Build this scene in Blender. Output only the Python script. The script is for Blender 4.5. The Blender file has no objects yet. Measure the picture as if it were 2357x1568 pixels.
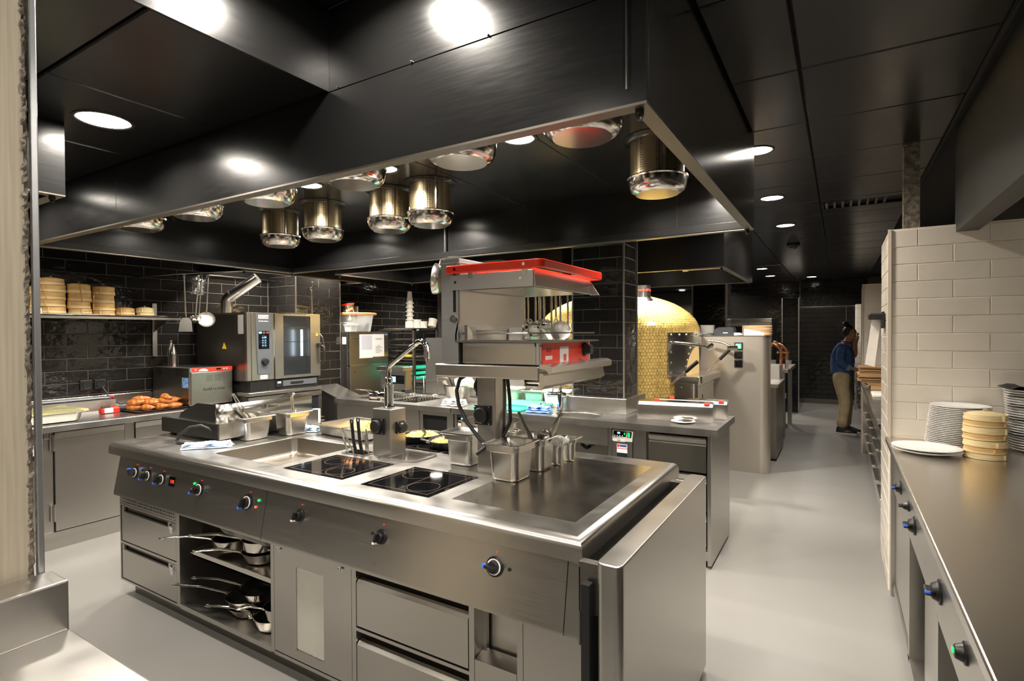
import bpy, bmesh, math, random
from mathutils import Vector as V, Matrix as Mx
random.seed(7)
PI = math.pi
scene = bpy.context.scene
COL = scene.collection

# ---------------------------------------------------------------- camera
def make_camera():
    yaw, pit, rol, f = 0.54452666, -0.01286355, -0.00544828, 1245.65
    fwd = V((-math.sin(yaw)*math.cos(pit), math.cos(yaw)*math.cos(pit), math.sin(pit)))
    right = V((math.cos(yaw), math.sin(yaw), 0)); up = right.cross(fwd)
    r = math.cos(rol)*right + math.sin(rol)*up
    u = -math.sin(rol)*right + math.cos(rol)*up
    cd = bpy.data.cameras.new('camera'); c = bpy.data.objects.new('camera', cd); COL.objects.link(c)
    cd.sensor_width = 36; cd.lens = 36*f/2357; cd.clip_start = 0.02; cd.clip_end = 100
    m = Mx((r, u, -fwd)).transposed().to_4x4(); m.translation = V((0, 0, 1.51))
    c.matrix_world = m; scene.camera = c
make_camera()

# ---------------------------------------------------------------- world, exposure
w = bpy.data.worlds.new('world'); scene.world = w; w.use_nodes = True
bg = w.node_tree.nodes['Background']; bg.inputs[0].default_value = (1, .93, .84, 1); bg.inputs[1].default_value = 0.02
scene.view_settings.view_transform = 'Standard'; scene.view_settings.look = 'None'
scene.view_settings.exposure = 0.0; scene.view_settings.gamma = 1.0
scene.view_settings.use_curve_mapping = False
WARM = (1.0, .92, .82)
DL = 23.0       # watts of one recessed downlight
def area(name, loc, size, power, col=WARM, spread=160, rot=(0, 0, 0)):
    ld = bpy.data.lights.new(name, 'AREA'); ld.shape = 'DISK'; ld.size = size; ld.energy = power; ld.color = col
    ld.spread = math.radians(spread)
    o = bpy.data.objects.new(name, ld); COL.objects.link(o); o.location = loc; o.rotation_euler = rot
    return o

# ---------------------------------------------------------------- mesh helpers
def newbm(): return bmesh.new()
def box(bm, x0, x1, y0, y1, z0, z1, bev=0, seg=2):
    if x1 < x0: x0, x1 = x1, x0
    if y1 < y0: y0, y1 = y1, y0
    if z1 < z0: z0, z1 = z1, z0
    vs = [bm.verts.new(p) for p in ((x0,y0,z0),(x1,y0,z0),(x1,y1,z0),(x0,y1,z0),(x0,y0,z1),(x1,y0,z1),(x1,y1,z1),(x0,y1,z1))]
    fs = [bm.faces.new([vs[i] for i in q]) for q in ((3,2,1,0),(4,5,6,7),(0,1,5,4),(1,2,6,5),(2,3,7,6),(3,0,4,7))]
    if bev > 0:
        b = min(bev, .45*min(x1-x0, y1-y0, z1-z0))
        es = list({e for f in fs for e in f.edges})
        bmesh.ops.bevel(bm, geom=es, offset=b, segments=seg, profile=.5, affect='EDGES')
    return vs
def frame(d):
    d = V(d).normalized(); a = V((0,0,1)) if abs(d.z) < .95 else V((1,0,0))
    s = d.cross(a).normalized(); return s, s.cross(d).normalized() * -1
def cyl(bm, p0, p1, r0, r1=None, n=16, caps=True):
    r1 = r0 if r1 is None else r1
    p0, p1 = V(p0), V(p1); s, t = frame(p1-p0)
    A = [bm.verts.new(p0 + (s*math.cos(2*PI*i/n) + t*math.sin(2*PI*i/n))*r0) for i in range(n)]
    B = [bm.verts.new(p1 + (s*math.cos(2*PI*i/n) + t*math.sin(2*PI*i/n))*r1) for i in range(n)]
    for i in range(n):
        j = (i+1) % n; bm.faces.new((A[i], A[j], B[j], B[i]))
    if caps:
        bm.faces.new(list(reversed(A))); bm.faces.new(B)
def loft(bm, rings, closed=True, cap0=False, cap1=False):
    R = [[bm.verts.new(p) for p in r] for r in rings]; n = len(R[0])
    for a, b in zip(R, R[1:]):
        for i in range(n if closed else n-1):
            j = (i+1) % n; bm.faces.new((a[i], a[j], b[j], b[i]))
    if cap0: bm.faces.new(list(reversed(R[0])))
    if cap1: bm.faces.new(R[-1])
def lathe(bm, prof, c=(0,0,0), n=24, cap0=False, cap1=False, a0=0, a1=2*PI, axis=None):
    c = V(c); full = abs(a1-a0-2*PI) < 1e-6; m = n if full else n+1
    if axis: s, t = frame(axis); ax = V(axis).normalized()
    else: s, t, ax = V((1,0,0)), V((0,1,0)), V((0,0,1))
    rings = [[c + (s*math.cos(a0+(a1-a0)*i/n) + t*math.sin(a0+(a1-a0)*i/n))*max(r, 1e-5) + ax*z for i in range(m)] for r, z in prof]
    loft(bm, rings, closed=full, cap0=cap0, cap1=cap1)
def tube(bm, pts, r, n=8, closed=False, taper=None):
    pts = [V(p) for p in pts]; m = len(pts); rings = []
    s = None
    for i, p in enumerate(pts):
        a = pts[(i-1) % m] if (closed or i) else p; b = pts[(i+1) % m] if (closed or i < m-1) else p
        d = (b-a).normalized()
        if s is None: s, _ = frame(d)
        s = (s - d*s.dot(d)).normalized(); t = d.cross(s)
        rr = r if taper is None else r*taper[i]
        rings.append([p + (s*math.cos(2*PI*k/n) + t*math.sin(2*PI*k/n))*rr for k in range(n)])
    if closed: rings.append(rings[0])
    loft(bm, rings, cap0=not closed, cap1=not closed)
def prism(bm, poly, axis, a, b):
    def mk(p, w):
        return {'X': (w, p[0], p[1]), 'Y': (p[0], w, p[1]), 'Z': (p[0], p[1], w)}[axis]
    A = [bm.verts.new(mk(p, a)) for p in poly]; B = [bm.verts.new(mk(p, b)) for p in poly]; n = len(poly)
    for i in range(n):
        j = (i+1) % n; bm.faces.new((A[i], A[j], B[j], B[i]))
    bm.faces.new(list(reversed(A))); bm.faces.new(B)
def rr(cx, cy, w, d, r, z, n=4, ang=0):
    r = min(r, w/2-1e-4, d/2-1e-4); out = []; ca, sa = math.cos(ang), math.sin(ang)
    for sx, sy, a in ((1,1,0),(-1,1,PI/2),(-1,-1,PI),(1,-1,1.5*PI)):
        for k in range(n+1):
            t = a + k/n*PI/2
            x, y = sx*(w/2-r) + r*math.cos(t), sy*(d/2-r) + r*math.sin(t)
            out.append(V((cx + x*ca - y*sa, cy + x*sa + y*ca, z)))
    return out
def blob(bm, c, rx, ry, rz, seg=12, ring=8, noise=0, rnd=None):
    c = V(c); rnd = rnd or random
    m = bmesh.ops.create_uvsphere(bm, u_segments=seg, v_segments=ring, radius=1)
    for v in m['verts']:
        k = 1 + (rnd.random()-.5)*noise
        v.co = V((v.co.x*rx*k, v.co.y*ry*k, v.co.z*rz*k)) + c
def plate(bm, us, vs, solid, w0, w1, mp):
    """rectangular plate from grid cells, with openings where solid(i,j) is False; mp(u,v,w)->point"""
    us, vs = sorted(us), sorted(vs); nu, nv = len(us)-1, len(vs)-1; C = {}
    def vt(i, j, k):
        q = (i, j, k)
        if q not in C: C[q] = bm.verts.new(mp(us[i], vs[j], (w0, w1)[k]))
        return C[q]
    S = lambda i, j: 0 <= i < nu and 0 <= j < nv and solid((us[i]+us[i+1])/2, (vs[j]+vs[j+1])/2)
    for i in range(nu):
        for j in range(nv):
            if not S(i, j): continue
            bm.faces.new([vt(i,j,1), vt(i+1,j,1), vt(i+1,j+1,1), vt(i,j+1,1)])
            bm.faces.new([vt(i,j+1,0), vt(i+1,j+1,0), vt(i+1,j,0), vt(i,j,0)])
            for di, dj, a, b in ((-1,0,(0,0),(0,1)),(1,0,(1,1),(1,0)),(0,-1,(1,0),(0,0)),(0,1,(0,1),(1,1))):
                if not S(i+di, j+dj):
                    p, q = (i+a[0], j+a[1]), (i+b[0], j+b[1])
                    bm.faces.new([vt(*p,0), vt(*q,0), vt(*q,1), vt(*p,1)])
    bmesh.ops.recalc_face_normals(bm, faces=bm.faces[:])
def cells(holes, x0, x1, y0, y1):
    us = sorted({x0, x1} | {h[0] for h in holes} | {h[1] for h in holes})
    vs = sorted({y0, y1} | {h[2] for h in holes} | {h[3] for h in holes})
    return us, vs, lambda u, v: not any(h[0] < u < h[1] and h[2] < v < h[3] for h in holes)

WL = {}       # world location of built objects (all unrotated while building)
def obj(name, bm, mat, par=None, smooth=40, recalc=True):
    if recalc: bmesh.ops.recalc_face_normals(bm, faces=bm.faces[:])
    co = [v.co for v in bm.verts]
    c = V(((min(v.x for v in co)+max(v.x for v in co))/2, (min(v.y for v in co)+max(v.y for v in co))/2, min(v.z for v in co)))
    for v in bm.verts: v.co -= c
    me = bpy.data.meshes.new(name); bm.to_mesh(me); bm.free()
    if mat is not None: me.materials.append(mat)
    if smooth:
        for p in me.polygons: p.use_smooth = True
        me.set_sharp_from_angle(angle=math.radians(smooth))
    o = bpy.data.objects.new(name, me)
    if 30 <= smooth <= 50: wn = o.modifiers.new('normals', 'WEIGHTED_NORMAL'); wn.keep_sharp = True
    COL.objects.link(o); WL[o.name] = c
    if par is not None:
        o.parent = par; o.location = c - WL[par.name]
    else: o.location = c
    return o
def tag(o, label, cat, group=None, kind=None):
    if label: o['label'] = label
    if cat: o['category'] = cat
    if group: o['group'] = group
    if kind: o['kind'] = kind
    return o
def E(name, label, cat, loc, group=None):
    o = bpy.data.objects.new(name, None); COL.objects.link(o); o.location = loc; WL[o.name] = V(loc); o.empty_display_size = .1
    return tag(o, label, cat, group)
def B(name, par, mat, *boxes, bev=0, seg=2, smooth=15):
    bm = newbm()
    for b in boxes: box(bm, *b, bev=bev, seg=seg)
    return obj(name, bm, mat, par, smooth)
def struct(name, mat, *boxes, bev=0):
    o = B(name, None, mat, *boxes, bev=bev); o['kind'] = 'structure'; return o
def CY(name, par, mat, p0, p1, r0, r1=None, n=20, bevel=0):
    bm = newbm(); cyl(bm, p0, p1, r0, r1, n); return obj(name, bm, mat, par)
def TU(name, par, mat, pts, r, n=8, closed=False):
    bm = newbm(); tube(bm, pts, r, n, closed); return obj(name, bm, mat, par, 60)
def LA(name, par, mat, prof, c=(0,0,0), n=28, **k):
    bm = newbm(); lathe(bm, prof, c, n, **k); return obj(name, bm, mat, par, 40)
def copy_tree(o, loc=None, rz=None, label=None, group=None, par=None):
    c = o.copy(); COL.objects.link(c)
    if par is not None: c.parent = par
    if loc is not None: c.location = loc
    if rz is not None: c.rotation_euler = (0, 0, rz)
    if label: c['label'] = label
    if group: c['group'] = group
    for ch in list(o.children): copy_tree(ch, par=c)
    return c
def text(s, size, mat, par, loc, xd, yd, name='lettering', align='LEFT', ext=.0004, bold=0, shear=0):
    cu = bpy.data.curves.new('t', 'FONT'); cu.body = s; cu.size = size; cu.extrude = ext; cu.align_x = align; cu.offset = bold; cu.shear = shear
    cu.resolution_u = 3
    t = bpy.data.objects.new('t', cu); COL.objects.link(t)
    bpy.context.view_layer.update()
    me = bpy.data.meshes.new_from_object(t.evaluated_get(bpy.context.evaluated_depsgraph_get()))
    bpy.data.objects.remove(t); bpy.data.curves.remove(cu)
    xd, yd = V(xd).normalized(), V(yd).normalized(); m = Mx((xd, yd, xd.cross(yd))).transposed().to_4x4()
    me.transform(m); me.materials.clear(); me.materials.append(mat)
    o = bpy.data.objects.new(name, me); COL.objects.link(o); o.parent = par
    o.location = V(loc) - WL[par.name]; WL[o.name] = V(loc); return o

# ---------------------------------------------------------------- materials
def mat(name, col, rough=.5, metal=0, spec=.5, emit=0, ecol=None, alpha=1, trans=0, ior=1.45, coat=0):
    m = bpy.data.materials.new(name); m.use_nodes = True; b = m.node_tree.nodes['Principled BSDF']; i = b.inputs
    i['Base Color'].default_value = (*col, 1); i['Roughness'].default_value = rough; i['Metallic'].default_value = metal
    i['Specular IOR Level'].default_value = spec; i['IOR'].default_value = ior
    if emit: i['Emission Color'].default_value = (*(ecol or col), 1); i['Emission Strength'].default_value = emit
    if trans: i['Transmission Weight'].default_value = trans
    if alpha < 1: i['Alpha'].default_value = alpha
    if coat: i['Coat Weight'].default_value = coat; i['Coat Roughness'].default_value = .08
    return m
def noise(m, scale=(1,1,1), nscale=5, detail=3, colvar=0, roughvar=0, bump=0, bdist=.01, rnd=False, col2=None, lo=.35, hi=.65):
    nt = m.node_tree; N = nt.nodes; L = nt.links; b = N['Principled BSDF']
    tc = N.new('ShaderNodeTexCoord'); mp = N.new('ShaderNodeMapping'); mp.inputs['Scale'].default_value = scale
    src = tc.outputs['Object']
    if rnd:
        oi = N.new('ShaderNodeObjectInfo'); ml = N.new('ShaderNodeMath'); ml.operation = 'MULTIPLY'; ml.inputs[1].default_value = 57
        L.new(oi.outputs['Random'], ml.inputs[0]); ad = N.new('ShaderNodeVectorMath'); ad.operation = 'ADD'
        L.new(src, ad.inputs[0]); L.new(ml.outputs[0], ad.inputs[1]); src = ad.outputs[0]
    L.new(src, mp.inputs[0])
    n = N.new('ShaderNodeTexNoise'); n.inputs['Scale'].default_value = nscale; n.inputs['Detail'].default_value = detail
    L.new(mp.outputs[0], n.inputs['Vector'])
    if colvar or col2:
        r = N.new('ShaderNodeValToRGB'); c = b.inputs['Base Color'].default_value
        c2 = col2 or tuple(x*(1-colvar) for x in c[:3])
        r.color_ramp.elements[0].color = (*c2, 1); r.color_ramp.elements[1].color = tuple(c)
        r.color_ramp.elements[0].position = lo; r.color_ramp.elements[1].position = hi
        L.new(n.outputs['Fac'], r.inputs[0]); L.new(r.outputs[0], b.inputs['Base Color'])
    if roughvar:
        mr = N.new('ShaderNodeMapRange'); q = b.inputs['Roughness'].default_value
        mr.inputs['From Min'].default_value = .3; mr.inputs['From Max'].default_value = .7
        mr.inputs['To Min'].default_value = q-roughvar; mr.inputs['To Max'].default_value = q+roughvar
        L.new(n.outputs['Fac'], mr.inputs[0]); L.new(mr.outputs[0], b.inputs['Roughness'])
    if bump:
        bp = N.new('ShaderNodeBump'); bp.inputs['Strength'].default_value = bump; bp.inputs['Distance'].default_value = bdist
        L.new(n.outputs['Fac'], bp.inputs['Height'])
        if b.inputs['Normal'].is_linked: L.new(b.inputs['Normal'].links[0].from_socket, bp.inputs['Normal'])
        L.new(bp.outputs[0], b.inputs['Normal'])
    return m
M = {}
ST = (.52, .50, .465)
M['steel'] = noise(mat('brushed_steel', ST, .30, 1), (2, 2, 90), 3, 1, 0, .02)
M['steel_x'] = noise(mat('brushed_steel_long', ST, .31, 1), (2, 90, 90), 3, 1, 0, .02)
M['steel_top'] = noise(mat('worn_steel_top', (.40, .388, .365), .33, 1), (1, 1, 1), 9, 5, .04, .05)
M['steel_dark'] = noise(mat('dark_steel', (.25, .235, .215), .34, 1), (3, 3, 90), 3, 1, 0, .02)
M['steel_shiny'] = mat('polished_steel', (.74, .70, .65), .15, 1)
M['steel_satin'] = mat('satin_steel', (.62, .60, .56), .235, 1)
M['pass_top'] = mat('smooth_pass_top', (.64, .605, .55), .25, 1)
M['alu'] = noise(mat('brushed_aluminium', (.54, .55, .57), .36, 1), (3, 3, 90), 3, 1, 0, .02)
M['chrome'] = mat('chrome', (.82, .82, .82), .05, 1)
M['black_panel'] = noise(mat('black_lacquered_panel', (.008, .008, .008), .24, 0, .5), (1, 1, 12), 8, 3, 0, .02)
M['black_gap'] = mat('black_void', (.003, .003, .003), .8)
M['black_plastic'] = mat('black_plastic', (.012, .012, .012), .38)
M['black_rubber'] = mat('black_rubber', (.015, .015, .016), .5)
M['grey_plastic'] = mat('grey_plastic', (.075, .082, .09), .42)
M['black_glass'] = mat('black_ceramic_glass', (.004, .004, .005), .04, 0, .6)
M['rim'] = mat('grey_metal_rim', (.20, .183, .155), .4, 1)
M['corner_strip'] = mat('aluminium_corner_strip', (.45, .43, .40), .35, 1)
M['tile_black'] = noise(mat('black_glazed_tile', (.011, .010, .009), .10, 0, .5), (1, 1.6, 1), 11, 2, 0, .03, .30, .010, rnd=True)
M['grout_dark'] = mat('dark_grout', (.105, .097, .087), .8)
M['tile_white'] = noise(mat('cream_glazed_tile', (.80, .735, .63), .22, 0, .5), (1, 1, 1), 9, 2, .03, .04, .10, .01, rnd=True)
M['grout_white'] = mat('beige_grout', (.86, .77, .64), .8)
M['floor'] = noise(mat('grey_resin_floor', (.20, .194, .181), .35, 0, .4), (1, 1, 1), 1.3, 5, .05, .04)
M['concrete'] = noise(mat('board_marked_concrete', (.36, .315, .24), .85), (30, 30, .9), 5, 4, .22, 0, .06, .002, lo=.3, hi=.7)
M['concrete_rough'] = noise(mat('chipped_concrete', (.20, .17, .13), .9), (1, 1, 1), 30, 4, .6, 0, .8, .02)
M['wall_warm'] = mat('warm_plaster', (.62, .54, .43), .8)
M['wall_dark'] = mat('dark_plaster', (.10, .095, .09), .7)
M['pan_steel'] = mat('bratt_pan_steel', (.33, .30, .255), .33, 1)
M['steel_bright'] = noise(mat('bright_brushed_steel', (.68, .63, .555), .42, 1), (2, 2, 90), 3, 1, 0, .02)
M['mesh_bright'] = mat('bright_mesh', (.85, .82, .76), .35, .7)
M['ceil_dark'] = noise(mat('black_ceiling_panel', (.008, .008, .008), .24, 0, .35), (1, 1, 1), 3, 2, 0, .02)
M['bamboo'] = noise(mat('bamboo', (.82, .52, .20), .5), (3, 3, 60), 4, 3, .35, 0, .08, .002)
M['bamboo_pale'] = noise(mat('pale_bamboo', (.88, .70, .38), .5), (3, 3, 60), 4, 3, .2, 0, .1, .002)
M['white_ceramic'] = mat('white_porcelain', (.80, .79, .76), .12, 0, .5)
M['white_plastic'] = mat('white_plastic', (.85, .82, .76), .4)
M['paper'] = mat('paper', (.82, .80, .78), .7)
M['red'] = mat('red_enamel', (.80, .035, .012), .22)
M['red_dark'] = mat('red_lacquer', (.62, .02, .012), .25)
M['red_label'] = mat('red_label', (.75, .04, .02), .4)
M['blue_label'] = noise(mat('blue_label', (.02, .22, .75), .4), (1,1,1), 60, 2, 0, col2=(.5, .7, .9))
M['blue_knob'] = mat('blue_plastic', (.05, .16, .80), .35)
M['yellow'] = mat('yellow_label', (.9, .65, .02), .5)
M['led_green'] = mat('green_led', (.02, .8, .15), .3, emit=1.5, ecol=(.01, .85, .12))
M['led_red'] = mat('red_led', (.9, .06, .03), .3, emit=.8, ecol=(1, .08, .02))
M['led_blue'] = mat('blue_display', (.2, .5, .9), .3, emit=1.3, ecol=(.35, .7, 1))
M['lens_orange'] = mat('orange_lens', (.8, .16, .03), .25, emit=.25, ecol=(1, .2, .02))
M['lens_dark'] = mat('dark_lens', (.01, .02, .02), .15)
M['cloth_blue'] = noise(mat('light_blue_cloth', (.62, .74, .88), .9), (1,1,1), 120, 2, .1, 0, .3, .002)
M['cloth_mid'] = noise(mat('blue_microfibre', (.22, .42, .85), .9), (1,1,1), 120, 2, .15, 0, .4, .002)
M['cloth_white'] = noise(mat('white_cloth', (.80, .78, .75), .9), (1,1,1), 120, 2, .1, 0, .3, .002)
M['pasta'] = noise(mat('yellow_pasta', (.95, .68, .16), .5), (1,1,1), 50, 2, .25)
M['egg'] = noise(mat('scrambled_egg', (.98, .66, .10), .5), (1,1,1), 40, 3, .2, 0, .5, .004)
M['croissant'] = noise(mat('baked_croissant', (.56, .185, .04), .40), (1, 1, 1), 55, 4, .55, 0, .35, .003)
M['parchment'] = mat('parchment', (.82, .62, .33), .7)
M['green_board'] = mat('green_board', (.02, .55, .36), .45)
M['green_food'] = noise(mat('green_food', (.25, .62, .33), .5), (1,1,1), 30, 2, .3)
M['plastic_clear'] = mat('clear_plastic', (.86, .88, .86), .08, 0, .5, alpha=.30)
M['glass'] = mat('clear_glass', (.9, .93, .92), .03, 0, .5, alpha=.22)
M['lemon'] = mat('lemon', (.95, .75, .05), .45)
M['copper'] = mat('copper', (.86, .42, .22), .18, 1)
M['mosaic'] = noise(mat('gold_mosaic', (.86, .62, .20), .21, .25, .6), (1,1,1), 40, 2, .35, .03)
M['mosaic_grout'] = mat('gold_grout', (.70, .50, .22), .7)
M['orange_plastic'] = mat('orange_rim', (.85, .38, .13), .35)
M['card_brown'] = noise(mat('brown_card', (.50, .30, .14), .8), (1, 1, 90), 3, 2, .35)
M['wood_tan'] = noise(mat('tan_wood', (.72, .48, .27), .6), (1, 1, 70), 3, 2, .3)
M['lamp_glow'] = mat('downlight_diffuser', (1, .95, .85), .5, emit=22, ecol=(1, .93, .80))
M['perf'] = None
M['pipe_blue'] = mat('blue_pipe', (.03, .10, .40), .4)
M['skin'] = mat('skin', (.36, .17, .095), .55)
M['hair'] = mat('dark_hair', (.012, .008, .007), .5)
M['denim'] = noise(mat('blue_denim_shirt', (.045, .10, .25), .9), (1,1,1), 18, 4, .35, 0, .4, .01)
M['khaki'] = noise(mat('khaki_trousers', (.43, .34, .20), .9), (1,1,1), 9, 3, .2, 0, .5, .02)
M['shoe'] = mat('black_shoe', (.01, .01, .012), .6)
M['shoe_sole'] = mat('white_sole', (.6, .58, .54), .6)
def perf_mat(name, col, scale, hole, metal=1):
    m = mat(name, col, .4, metal); nt = m.node_tree; N = nt.nodes; L = nt.links; b = N['Principled BSDF']
    tc = N.new('ShaderNodeTexCoord'); vo = N.new('ShaderNodeTexVoronoi'); vo.inputs['Scale'].default_value = scale; vo.inputs['Randomness'].default_value = .12
    L.new(tc.outputs['Object'], vo.inputs['Vector'])
    r = N.new('ShaderNodeValToRGB'); r.color_ramp.interpolation = 'LINEAR'
    r.color_ramp.elements[0].position = hole-.06; r.color_ramp.elements[1].position = hole+.06
    r.color_ramp.elements[0].color = (.02, .016, .01, 1); r.color_ramp.elements[1].color = (*col, 1)
    L.new(vo.outputs['Distance'], r.inputs[0]); L.new(r.outputs[0], b.inputs['Base Color']); return m
M['perf'] = perf_mat('expanded_metal', (.50, .41, .26), 95, .30)
M['perf_sieve'] = perf_mat('perforated_steel', (.72, .69, .64), 130, .28)

# ---------------------------------------------------------------- tiles
TM = {}
def tile_mesh(l, h, mt, t=.006, c=.0025):
    k = (round(l, 3), round(h, 3), mt.name)
    if k in TM: return TM[k]
    bm = newbm(); a, b = l/2, h/2
    R = [[(-a,-b,0),(a,-b,0),(a,b,0),(-a,b,0)], [(-a,-b,t-c),(a,-b,t-c),(a,b,t-c),(-a,b,t-c)], [(-a+c,-b+c,t),(a-c,-b+c,t),(a-c,b-c,t),(-a+c,b-c,t)]]
    loft(bm, R, cap0=True, cap1=True); bmesh.ops.recalc_face_normals(bm, faces=bm.faces[:])
    me = bpy.data.meshes.new('tile'); bm.to_mesh(me); bm.free(); me.materials.append(mt)
    for p in me.polygons: p.use_smooth = False
    TM[k] = me; return me
def tiles(par, org, ud, nd, W, Hh, mt, l=.285, h=.1, off=0, z_off=0, g=.004, seed=0, name='tile'):
    """running-bond tiles over a rectangle: org lower-left, ud horizontal direction, nd outward normal"""
    rnd = random.Random(seed); ud, nd, org = V(ud), V(nd), V(org); vd = V((0, 0, 1)); rot = Mx((ud, vd, nd)).transposed().to_4x4()
    row = 0; z = -z_off; P0 = WL[par.name]
    while z < Hh - .012:
        z0, z1 = max(z, 0), min(z+h, Hh)
        u = -off - (l/2 if row % 2 else 0)
        while u + l < 0: u += l
        while u < W - .012:
            u0, u1 = max(u, 0), min(u+l, W)
            if u1-u0 > .02 and z1-z0 > .02:
                o = bpy.data.objects.new(name, tile_mesh(u1-u0-g, z1-z0-g, mt)); COL.objects.link(o); o.parent = par
                p = org + ud*((u0+u1)/2) + vd*((z0+z1)/2) + nd*(rnd.random()*.0012) - P0
                o.matrix_local = Mx.Translation(p) @ rot @ Mx.Rotation((rnd.random()-.5)*.010, 4, 'X') @ Mx.Rotation((rnd.random()-.5)*.006, 4, 'Y')
            u += l
        z += h; row += 1
# ================================================================= room shell
HZ = 2.10            # underside of the hoods
floor = struct('floor', M['floor'], (-5.6, 2.4, -5.0, 15.6, -.06, 0))
wl = struct('wall_left', M['grout_dark'], (-5.42, -5.3075, -5.0, 15.6, 0, 2.72))
tiles(wl, (-5.311, 3.655, 1.0), (0, -1, 0), (1, 0, 0), 2.25, 1.38, M['tile_black'], off=.06, z_off=.075, seed=1)
tiles(wl, (-5.311, 6.55, 1.0), (0, -1, 0), (1, 0, 0), 2.30, 1.42, M['tile_black'], off=.1, z_off=.075, seed=2)
struct('wall_front', M['wall_dark'], (-5.6, 2.4, -5.1, -5.0, 0, 2.8))
struct('wall_right', M['wall_dark'], (2.3, 2.4, -5.0, 15.6, 0, 2.8))
wb = struct('wall_back', M['grout_dark'], (-2.62, 2.3, 13.17, 13.3, 0, 2.72), (-5.4, -2.5, 15.4, 15.55, 0, 2.72), (-2.62, -2.5, 13.3, 15.4, 0, 2.72))
tiles(wb, (-2.6, 13.169, .1), (1, 0, 0), (0, -1, 0), 1.86, 2.5, M['tile_black'], seed=3)
tiles(wb, (-.72, 13.169, 2.05), (1, 0, 0), (0, -1, 0), 1.2, .55, M['tile_black'], seed=4)
struct('baseboard_back', M['steel_dark'], (-.70, .30, 13.10, 13.16, 0, .10))
# dark sliding door leaf in the back wall
d1 = struct('door_1', M['black_gap'], (-.66, .28, 13.10, 13.17, .10, 2.03))
tiles(d1, (-.66, 13.10, .1), (1, 0, 0), (0, -1, 0), .92, 1.92, M['tile_black'], l=.23, seed=5, name='door_tile')
t1 = struct('trim_1', M['steel_satin'], (-.72, .30, 13.085, 13.16, 2.03, 2.045))
struct('trim_2', M['rim'], (.11, .12, 13.08, 13.10, 1.30, 2.03))
# projecting tiled shaft left of the door
ws = struct('wall_shaft', M['grout_dark'], (-.93, -.66, 11.42, 13.17, 0, 2.15))
tiles(ws, (-.93, 11.419, 0), (1, 0, 0), (0, -1, 0), .27, 2.15, M['tile_black'], l=.27, seed=6)
tiles(ws, (-.659, 11.42, 0), (0, 1, 0), (1, 0, 0), 1.7, 2.15, M['tile_black'], l=.57, seed=7)
struct('trim_3', M['corner_strip'], (-.664, -.644, 11.402, 11.422, 0, 2.15))
struct('trim_4', M['corner_strip'], (-.940, -.925, 11.402, 11.422, 1.0, 2.15))

# tiled pillar beside the oven
wp = struct('wall_pillar_left', M['grout_dark'], (-5.31, -4.8515, 3.6635, 4.245, 0, 2.4))
tiles(wp, (-5.31, 3.666, 1.0), (1, 0, 0), (0, -1, 0), .455, 1.35, M['tile_black'], off=.12, z_off=.075, seed=8)
tiles(wp, (-4.854, 3.667, .2), (0, 1, 0), (1, 0, 0), .578, 2.15, M['tile_black'], off=.14, z_off=.075, seed=9)
struct('trim_5', M['corner_strip'], (-4.858, -4.847, 3.659, 3.669, .9, 2.2))
struct('trim_6', M['corner_strip'], (-4.858, -4.847, 4.243, 4.253, .9, 2.1))
# tiled pillar behind the sink
wc = struct('wall_pillar_centre', M['grout_dark'], (-1.845, -1.4215, 4.0085, 4.30, 0, 2.6))
tiles(wc, (-1.845, 4.011, 1.015), (1, 0, 0), (0, -1, 0), .42, 1.4, M['tile_black'], off=.2, z_off=.02, seed=10)
tiles(wc, (-1.424, 4.012, 1.015), (0, 1, 0), (1, 0, 0), .288, 1.4, M['tile_black'], l=.2, off=.05, z_off=.02, seed=11)
struct('trim_7', M['corner_strip'], (-1.427, -1.415, 4.003, 4.014, 1.0, 2.6))
struct('trim_8', M['corner_strip'], (-1.857, -1.845, 4.003, 4.014, 1.0, 2.6))
struct('trim_9', M['corner_strip'], (-1.428, -1.410, 4.298, 4.312, 1.0, 2.6))
# pillar far behind the pizza oven
wf = struct('wall_pillar_far', M['grout_dark'], (-2.26, -1.70, 10.012, 10.5, 0, 2.6))
tiles(wf, (-2.26, 10.011, 1.0), (1, 0, 0), (0, -1, 0), .56, 1.6, M['tile_black'], seed=12)
tiles(wf, (-1.699, 10.012, 1.0), (0, 1, 0), (1, 0, 0), .48, 1.6, M['tile_black'], l=.48, seed=13)
struct('trim_10', M['corner_strip'], (-1.71, -1.68, 9.99, 10.012, 1.0, 2.6))
struct('trim_11', M['corner_strip'], (-2.275, -2.25, 9.99, 10.012, 1.0, 2.6))
# cream tiled partition at right
wr = struct('wall_cream_near', M['grout_white'], (.2476, 2.3, 3.8176, 4.50, 0, 2.098))
tiles(wr, (.252, 3.821, .905), (1, 0, 0), (0, -1, 0), 1.4, 1.193, M['tile_white'], l=.315, h=.0985, g=.003, off=.19, z_off=.095, seed=14)
tiles(wr, (.251, 4.50, 0), (0, -1, 0), (-1, 0, 0), .678, 2.098, M['tile_white'], l=.315, h=.0985, g=.003, off=.1, z_off=.0, seed=15)
struct('trim_12', M['wall_warm'], (.238, .254, 3.806, 3.824, .9, 2.098))
wr2 = struct('wall_cream_middle', M['grout_white'], (.2476, 2.3, 8.0356, 8.6, 0, 2.10))
tiles(wr2, (.252, 8.039, .9), (1, 0, 0), (0, -1, 0), .8, 1.2, M['tile_white'], l=.315, h=.0985, g=.003, off=.16, z_off=.0, seed=16)
tiles(wr2, (.251, 8.60, .0), (0, -1, 0), (-1, 0, 0), .56, 2.098, M['tile_white'], l=.315, h=.0985, g=.003, seed=17)
struct('trim_13', M['wall_warm'], (.236, .254, 8.022, 8.04, 0, 2.10))
wr3 = struct('wall_cream_far', M['grout_white'], (.27, 2.3, 12.62, 13.16, 0, 2.05))
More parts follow.
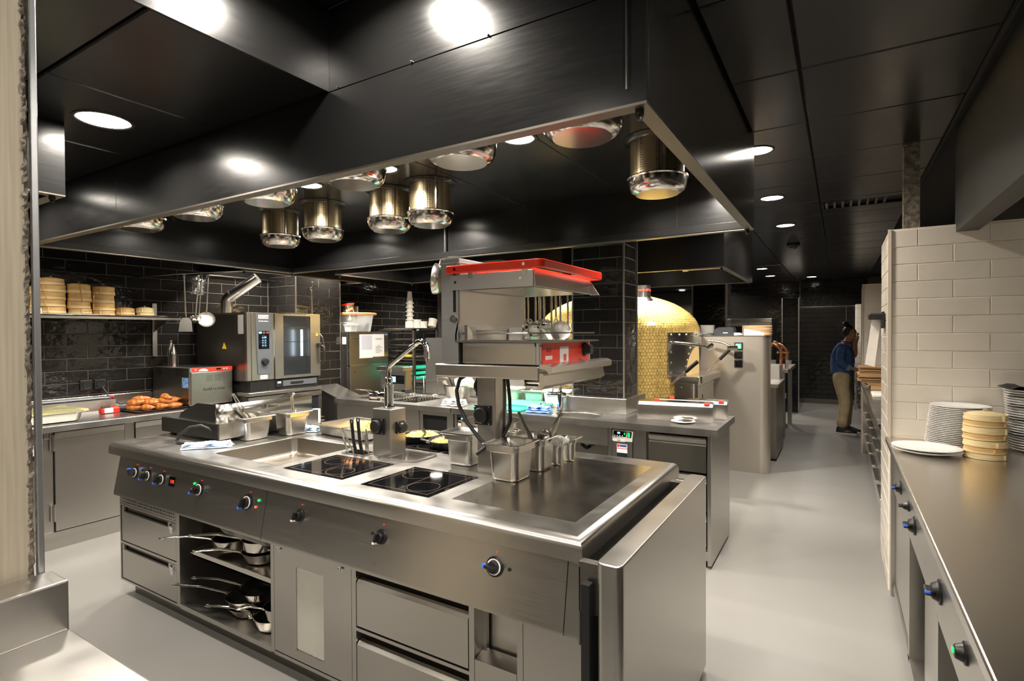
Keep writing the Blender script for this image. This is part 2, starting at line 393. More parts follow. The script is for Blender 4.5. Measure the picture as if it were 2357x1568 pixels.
tiles(wr3, (.27, 12.619, .0), (1, 0, 0), (0, -1, 0), .8, 2.05, M['tile_white'], l=.315, h=.0985, g=.003, seed=18)
struct('wall_void', M['black_gap'], (.95, 1.0, 3.9, 13.1, 2.1, 2.8))

# ----------------------------------------------------------------- ceilings
cg = struct('ceiling', M['black_gap'], (-5.4, 2.3, 3.38, 15.5, 2.625, 2.66), (-.418, 2.3, -5.0, 3.38, 2.625, 2.66))
PMES = {}
def cpanel(par, x0, x1, y0, y1, z, name='ceiling_panel', t=.02):
    k = (round(x1-x0, 3), round(y1-y0, 3))
    if k not in PMES:
        bm = newbm(); a, b = (x1-x0)/2-.004, (y1-y0)/2-.004
        R = [[(-a,-b,t),(a,-b,t),(a,b,t),(-a,b,t)], [(-a,-b,.004),(a,-b,.004),(a,b,.004),(-a,b,.004)], [(-a+.005,-b+.005,0),(a-.005,-b+.005,0),(a-.005,b-.005,0),(-a+.005,b-.005,0)]]
        loft(bm, R, cap0=True, cap1=True); bmesh.ops.recalc_face_normals(bm, faces=bm.faces[:])
        me = bpy.data.meshes.new(name); bm.to_mesh(me); bm.free(); me.materials.append(M['ceil_dark']); PMES[k] = me
    o = bpy.data.objects.new(name, PMES[k]); COL.objects.link(o); o.parent = par
    o.location = V(((x0+x1)/2, (y0+y1)/2, z)) - WL[par.name]
y = 2.557 - .657*5
while y < 13.1:
    y1 = min(y+.657, 13.16)
    if not (5.1 < y < 5.5): cpanel(cg, -.145, .50, y, y1, 2.6)
    else:
        cpanel(cg, -.145, .50, y, 5.30, 2.6); cpanel(cg, -.145, .50, 5.60, y1, 2.6)
    xs = [-.145] + [-.802-.657*i for i in range(7)]
    for a, b in zip(xs[1:], xs):
        if y1 < 3.5: 
            if b == -.145: cpanel(cg, -.415, b, y, y1, 2.6)
            continue
        cpanel(cg, a, b, y, y1, 2.6)
    y = y1
cl = struct('ceiling_left', M['black_gap'], (-5.31, -1.606, -5.0, 1.36, 2.422, 2.46))
for a, b in ((-2.30, -1.604), (-3.02, -2.30), (-3.74, -3.02), (-4.46, -3.74), (-5.30, -4.46)):
    for c, d in ((.756, 1.36), (.10, .756), (-1.2, .10), (-2.5, -1.2), (-3.8, -2.5)): cpanel(cl, a, b, c, d, 2.40)
struct('ceiling_raised', M['ceil_dark'], (-1.60, -.418, -5.0, 1.36, 2.70, 2.74))
struct('wall_soffit', M['black_panel'], (-1.606, -1.60, -5.0, 1.36, 2.398, 2.70))
struct('wall_soffit_right', M['black_panel'], (-.44, -.418, -5.0, 1.36, 2.58, 2.72))
struct('ceiling_void', M['black_gap'], (.50, 2.3, -5.0, 4.6, 2.66, 2.80))
bmz = struct('trim_14', M['black_gap'], (.497, .505, -5, 13, 2.58, 2.68))
# black beam resting over the cream partition
bs = struct('wall_beam', mat('grey_black_beam', (.035, .034, .032), .45), (.545, .640, -4.9, 3.84, 2.055, 2.66))
tag(B('ceiling_column', None, M['concrete_rough'], (.318, .395, 3.90, 3.98, 2.10, 2.6)), 'rough dark concrete post standing on top of the cream tiled wall', 'column')

# ----------------------------------------------------------------- recessed downlights
def downlight(loc, r, label, group='recessed ceiling downlights', power=DL, light=True, spread=150):
    x, y, z = loc
    t = E('downlight', label, 'downlight', (x, y, z), group)
    bm = newbm(); lathe(bm, [(r+.012, 0), (r+.010, -.004), (r, -.005), (r-.004, 0), (r-.004, .006)], (x, y, z), 32); obj('trim_ring', bm, M['black_plastic'], t)
    bm = newbm(); lathe(bm, [(0, .0), (r-.004, .0)], (x, y, z-.0008), 32); obj('diffuser', bm, M['lamp_glow'], t, recalc=False)
    if light: area('lamp', (x, y, z-.012), 2*r*.9, power, spread=spread)
    return t
downlight((-2.60, 1.05, 2.40), .095, 'big round downlight in the low black ceiling at left', power=DL)
downlight((-1.215, 1.08, 2.70), .095, 'round downlight in the raised black ceiling by the hood face', power=DL)
downlight((-.426, 3.56, 2.6), .085, 'round corridor downlight cut off by the hood corner')
downlight((-.473, 4.872, 2.6), .085, 'second corridor downlight from the big hood')
downlight((-.476, 6.194, 2.6), .085, 'third corridor downlight from the big hood')
downlight((-1.145, 10.2, 2.6), .085, 'left downlight of the far group above the taps')
downlight((-1.155, 11.6, 2.6), .085, 'downlight behind the far left one near the back wall')
downlight((-.479, 12.25, 2.6), .085, 'small downlight in front of the dark back door')
downlight((-3.50, 14.3, 2.6), .085, 'far downlight seen above the golden dome')
downlight((-2.30, 12.6, 2.6), .085, 'far downlight right of the far tiled pillar')
for x, y, z, p in ((.20, 1.06, 2.6, 1), (.20, -.35, 2.6, 1), (-1.215, -.35, 2.70, 1), (-1.215, -1.75, 2.70, 1), (-2.6, -.4, 2.40, 1), (-2.6, -2.0, 2.4, 1), (-4.1, 1.05, 2.40, 1), (-4.1, -.4, 2.4, 1), (.20, -1.75, 2.6, 1)):  # unseen downlights added out of frame for the light they give
    downlight((x, y, z), .085, f'unseen recessed downlight added behind the photographer, {abs(x):.1f} m '+('left' if x < 0 else 'right')+f' and {abs(y):.1f} m '+('ahead' if y > 0 else 'back'), 'unseen downlights added behind the camera')
struct('ceiling_rear', M['ceil_dark'], (-5.30, -3.4, 4.80, 7.2, 2.22, 2.24))
downlight((-4.70, 5.75, 2.22), .085, 'downlight hidden behind the rear hood, mirrored in the hob glass')
# smoke detector and air grille
t = E('smoke_detector', 'small black smoke detector on the corridor ceiling', 'detector', (-.494, 7.56, 2.6))
LA('detector_base', t, M['black_plastic'], [(0, 0), (.075, 0), (.075, -.02), (.055, -.03)], (-.494, 7.56, 2.6), cap1=True)
LA('detector_head', t, M['grey_plastic'], [(.05, -.03), (.045, -.05), (.02, -.065), (0, -.066)], (-.494, 7.56, 2.6))
t = E('air_grille', 'long black air slot in the corridor ceiling', 'grille', (.18, 5.45, 2.6))
B('grille_frame', t, M['black_panel'], (-.13, .49, 5.305, 5.325, 2.60, 2.64), (-.13, .49, 5.575, 5.595, 2.60, 2.64), (-.14, -.12, 5.305, 5.595, 2.60, 2.64))
for i in range(8): CY('grille_duct', t, M['steel_dark'], (-.1+i*.06, 5.33, 2.612), (-.1+i*.06, 5.57, 2.612), .012, n=8)

# ----------------------------------------------------------------- main hood over the island
hood = E('extraction_hood', 'huge black extraction hood hanging over the cooking island', 'hood', (-2.46, 2.36, HZ))
X0, X1, Y0, Y1 = -4.50, -.42, 1.36, 3.37
def hoodshell(t, X0, X1, Y0, Y1, Z0, Z1, lip=.045, th=.02, inner=None, front_splits=(), zsplit=None):
    segs = [X0] + list(front_splits) + [X1]
    for a, b in zip(segs, segs[1:]):
        if zsplit: B('front_panel', t, M['black_panel'], (a+.001, b-.001, Y0, Y0+th, Z0, zsplit-.0015), (a+.001, b-.001, Y0+.0005, Y0+th, zsplit+.0015, Z1), bev=.0012)
        else: B('front_panel', t, M['black_panel'], (a+.001, b-.001, Y0, Y0+th, Z0, Z1), bev=.0012)
    B('right_panel', t, M['black_panel'], (X1-th, X1, Y0+th, Y1, Z0, Z1))
    B('left_panel', t, M['black_panel'], (X0, X0+th, Y0+th, Y1, Z0, Z1))
    B('rear_panel', t, M['black_panel'], (X0+th, X1-th, Y1-th, Y1, Z0, Z1))
    B('front_lip', t, M['rim'], (X0, X1, Y0, Y0+lip, Z0-.006, Z0+.001))
    B('rear_lip', t, M['rim'], (X0, X1, Y1-lip, Y1, Z0-.006, Z0+.001))
    B('left_lip', t, M['rim'], (X0, X0+lip, Y0+lip, Y1-lip, Z0-.006, Z0+.001))
    B('right_lip', t, M['rim'], (X1-lip, X1, Y0+lip, Y1-lip, Z0-.006, Z0+.001))
    if inner: B('inner_ceiling', t, M['black_panel'], (X0+th, X1-th, Y0+th, Y1-th, inner, inner+.02))
    for x in (X0+.03, X1-.03):
        for y in (Y0+.035, Y1-.035):
            bm = newbm(); cyl(bm, (x, y, Z0-.005), (x, y, Z0-.022), .012, n=12); cyl(bm, (x, y, Z0-.022), (x, y, Z0-.032), .008, n=12); obj('corner_bolt', bm, M['black_plastic'], t)
hoodshell(hood, X0, X1, Y0, Y1, HZ, 2.70, inner=2.41, front_splits=(-3.243,), zsplit=2.397)
B('seam_light_strip', hood, M['steel_satin'], (-.4745, -.4705, 1.356, 1.362, 2.139, 2.64))  # bright steel strip stands in for light in the panel seam gap
B('inner_channel', hood, M['black_panel'], (X0+.02, X0+.05, Y0+.02, Y1-.02, HZ, HZ+.045), (X0+.05, X1-.02, Y1-.05, Y1-.02, HZ, HZ+.045), bev=.003)
for x in (-2.9, -1.9, -.85): B('panel_seam', hood, M['black_gap'], (x, x+.004, Y1-.0215, Y1-.0195, HZ+.05, 2.41))
CY('cable_pipe', hood, M['black_plastic'], (-2.62, 3.335, HZ+.04), (-2.62, 3.335, 2.41), .014)
for x in (-1.55, -1.2, -.9):
    CY('panel_screw', hood, M['steel_dark'], (x, 1.361, 2.402), (x, 1.352, 2.402), .003, n=8)
for x in (-1.9, -1.2): B('ceiling_seam', hood, M['black_gap'], (x, x+.004, 1.4, 3.33, 2.408, 2.411))
# cylinder filters
def make_filter():
    f = E('grease_filter_tmp', None, None, (0, 0, 0))
    return f
def filt(x, y):
    z = 2.41
    bm = newbm(); lathe(bm, [(.122, -.010), (.122, -.192)], (x, y, z), 40); m = obj('filter', bm, M['perf'], hood)
    LA('filter_flange', m, M['black_panel'], [(.158, 0), (.158, -.003), (.140, -.006), (.128, -.010), (.124, -.014)], (x, y, z), 40)
    LA('filter_cup', m, M['steel_shiny'], [(.124, -.176), (.138, -.178), (.140, -.183), (.135, -.188), (.134, -.206), (.130, -.222), (.122, -.238), (.111, -.248), (.10, -.253), (.098, -.255), (0, -.255)], (x, y, z), 44)
    a = math.atan2(-y, -x) + .25
    B('filter_strip', m, M['steel_shiny'], (x+.123*math.cos(a)-.008, x+.123*math.cos(a)+.008, y+.123*math.sin(a)-.003, y+.123*math.sin(a)+.003, z-.185, z-.014))
for x in (-3.66, -3.04, -2.41, -1.80, -1.225, -.73): filt(x, 1.66)
for x in (-3.50, -3.04, -2.42, -2.09, -.73): filt(x, 2.52)
def hoodlamp(par, x, y, z, r=.075, power=DL):
    bm = newbm(); lathe(bm, [(r+.015, 0), (r+.013, -.005), (r, -.006), (r-.005, 0)], (x, y, z), 32); o = obj('lamp_ring', bm, M['black_plastic'], par)
    bm = newbm(); lathe(bm, [(0, 0), (r-.005, 0)], (x, y, z-.0015), 32); obj('lamp_diffuser', bm, M['lamp_glow'], o, recalc=False)
    area('hood_lamp', (x, y, z-.014), 2*r*.9, power, spread=150)
for x in (-1.27, -2.12, -2.73, -3.98): hoodlamp(hood, x, 2.165, 2.41)
for x in (-.62, -2.6, -3.6): hoodlamp(hood, x, 2.98, 2.41, power=DL*1.7)
# hood of the left foreground station
h2 = E('extraction_hood', 'black hood corner brightly lit beside the concrete column', 'hood', (-3.2, .4, HZ))
hoodshell(h2, -4.0, -2.78, -1.2, .98, HZ, 2.40, inner=2.3)
# wall hood above combi oven
h3 = E('extraction_hood', 'black wall hood above the combi oven', 'hood', (-4.95, 3.67, HZ))
hoodshell(h3, -5.30, -4.62, 2.93, 4.44, HZ, 2.62, inner=2.40)
for y in (3.3, 4.0): hoodlamp(h3, -4.75, y, 2.40, .06, DL*1.6)
h4 = E('extraction_hood', 'black hood above the fryer and rear counter', 'hood', (-3.3, 4.2, HZ))
hoodshell(h4, -4.24, -2.31, 3.65, 4.77, HZ, 2.62, inner=2.42)
for x in (-3.7, -2.8): hoodlamp(h4, x, 4.05, 2.42, .06, DL*1.8)
h5 = E('extraction_hood', 'black hood with a duct above the golden pizza oven', 'hood', (-2.0, 6.0, HZ))
hoodshell(h5, -3.2, -.885, 5.13, 6.95, HZ, 2.61, inner=2.45)
bm = newbm(); lathe(bm, [(.050, 0), (.058, .005), (.058, .05), (.050, .055), (.050, .40)], (-1.32, 5.42, 2.165), 24, axis=(1, 0, 0)); obj('duct', bm, mat('cream_duct', (.55, .47, .33), .5), h5)
for x, y in ((-2.35, 5.26), (-1.62, 5.26)): hoodlamp(h5, x, y, 2.45, .07, DL*2.8)
# ================================================================= cooking island
TZ = .90
rng = E('cooking_range', 'long stainless steel cooking island with rounded front edge and control panel', 'cooking range', (-2.12, 2.01, .60))
ix0, ix1, iy0, iy1 = -3.605, -.645, 1.455, 2.575
def rect(o, z): return [V((ix0+o, iy0+o, z)), V((ix1-o, iy0+o, z)), V((ix1-o, iy1-o, z)), V((ix0+o, iy1-o, z))]
bm = newbm(); loft(bm, [rect(o, z) for o, z in ((.035, .832), (.0, .832), (.0, .868), (.003, .881), (.009, .891), (.017, .897), (.028, .900))])
obj('worktop_edge', bm, M['steel_x'], rng, 60)
PAN = (-2.775, -2.245, 1.585, 2.085); INS = (-1.935, -1.735, 1.945, 2.115); SLOT = (-2.185, -2.04, 1.925, 2.01)
us, vs, so = cells([PAN, INS, SLOT], ix0+.028, ix1-.028, iy0+.028, iy1-.028)
bm = newbm(); plate(bm, us, vs, so, .896, .9, lambda u, v, w: (u, v, w)); obj('worktop_sheet', bm, M['steel_top'], rng, 0)
def basin(name, par, x0, x1, y0, y1, z, depth, r, m, slope=.02, rimw=.0, rimz=.0):
    cx, cy, w, d = (x0+x1)/2, (y0+y1)/2, x1-x0, y1-y0
    R = []
    if rimw: R += [rr(cx, cy, w+2*rimw, d+2*rimw, r+rimw, z), rr(cx, cy, w+2*rimw, d+2*rimw, r+rimw, z+rimz), rr(cx, cy, w-.004, d-.004, r, z+rimz)]
    else: R += [rr(cx, cy, w+.004, d+.004, .004, z+.0005)]
    R += [rr(cx, cy, w-.004, d-.004, r, z-.002), rr(cx, cy, w-slope, d-slope, r, z-depth+.02), rr(cx, cy, w-slope-.02, d-slope-.02, r, z-depth+.004), rr(cx, cy, w-slope-.05, d-slope-.05, r, z-depth)]
    bm = newbm(); loft(bm, R, cap1=True); return obj(name, bm, m, par, 50)
basin('bratt_pan', rng, *PAN, TZ, .095, .035, M['pan_steel'])
basin('inset_pan', rng, *INS, TZ, .08, .03, M['steel_satin'], rimw=.022, rimz=.006)
basin('utensil_slot', rng, *SLOT, TZ, .12, .004, M['steel_dark'], rimw=.01, rimz=.004)
# hob glasses and griddle plate
def hob(x0, x1, y0, y1, name='hob_glass', rings=2):
    g = B(name, rng, M['black_glass'], (x0, x1, y0, y1, TZ-.002, TZ+.0018))
    lm = M.setdefault('hob_line', mat('hob_marking', (.16, .11, .06), .3))
    n = 40
    for k in range(rings):
        cx, cy = (x0+x1)/2 + (x1-x0)*.2*(-1 if k else 1), (y0+y1)/2 + (y1-y0)*.2*(-1 if k == 0 else 1)
        bm = newbm(); r = min(x1-x0, y1-y0)*.2
        lathe(bm, [(r-.0008, 0), (r+.0008, 0)], (cx, cy, TZ+.0022), n); obj('zone_ring', bm, lm, g, recalc=False)
    bm = newbm()
    for k in (.07, .93):
        box(bm, x0+(x1-x0)*k-.0007, x0+(x1-x0)*k+.0007, y0+.02, y1-.02, TZ+.0019, TZ+.0022)
        box(bm, x0+.02, x1-.02, y0+(y1-y0)*k-.0007, y0+(y1-y0)*k+.0007, TZ+.0019, TZ+.0022)
    box(bm, (x0+x1)/2-.0007, (x0+x1)/2+.0007, y0+.02, y1-.02, TZ+.0019, TZ+.0022)
    obj('zone_lines', bm, lm, g)
    return g
hob(-2.175, -1.785, 1.565, 1.875); hob(-1.665, -1.310, 1.555, 1.882)
hob(-2.22, -1.765, 2.17, 2.50, rings=2); hob(-1.735, -1.40, 2.17, 2.50)
B('griddle_plate', rng, noise(mat('worn_griddle', (.47, .44, .39), .22, 1), (1, 1, 1), 7, 6, .10, .03), (-1.225, -.727, 1.588, 2.42, TZ-.002, TZ+.001))
# sloping control panel
def cpan(a, b, name='control_panel'):
    bm = newbm(); prism(bm, [(1.488, .832), (1.449, .622), (1.449, .606), (1.455, .603), (1.60, .603), (1.60, .832)], 'X', a, b); return obj(name, bm, M['steel_x'], rng, 30)
cpan(-3.535, -2.174); cpan(-2.171, -.705); cpan(-.702, -.648, 'end_bracket')
B('panel_joint', rng, M['black_gap'], (-2.1745, -2.1705, 1.50, 1.56, .62, .82))
pn = V((0, -.2136, .0393)).normalized()      # outward normal of the panel
pu = V((0, .0393, .2136)).normalized()
def onp(x, z): return V((x, 1.449 + (z-.622)/(.832-.622)*.039, z))
def knob(x, z, r=.021, ang=0, tip='blue_knob', ring=True, long=True):
    c = onp(x, z); bm = newbm(); lathe(bm, [(r*1.25, 0), (r*1.25, .004), (r*1.1, .006), (r*1.1, .006)], c, 28, axis=pn, cap1=True); k = obj('knob', bm, M['black_plastic'], rng)
    if ring:
        bm = newbm(); lathe(bm, [(r*1.0, .0065), (r*1.0, .0085), (r*.84, .0085), (r*.84, .0065)], c, 28, axis=pn); obj('knob_ring', bm, M['paper'], k)
    bm = newbm(); lathe(bm, [(r*.8, .006), (r*.74, .018), (r*.6, .020)], c, 24, axis=pn, cap1=True)
    d = V((math.cos(ang), 0, 0)) + pu*math.sin(ang); s = pn.cross(d)
    A = c + pn*.010
    vs = []
    for h in (.0, .028):
        for (a, b) in ((-.7, -.22), (.98, -.22), (.98, .22), (-.7, .22)):
            vs.append(bm.verts.new(A + d*r*a + s*r*b*(1-.2*(h > 0)) + pn*h))
    for q in ((3,2,1,0),(4,5,6,7),(0,1,5,4),(1,2,6,5),(2,3,7,6),(3,0,4,7)): bm.faces.new([vs[i] for i in q])
    obj('knob_grip', bm, M['black_plastic'], k, 30)
    if tip:
        bm = newbm(); q = A + d*r*.86 + pn*.016
        vs = [bm.verts.new(q + d*r*a + s*r*b + pn*h) for h in (-.012, .0135) for a, b in ((-.12,-.2),(.2,-.2),(.2,.2),(-.12,.2))]
        for z_ in ((3,2,1,0),(4,5,6,7),(0,1,5,4),(1,2,6,5),(2,3,7,6),(3,0,4,7)): bm.faces.new([vs[i] for i in z_])
        obj('knob_tip', bm, M[tip], k, 0)
knob(-3.334, .752, .024, 2.2); knob(-3.196, .752, .024, -2.2); knob(-3.052, .752, .025, -2.0)
knob(-2.698, .749, .027, -2.4); knob(-2.303, .749, .028, -1.9)
knob(-1.937, .751, .021, -1.75, tip='paper', ring=False); knob(-1.469, .750, .022, -1.75, tip='paper', ring=False)
knob(-.962, .749, .026, 3.0)
def lens(x, z, m, r=.006):
    c = onp(x, z); bm = newbm(); lathe(bm, [(r, 0), (r, .003), (r*.7, .006), (0, .007)], c, 14, axis=pn); obj('indicator_lamp', bm, M[m], rng)
for x, z, m in ((-2.745, .772, 'led_green'), (-2.756, .742, 'lens_orange'), (-2.222, .769, 'led_green'), (-2.238, .737, 'lens_orange'), (-3.235, .735, 'lens_orange'), (-3.262, .772, 'lens_dark'), (-3.262, .752, 'lens_dark'), (-2.63, .745, 'lens_dark'), (-1.975, .753, 'lens_dark'), (-1.515, .755, 'lens_dark'), (-.906, .752, 'lens_dark')): lens(x, z, m)
for x in (-3.32, -3.18, -3.04, -2.685, -2.29, -1.93, -1.462, -.957): lens(x, .795, 'led_red', .0016)
bm = newbm(); c = onp(-2.952, .754); d = V((1, 0, 0))
vs = [bm.verts.new(c + d*a + pu*b + pn*h) for h in (0, .003) for a, b in ((-.026,-.024),(.026,-.024),(.026,.024),(-.026,.024))]
for q in ((3,2,1,0),(4,5,6,7),(0,1,5,4),(1,2,6,5),(2,3,7,6),(3,0,4,7)): bm.faces.new([vs[i] for i in q])
dp = obj('display', bm, M['black_glass'], rng, 0)
text('57K', .024, M['led_red'], dp, c + pn*.0035 + d*-.012 + pu*-.008, (1, 0, 0), pu, 'display_digits')

# ---- cabinets under the range
FY = 1.50
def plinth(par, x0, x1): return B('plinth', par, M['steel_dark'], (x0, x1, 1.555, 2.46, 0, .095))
cab = E('drawer_cabinet', 'steel island cabinet with two locking drawers below a row of vent slots', 'cabinet', (-3.27, 1.9, 0))
B('carcass', cab, M['steel'], (-3.585, -3.575, FY, 2.5, .09, .602), (-2.972, -2.955, FY, 2.5, .09, .602), (-3.575, -2.972, FY+.02, 2.5, .09, .10), (-3.575, -2.972, 2.48, 2.5, .1, .60), (-3.575, -2.972, FY, FY+.03, .525, .535), (-3.575, -2.972, FY, FY+.03, .305, .318), (-3.575, -2.972, FY, FY+.03, .09, .10))
holes = [(-3.555+i*.0192, -3.555+i*.0192+.009, .547+k*.017, .547+k*.017+.010) for i in range(30) for k in range(2)]
us, vs, so = cells(holes, -3.572, -2.975, .538, .60); bm = newbm(); plate(bm, us, vs, so, FY+.004, FY, lambda u, v, w: (u, w, v)); obj('vent_strip', bm, M['steel'], cab, 0)
B('vent_backing', cab, M['black_gap'], (-3.57, -2.98, FY+.008, FY+.010, .54, .60))
for z0, z1 in ((.322, .522), (.104, .302)):
    dr = B('drawer', cab, M['steel'], (-3.568, -2.979, FY+.002, FY+.016, z0, z1-.030), (-3.568, -3.548, FY+.002, FY+.016, z1-.03, z1), (-3.06, -2.979, FY+.002, FY+.016, z1-.03, z1), bev=.002)
    B('grip_recess', dr, M['steel_dark'], (-3.548, -3.06, FY+.022, FY+.026, z1-.032, z1+.004))
    bm = newbm(); lathe(bm, [(.017, 0), (.017, .006), (.010, .010)], (-3.02, FY+.002, z1-.024), 20, axis=(0, -1, 0), cap1=True); lathe(bm, [(.014, 0), (.014, .004)], (-3.02, FY+.002, z1-.047), 20, axis=(0, -1, 0), cap1=True); obj('lock', bm, M['chrome'], dr)
    B('drawer_box', dr, M['black_gap'], (-3.56, -2.985, FY+.03, FY+.04, z0, z1))
plinth(cab, -3.54, -2.955)

sh = E('open_shelf_cabinet', 'open steel island cabinet with two shelves full of pans', 'cabinet', (-2.56, 1.9, 0))
B('carcass', sh, M['steel'], (-2.955, -2.941, FY, 2.5, .09, .602), (-2.180, -2.168, FY, 2.5, .09, .602), (-2.941, -2.18, 2.2, 2.21, .09, .602), (-2.941, -2.18, FY, FY+.012, .085, .108))
B('bottom_shelf', sh, M['steel_top'], (-2.941, -2.18, FY+.012, 2.2, .09, .102))
B('shelf_panel', sh, M['steel_satin'], (-2.86, -2.182, FY+.02, 2.2, .372, .380), (-2.86, -2.182, FY+.02, FY+.026, .372, .402), (-2.86, -2.854, FY+.02, 2.2, .372, .402))
plinth(sh, -2.955, -2.168)
dc = E('vented_door_cabinet', 'steel island cabinet whose door has a tall expanded-metal vent', 'cabinet', (-1.91, 1.9, 0))
B('carcass', dc, M['steel'], (-2.168, -2.156, FY, 2.5, .09, .602), (-1.662, -1.652, FY, 2.5, .09, .602), (-2.156, -1.662, FY, 2.5, .085, .10), (-2.156, -1.662, FY+.06, FY+.065, .1, .6))
VD = (-2.004, -1.829, .148, .508)
us, vs, so = cells([VD], -2.154, -1.664, .105, .598); bm = newbm(); plate(bm, us, vs, so, FY+.018, FY, lambda u, v, w: (u, w, v)); dd = obj('door', bm, M['steel'], dc, 0)
bm = newbm()
w_, h_ = VD[1]-VD[0], VD[3]-VD[2]
for k in range(70):      # slanted expanded-metal ribs
    z = VD[2]-.09 + k*.0066
    p = [(VD[0], z+.09), (VD[1], z)]
    (xa, za), (xb, zb) = p
    if zb < VD[2]:
        if za <= VD[2]: continue
        xb = xa + (za-VD[2])/(za-zb)*(xb-xa); zb = VD[2]
    if za > VD[3]:
        if zb >= VD[3]: continue
        xa = xb - (VD[3]-zb)/(za-zb)*(xb-xa); za = VD[3]
    prism(bm, [(xa, za), (xb, zb), (xb, zb+.0042), (xa, za+.0042)], 'Y', FY+.003, FY+.006)
o = obj('vent_mesh', bm, M['mesh_bright'], dd, 0); o['kind'] = 'stuff'
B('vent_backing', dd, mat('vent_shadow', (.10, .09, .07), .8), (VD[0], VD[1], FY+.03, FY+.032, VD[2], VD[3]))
for x in (-2.116, -1.722):
    bm = newbm(); lathe(bm, [(.014, 0), (.014, .004), (.011, .007), (.009, .004)], (x, FY, .566), 20, axis=(0, -1, 0), cap1=True); box(bm, x-.0025, x+.0025, FY-.009, FY-.004, .558, .574); obj('latch', bm, M['chrome'], dd)
plinth(dc, -2.168, -1.652)
du = E('drawer_cabinet', 'steel island cabinet with two wide drawers under the round-ringed knob', 'cabinet', (-1.365, 1.9, 0))
B('carcass', du, M['steel'], (-1.652, -1.638, FY, 2.5, .02, .602), (-1.088, -1.074, FY, 2.5, .02, .602), (-1.638, -1.088, FY, FY+.04, .585, .602), (-1.638, -1.088, FY, FY+.04, .335, .348), (-1.638, -1.088, FY+.05, FY+.06, .09, .602), (-1.638, -1.088, FY, 2.5, .085, .10))
for z0, z1 in ((.356, .538), (.105, .292)):
    bm = newbm(); prism(bm, [(FY, z0), (FY, z1-.012), (FY+.012, z1), (FY+.028, z1), (FY+.028, z0)], 'X', -1.634, -1.092); obj('drawer', bm, M['steel'], du, 30)
plinth(du, -1.652, -1.074)
ni = E('niche_cabinet', 'narrow steel island niche with a sloping shelf beside the end panel', 'cabinet', (-.98, 1.9, 0))
B('carcass', ni, M['steel'], (-1.074, -1.066, FY, 2.5, .02, .602), (-.896, -.874, FY, 2.5, .02, .602), (-1.066, -.896, FY+.07, FY+.08, .40, .602), (-1.066, -.896, FY, FY+.02, .585, .602), (-1.066, -1.045, FY+.045, FY+.06, .40, .59))
bm = newbm(); prism(bm, [(FY, .02), (FY, .398), (FY+.06, .412), (FY+.06, .02)], 'X', -1.064, -.898); obj('shelf_front', bm, M['steel'], ni, 30)
plinth(ni, -1.07, -.874)
ep = E('end_cabinet', 'plain steel end cabinet of the island behind the folding shelf', 'cabinet', (-.76, 1.9, 0))
B('front_panel', ep, M['steel'], (-.872, -.662, FY, FY+.02, .02, .602))
B('carcass', ep, M['black_gap'], (-.872, -.655, FY+.02, 2.5, .02, .60))
plinth(ep, -.87, -.68)
# folding side shelf
fs = E('folding_side_shelf', 'steel folding side shelf hanging down at the right end of the island', 'shelf', (-.53, 1.95, 0))
bm = newbm(); R = []
for z in (.04, .868): R.append(rr(-.541, 1.945, .075, 1.10, .022, z, 5))
R += [rr(-.541, 1.945, .072, 1.097, .021, .872, 5), rr(-.541, 1.945, .066, 1.09, .019, .874, 5)]
loft(bm, R, cap0=True, cap1=True); obj('shelf_leaf', bm, M['steel'], fs, 40)
B('hinge_bar', fs, M['steel_dark'], (-.648, -.58, 1.44, 1.47, .70, .846), (-.648, -.58, 2.42, 2.46, .70, .846), (-.650, -.645, 1.44, 2.46, .60, .83))
B('shadow_gap', fs, M['black_gap'], (-.644, -.640, 1.5, 2.45, .05, .80))
for y in (1.40, 2.47): B('shelf_strut', fs, M['black_plastic'], (-.625, -.60, y, y+.03, .2, .8))

# ================================================================= pans in the open shelf
def pan(loc, r, h, hang, hl, label, black=True, side=.9, hz=.75, droop=.01, grp='pans in the open island shelf', hook=True):
    x, y, z = loc
    t = E('frying_pan' if h < .06 else 'saucepan', label, 'pan', (x, y, z), grp)
    LA('pan_body', t, M['steel_shiny'], [(0, 0), (r*side-.012, 0), (r*side-.004, .004), (r*side, .012), (r-.001, h-.003), (r+.002, h), (r-.002, h), (r-.004, h-.004), (r*side-.004, .012), (r*side-.014, .005)], (x, y, z), 36)
    LA('pan_interior', t, M['black_plastic'] if black else M['steel_satin'], [(0, .006), (r*side-.014, .006), (r*side-.006, .012), (r-.0055, h-.003)], (x, y, z), 36)
    d = V((math.cos(hang), math.sin(hang), 0)); p0 = V((x, y, z+h*hz)) + d*(r-.002)
    s = V((-d.y, d.x, 0)); bm = newbm()
    ring = []
    for k, (a, wd, th, up) in enumerate(((0, .012, .006, 0), (.12, .007, .006, .006), (.5, .010, .006, .012+droop), (.82, .013, .005, .010+droop), (1, .009, .004, .004+droop))):
        c = p0 + d*hl*a + V((0, 0, up)); ring.append([c + s*wd*math.cos(q) + V((0, 0, th*math.sin(q))) for q in [2*PI*i/10 for i in range(10)]])
    loft(bm, ring, cap0=True, cap1=True); hd = obj('handle', bm, M['steel_shiny'], t, 60)
    if hook:
        e = p0 + d*hl*.97 + V((0, 0, .004+droop))
        TU('hanging_eye', hd, M['steel_shiny'], [e + d*.018*math.cos(q) + s*.010*math.sin(q) + d*.012 for q in [2*PI*i/12 for i in range(12)]], .0028, 6, True)
    for k in (-1, 1):
        c = V((x, y, z+h*hz)) + d*(r+.002) + s*.008*k; bm = newbm(); blob(bm, c, .004, .004, .004, 8, 6); obj('rivet', bm, M['chrome'], t)
    return t
S1, S2 = .382, .104
pan((-2.63, 1.76, S1+.002), .100, .055, PI+.46, .23, 'empty steel pan at the back of the upper island shelf', True)
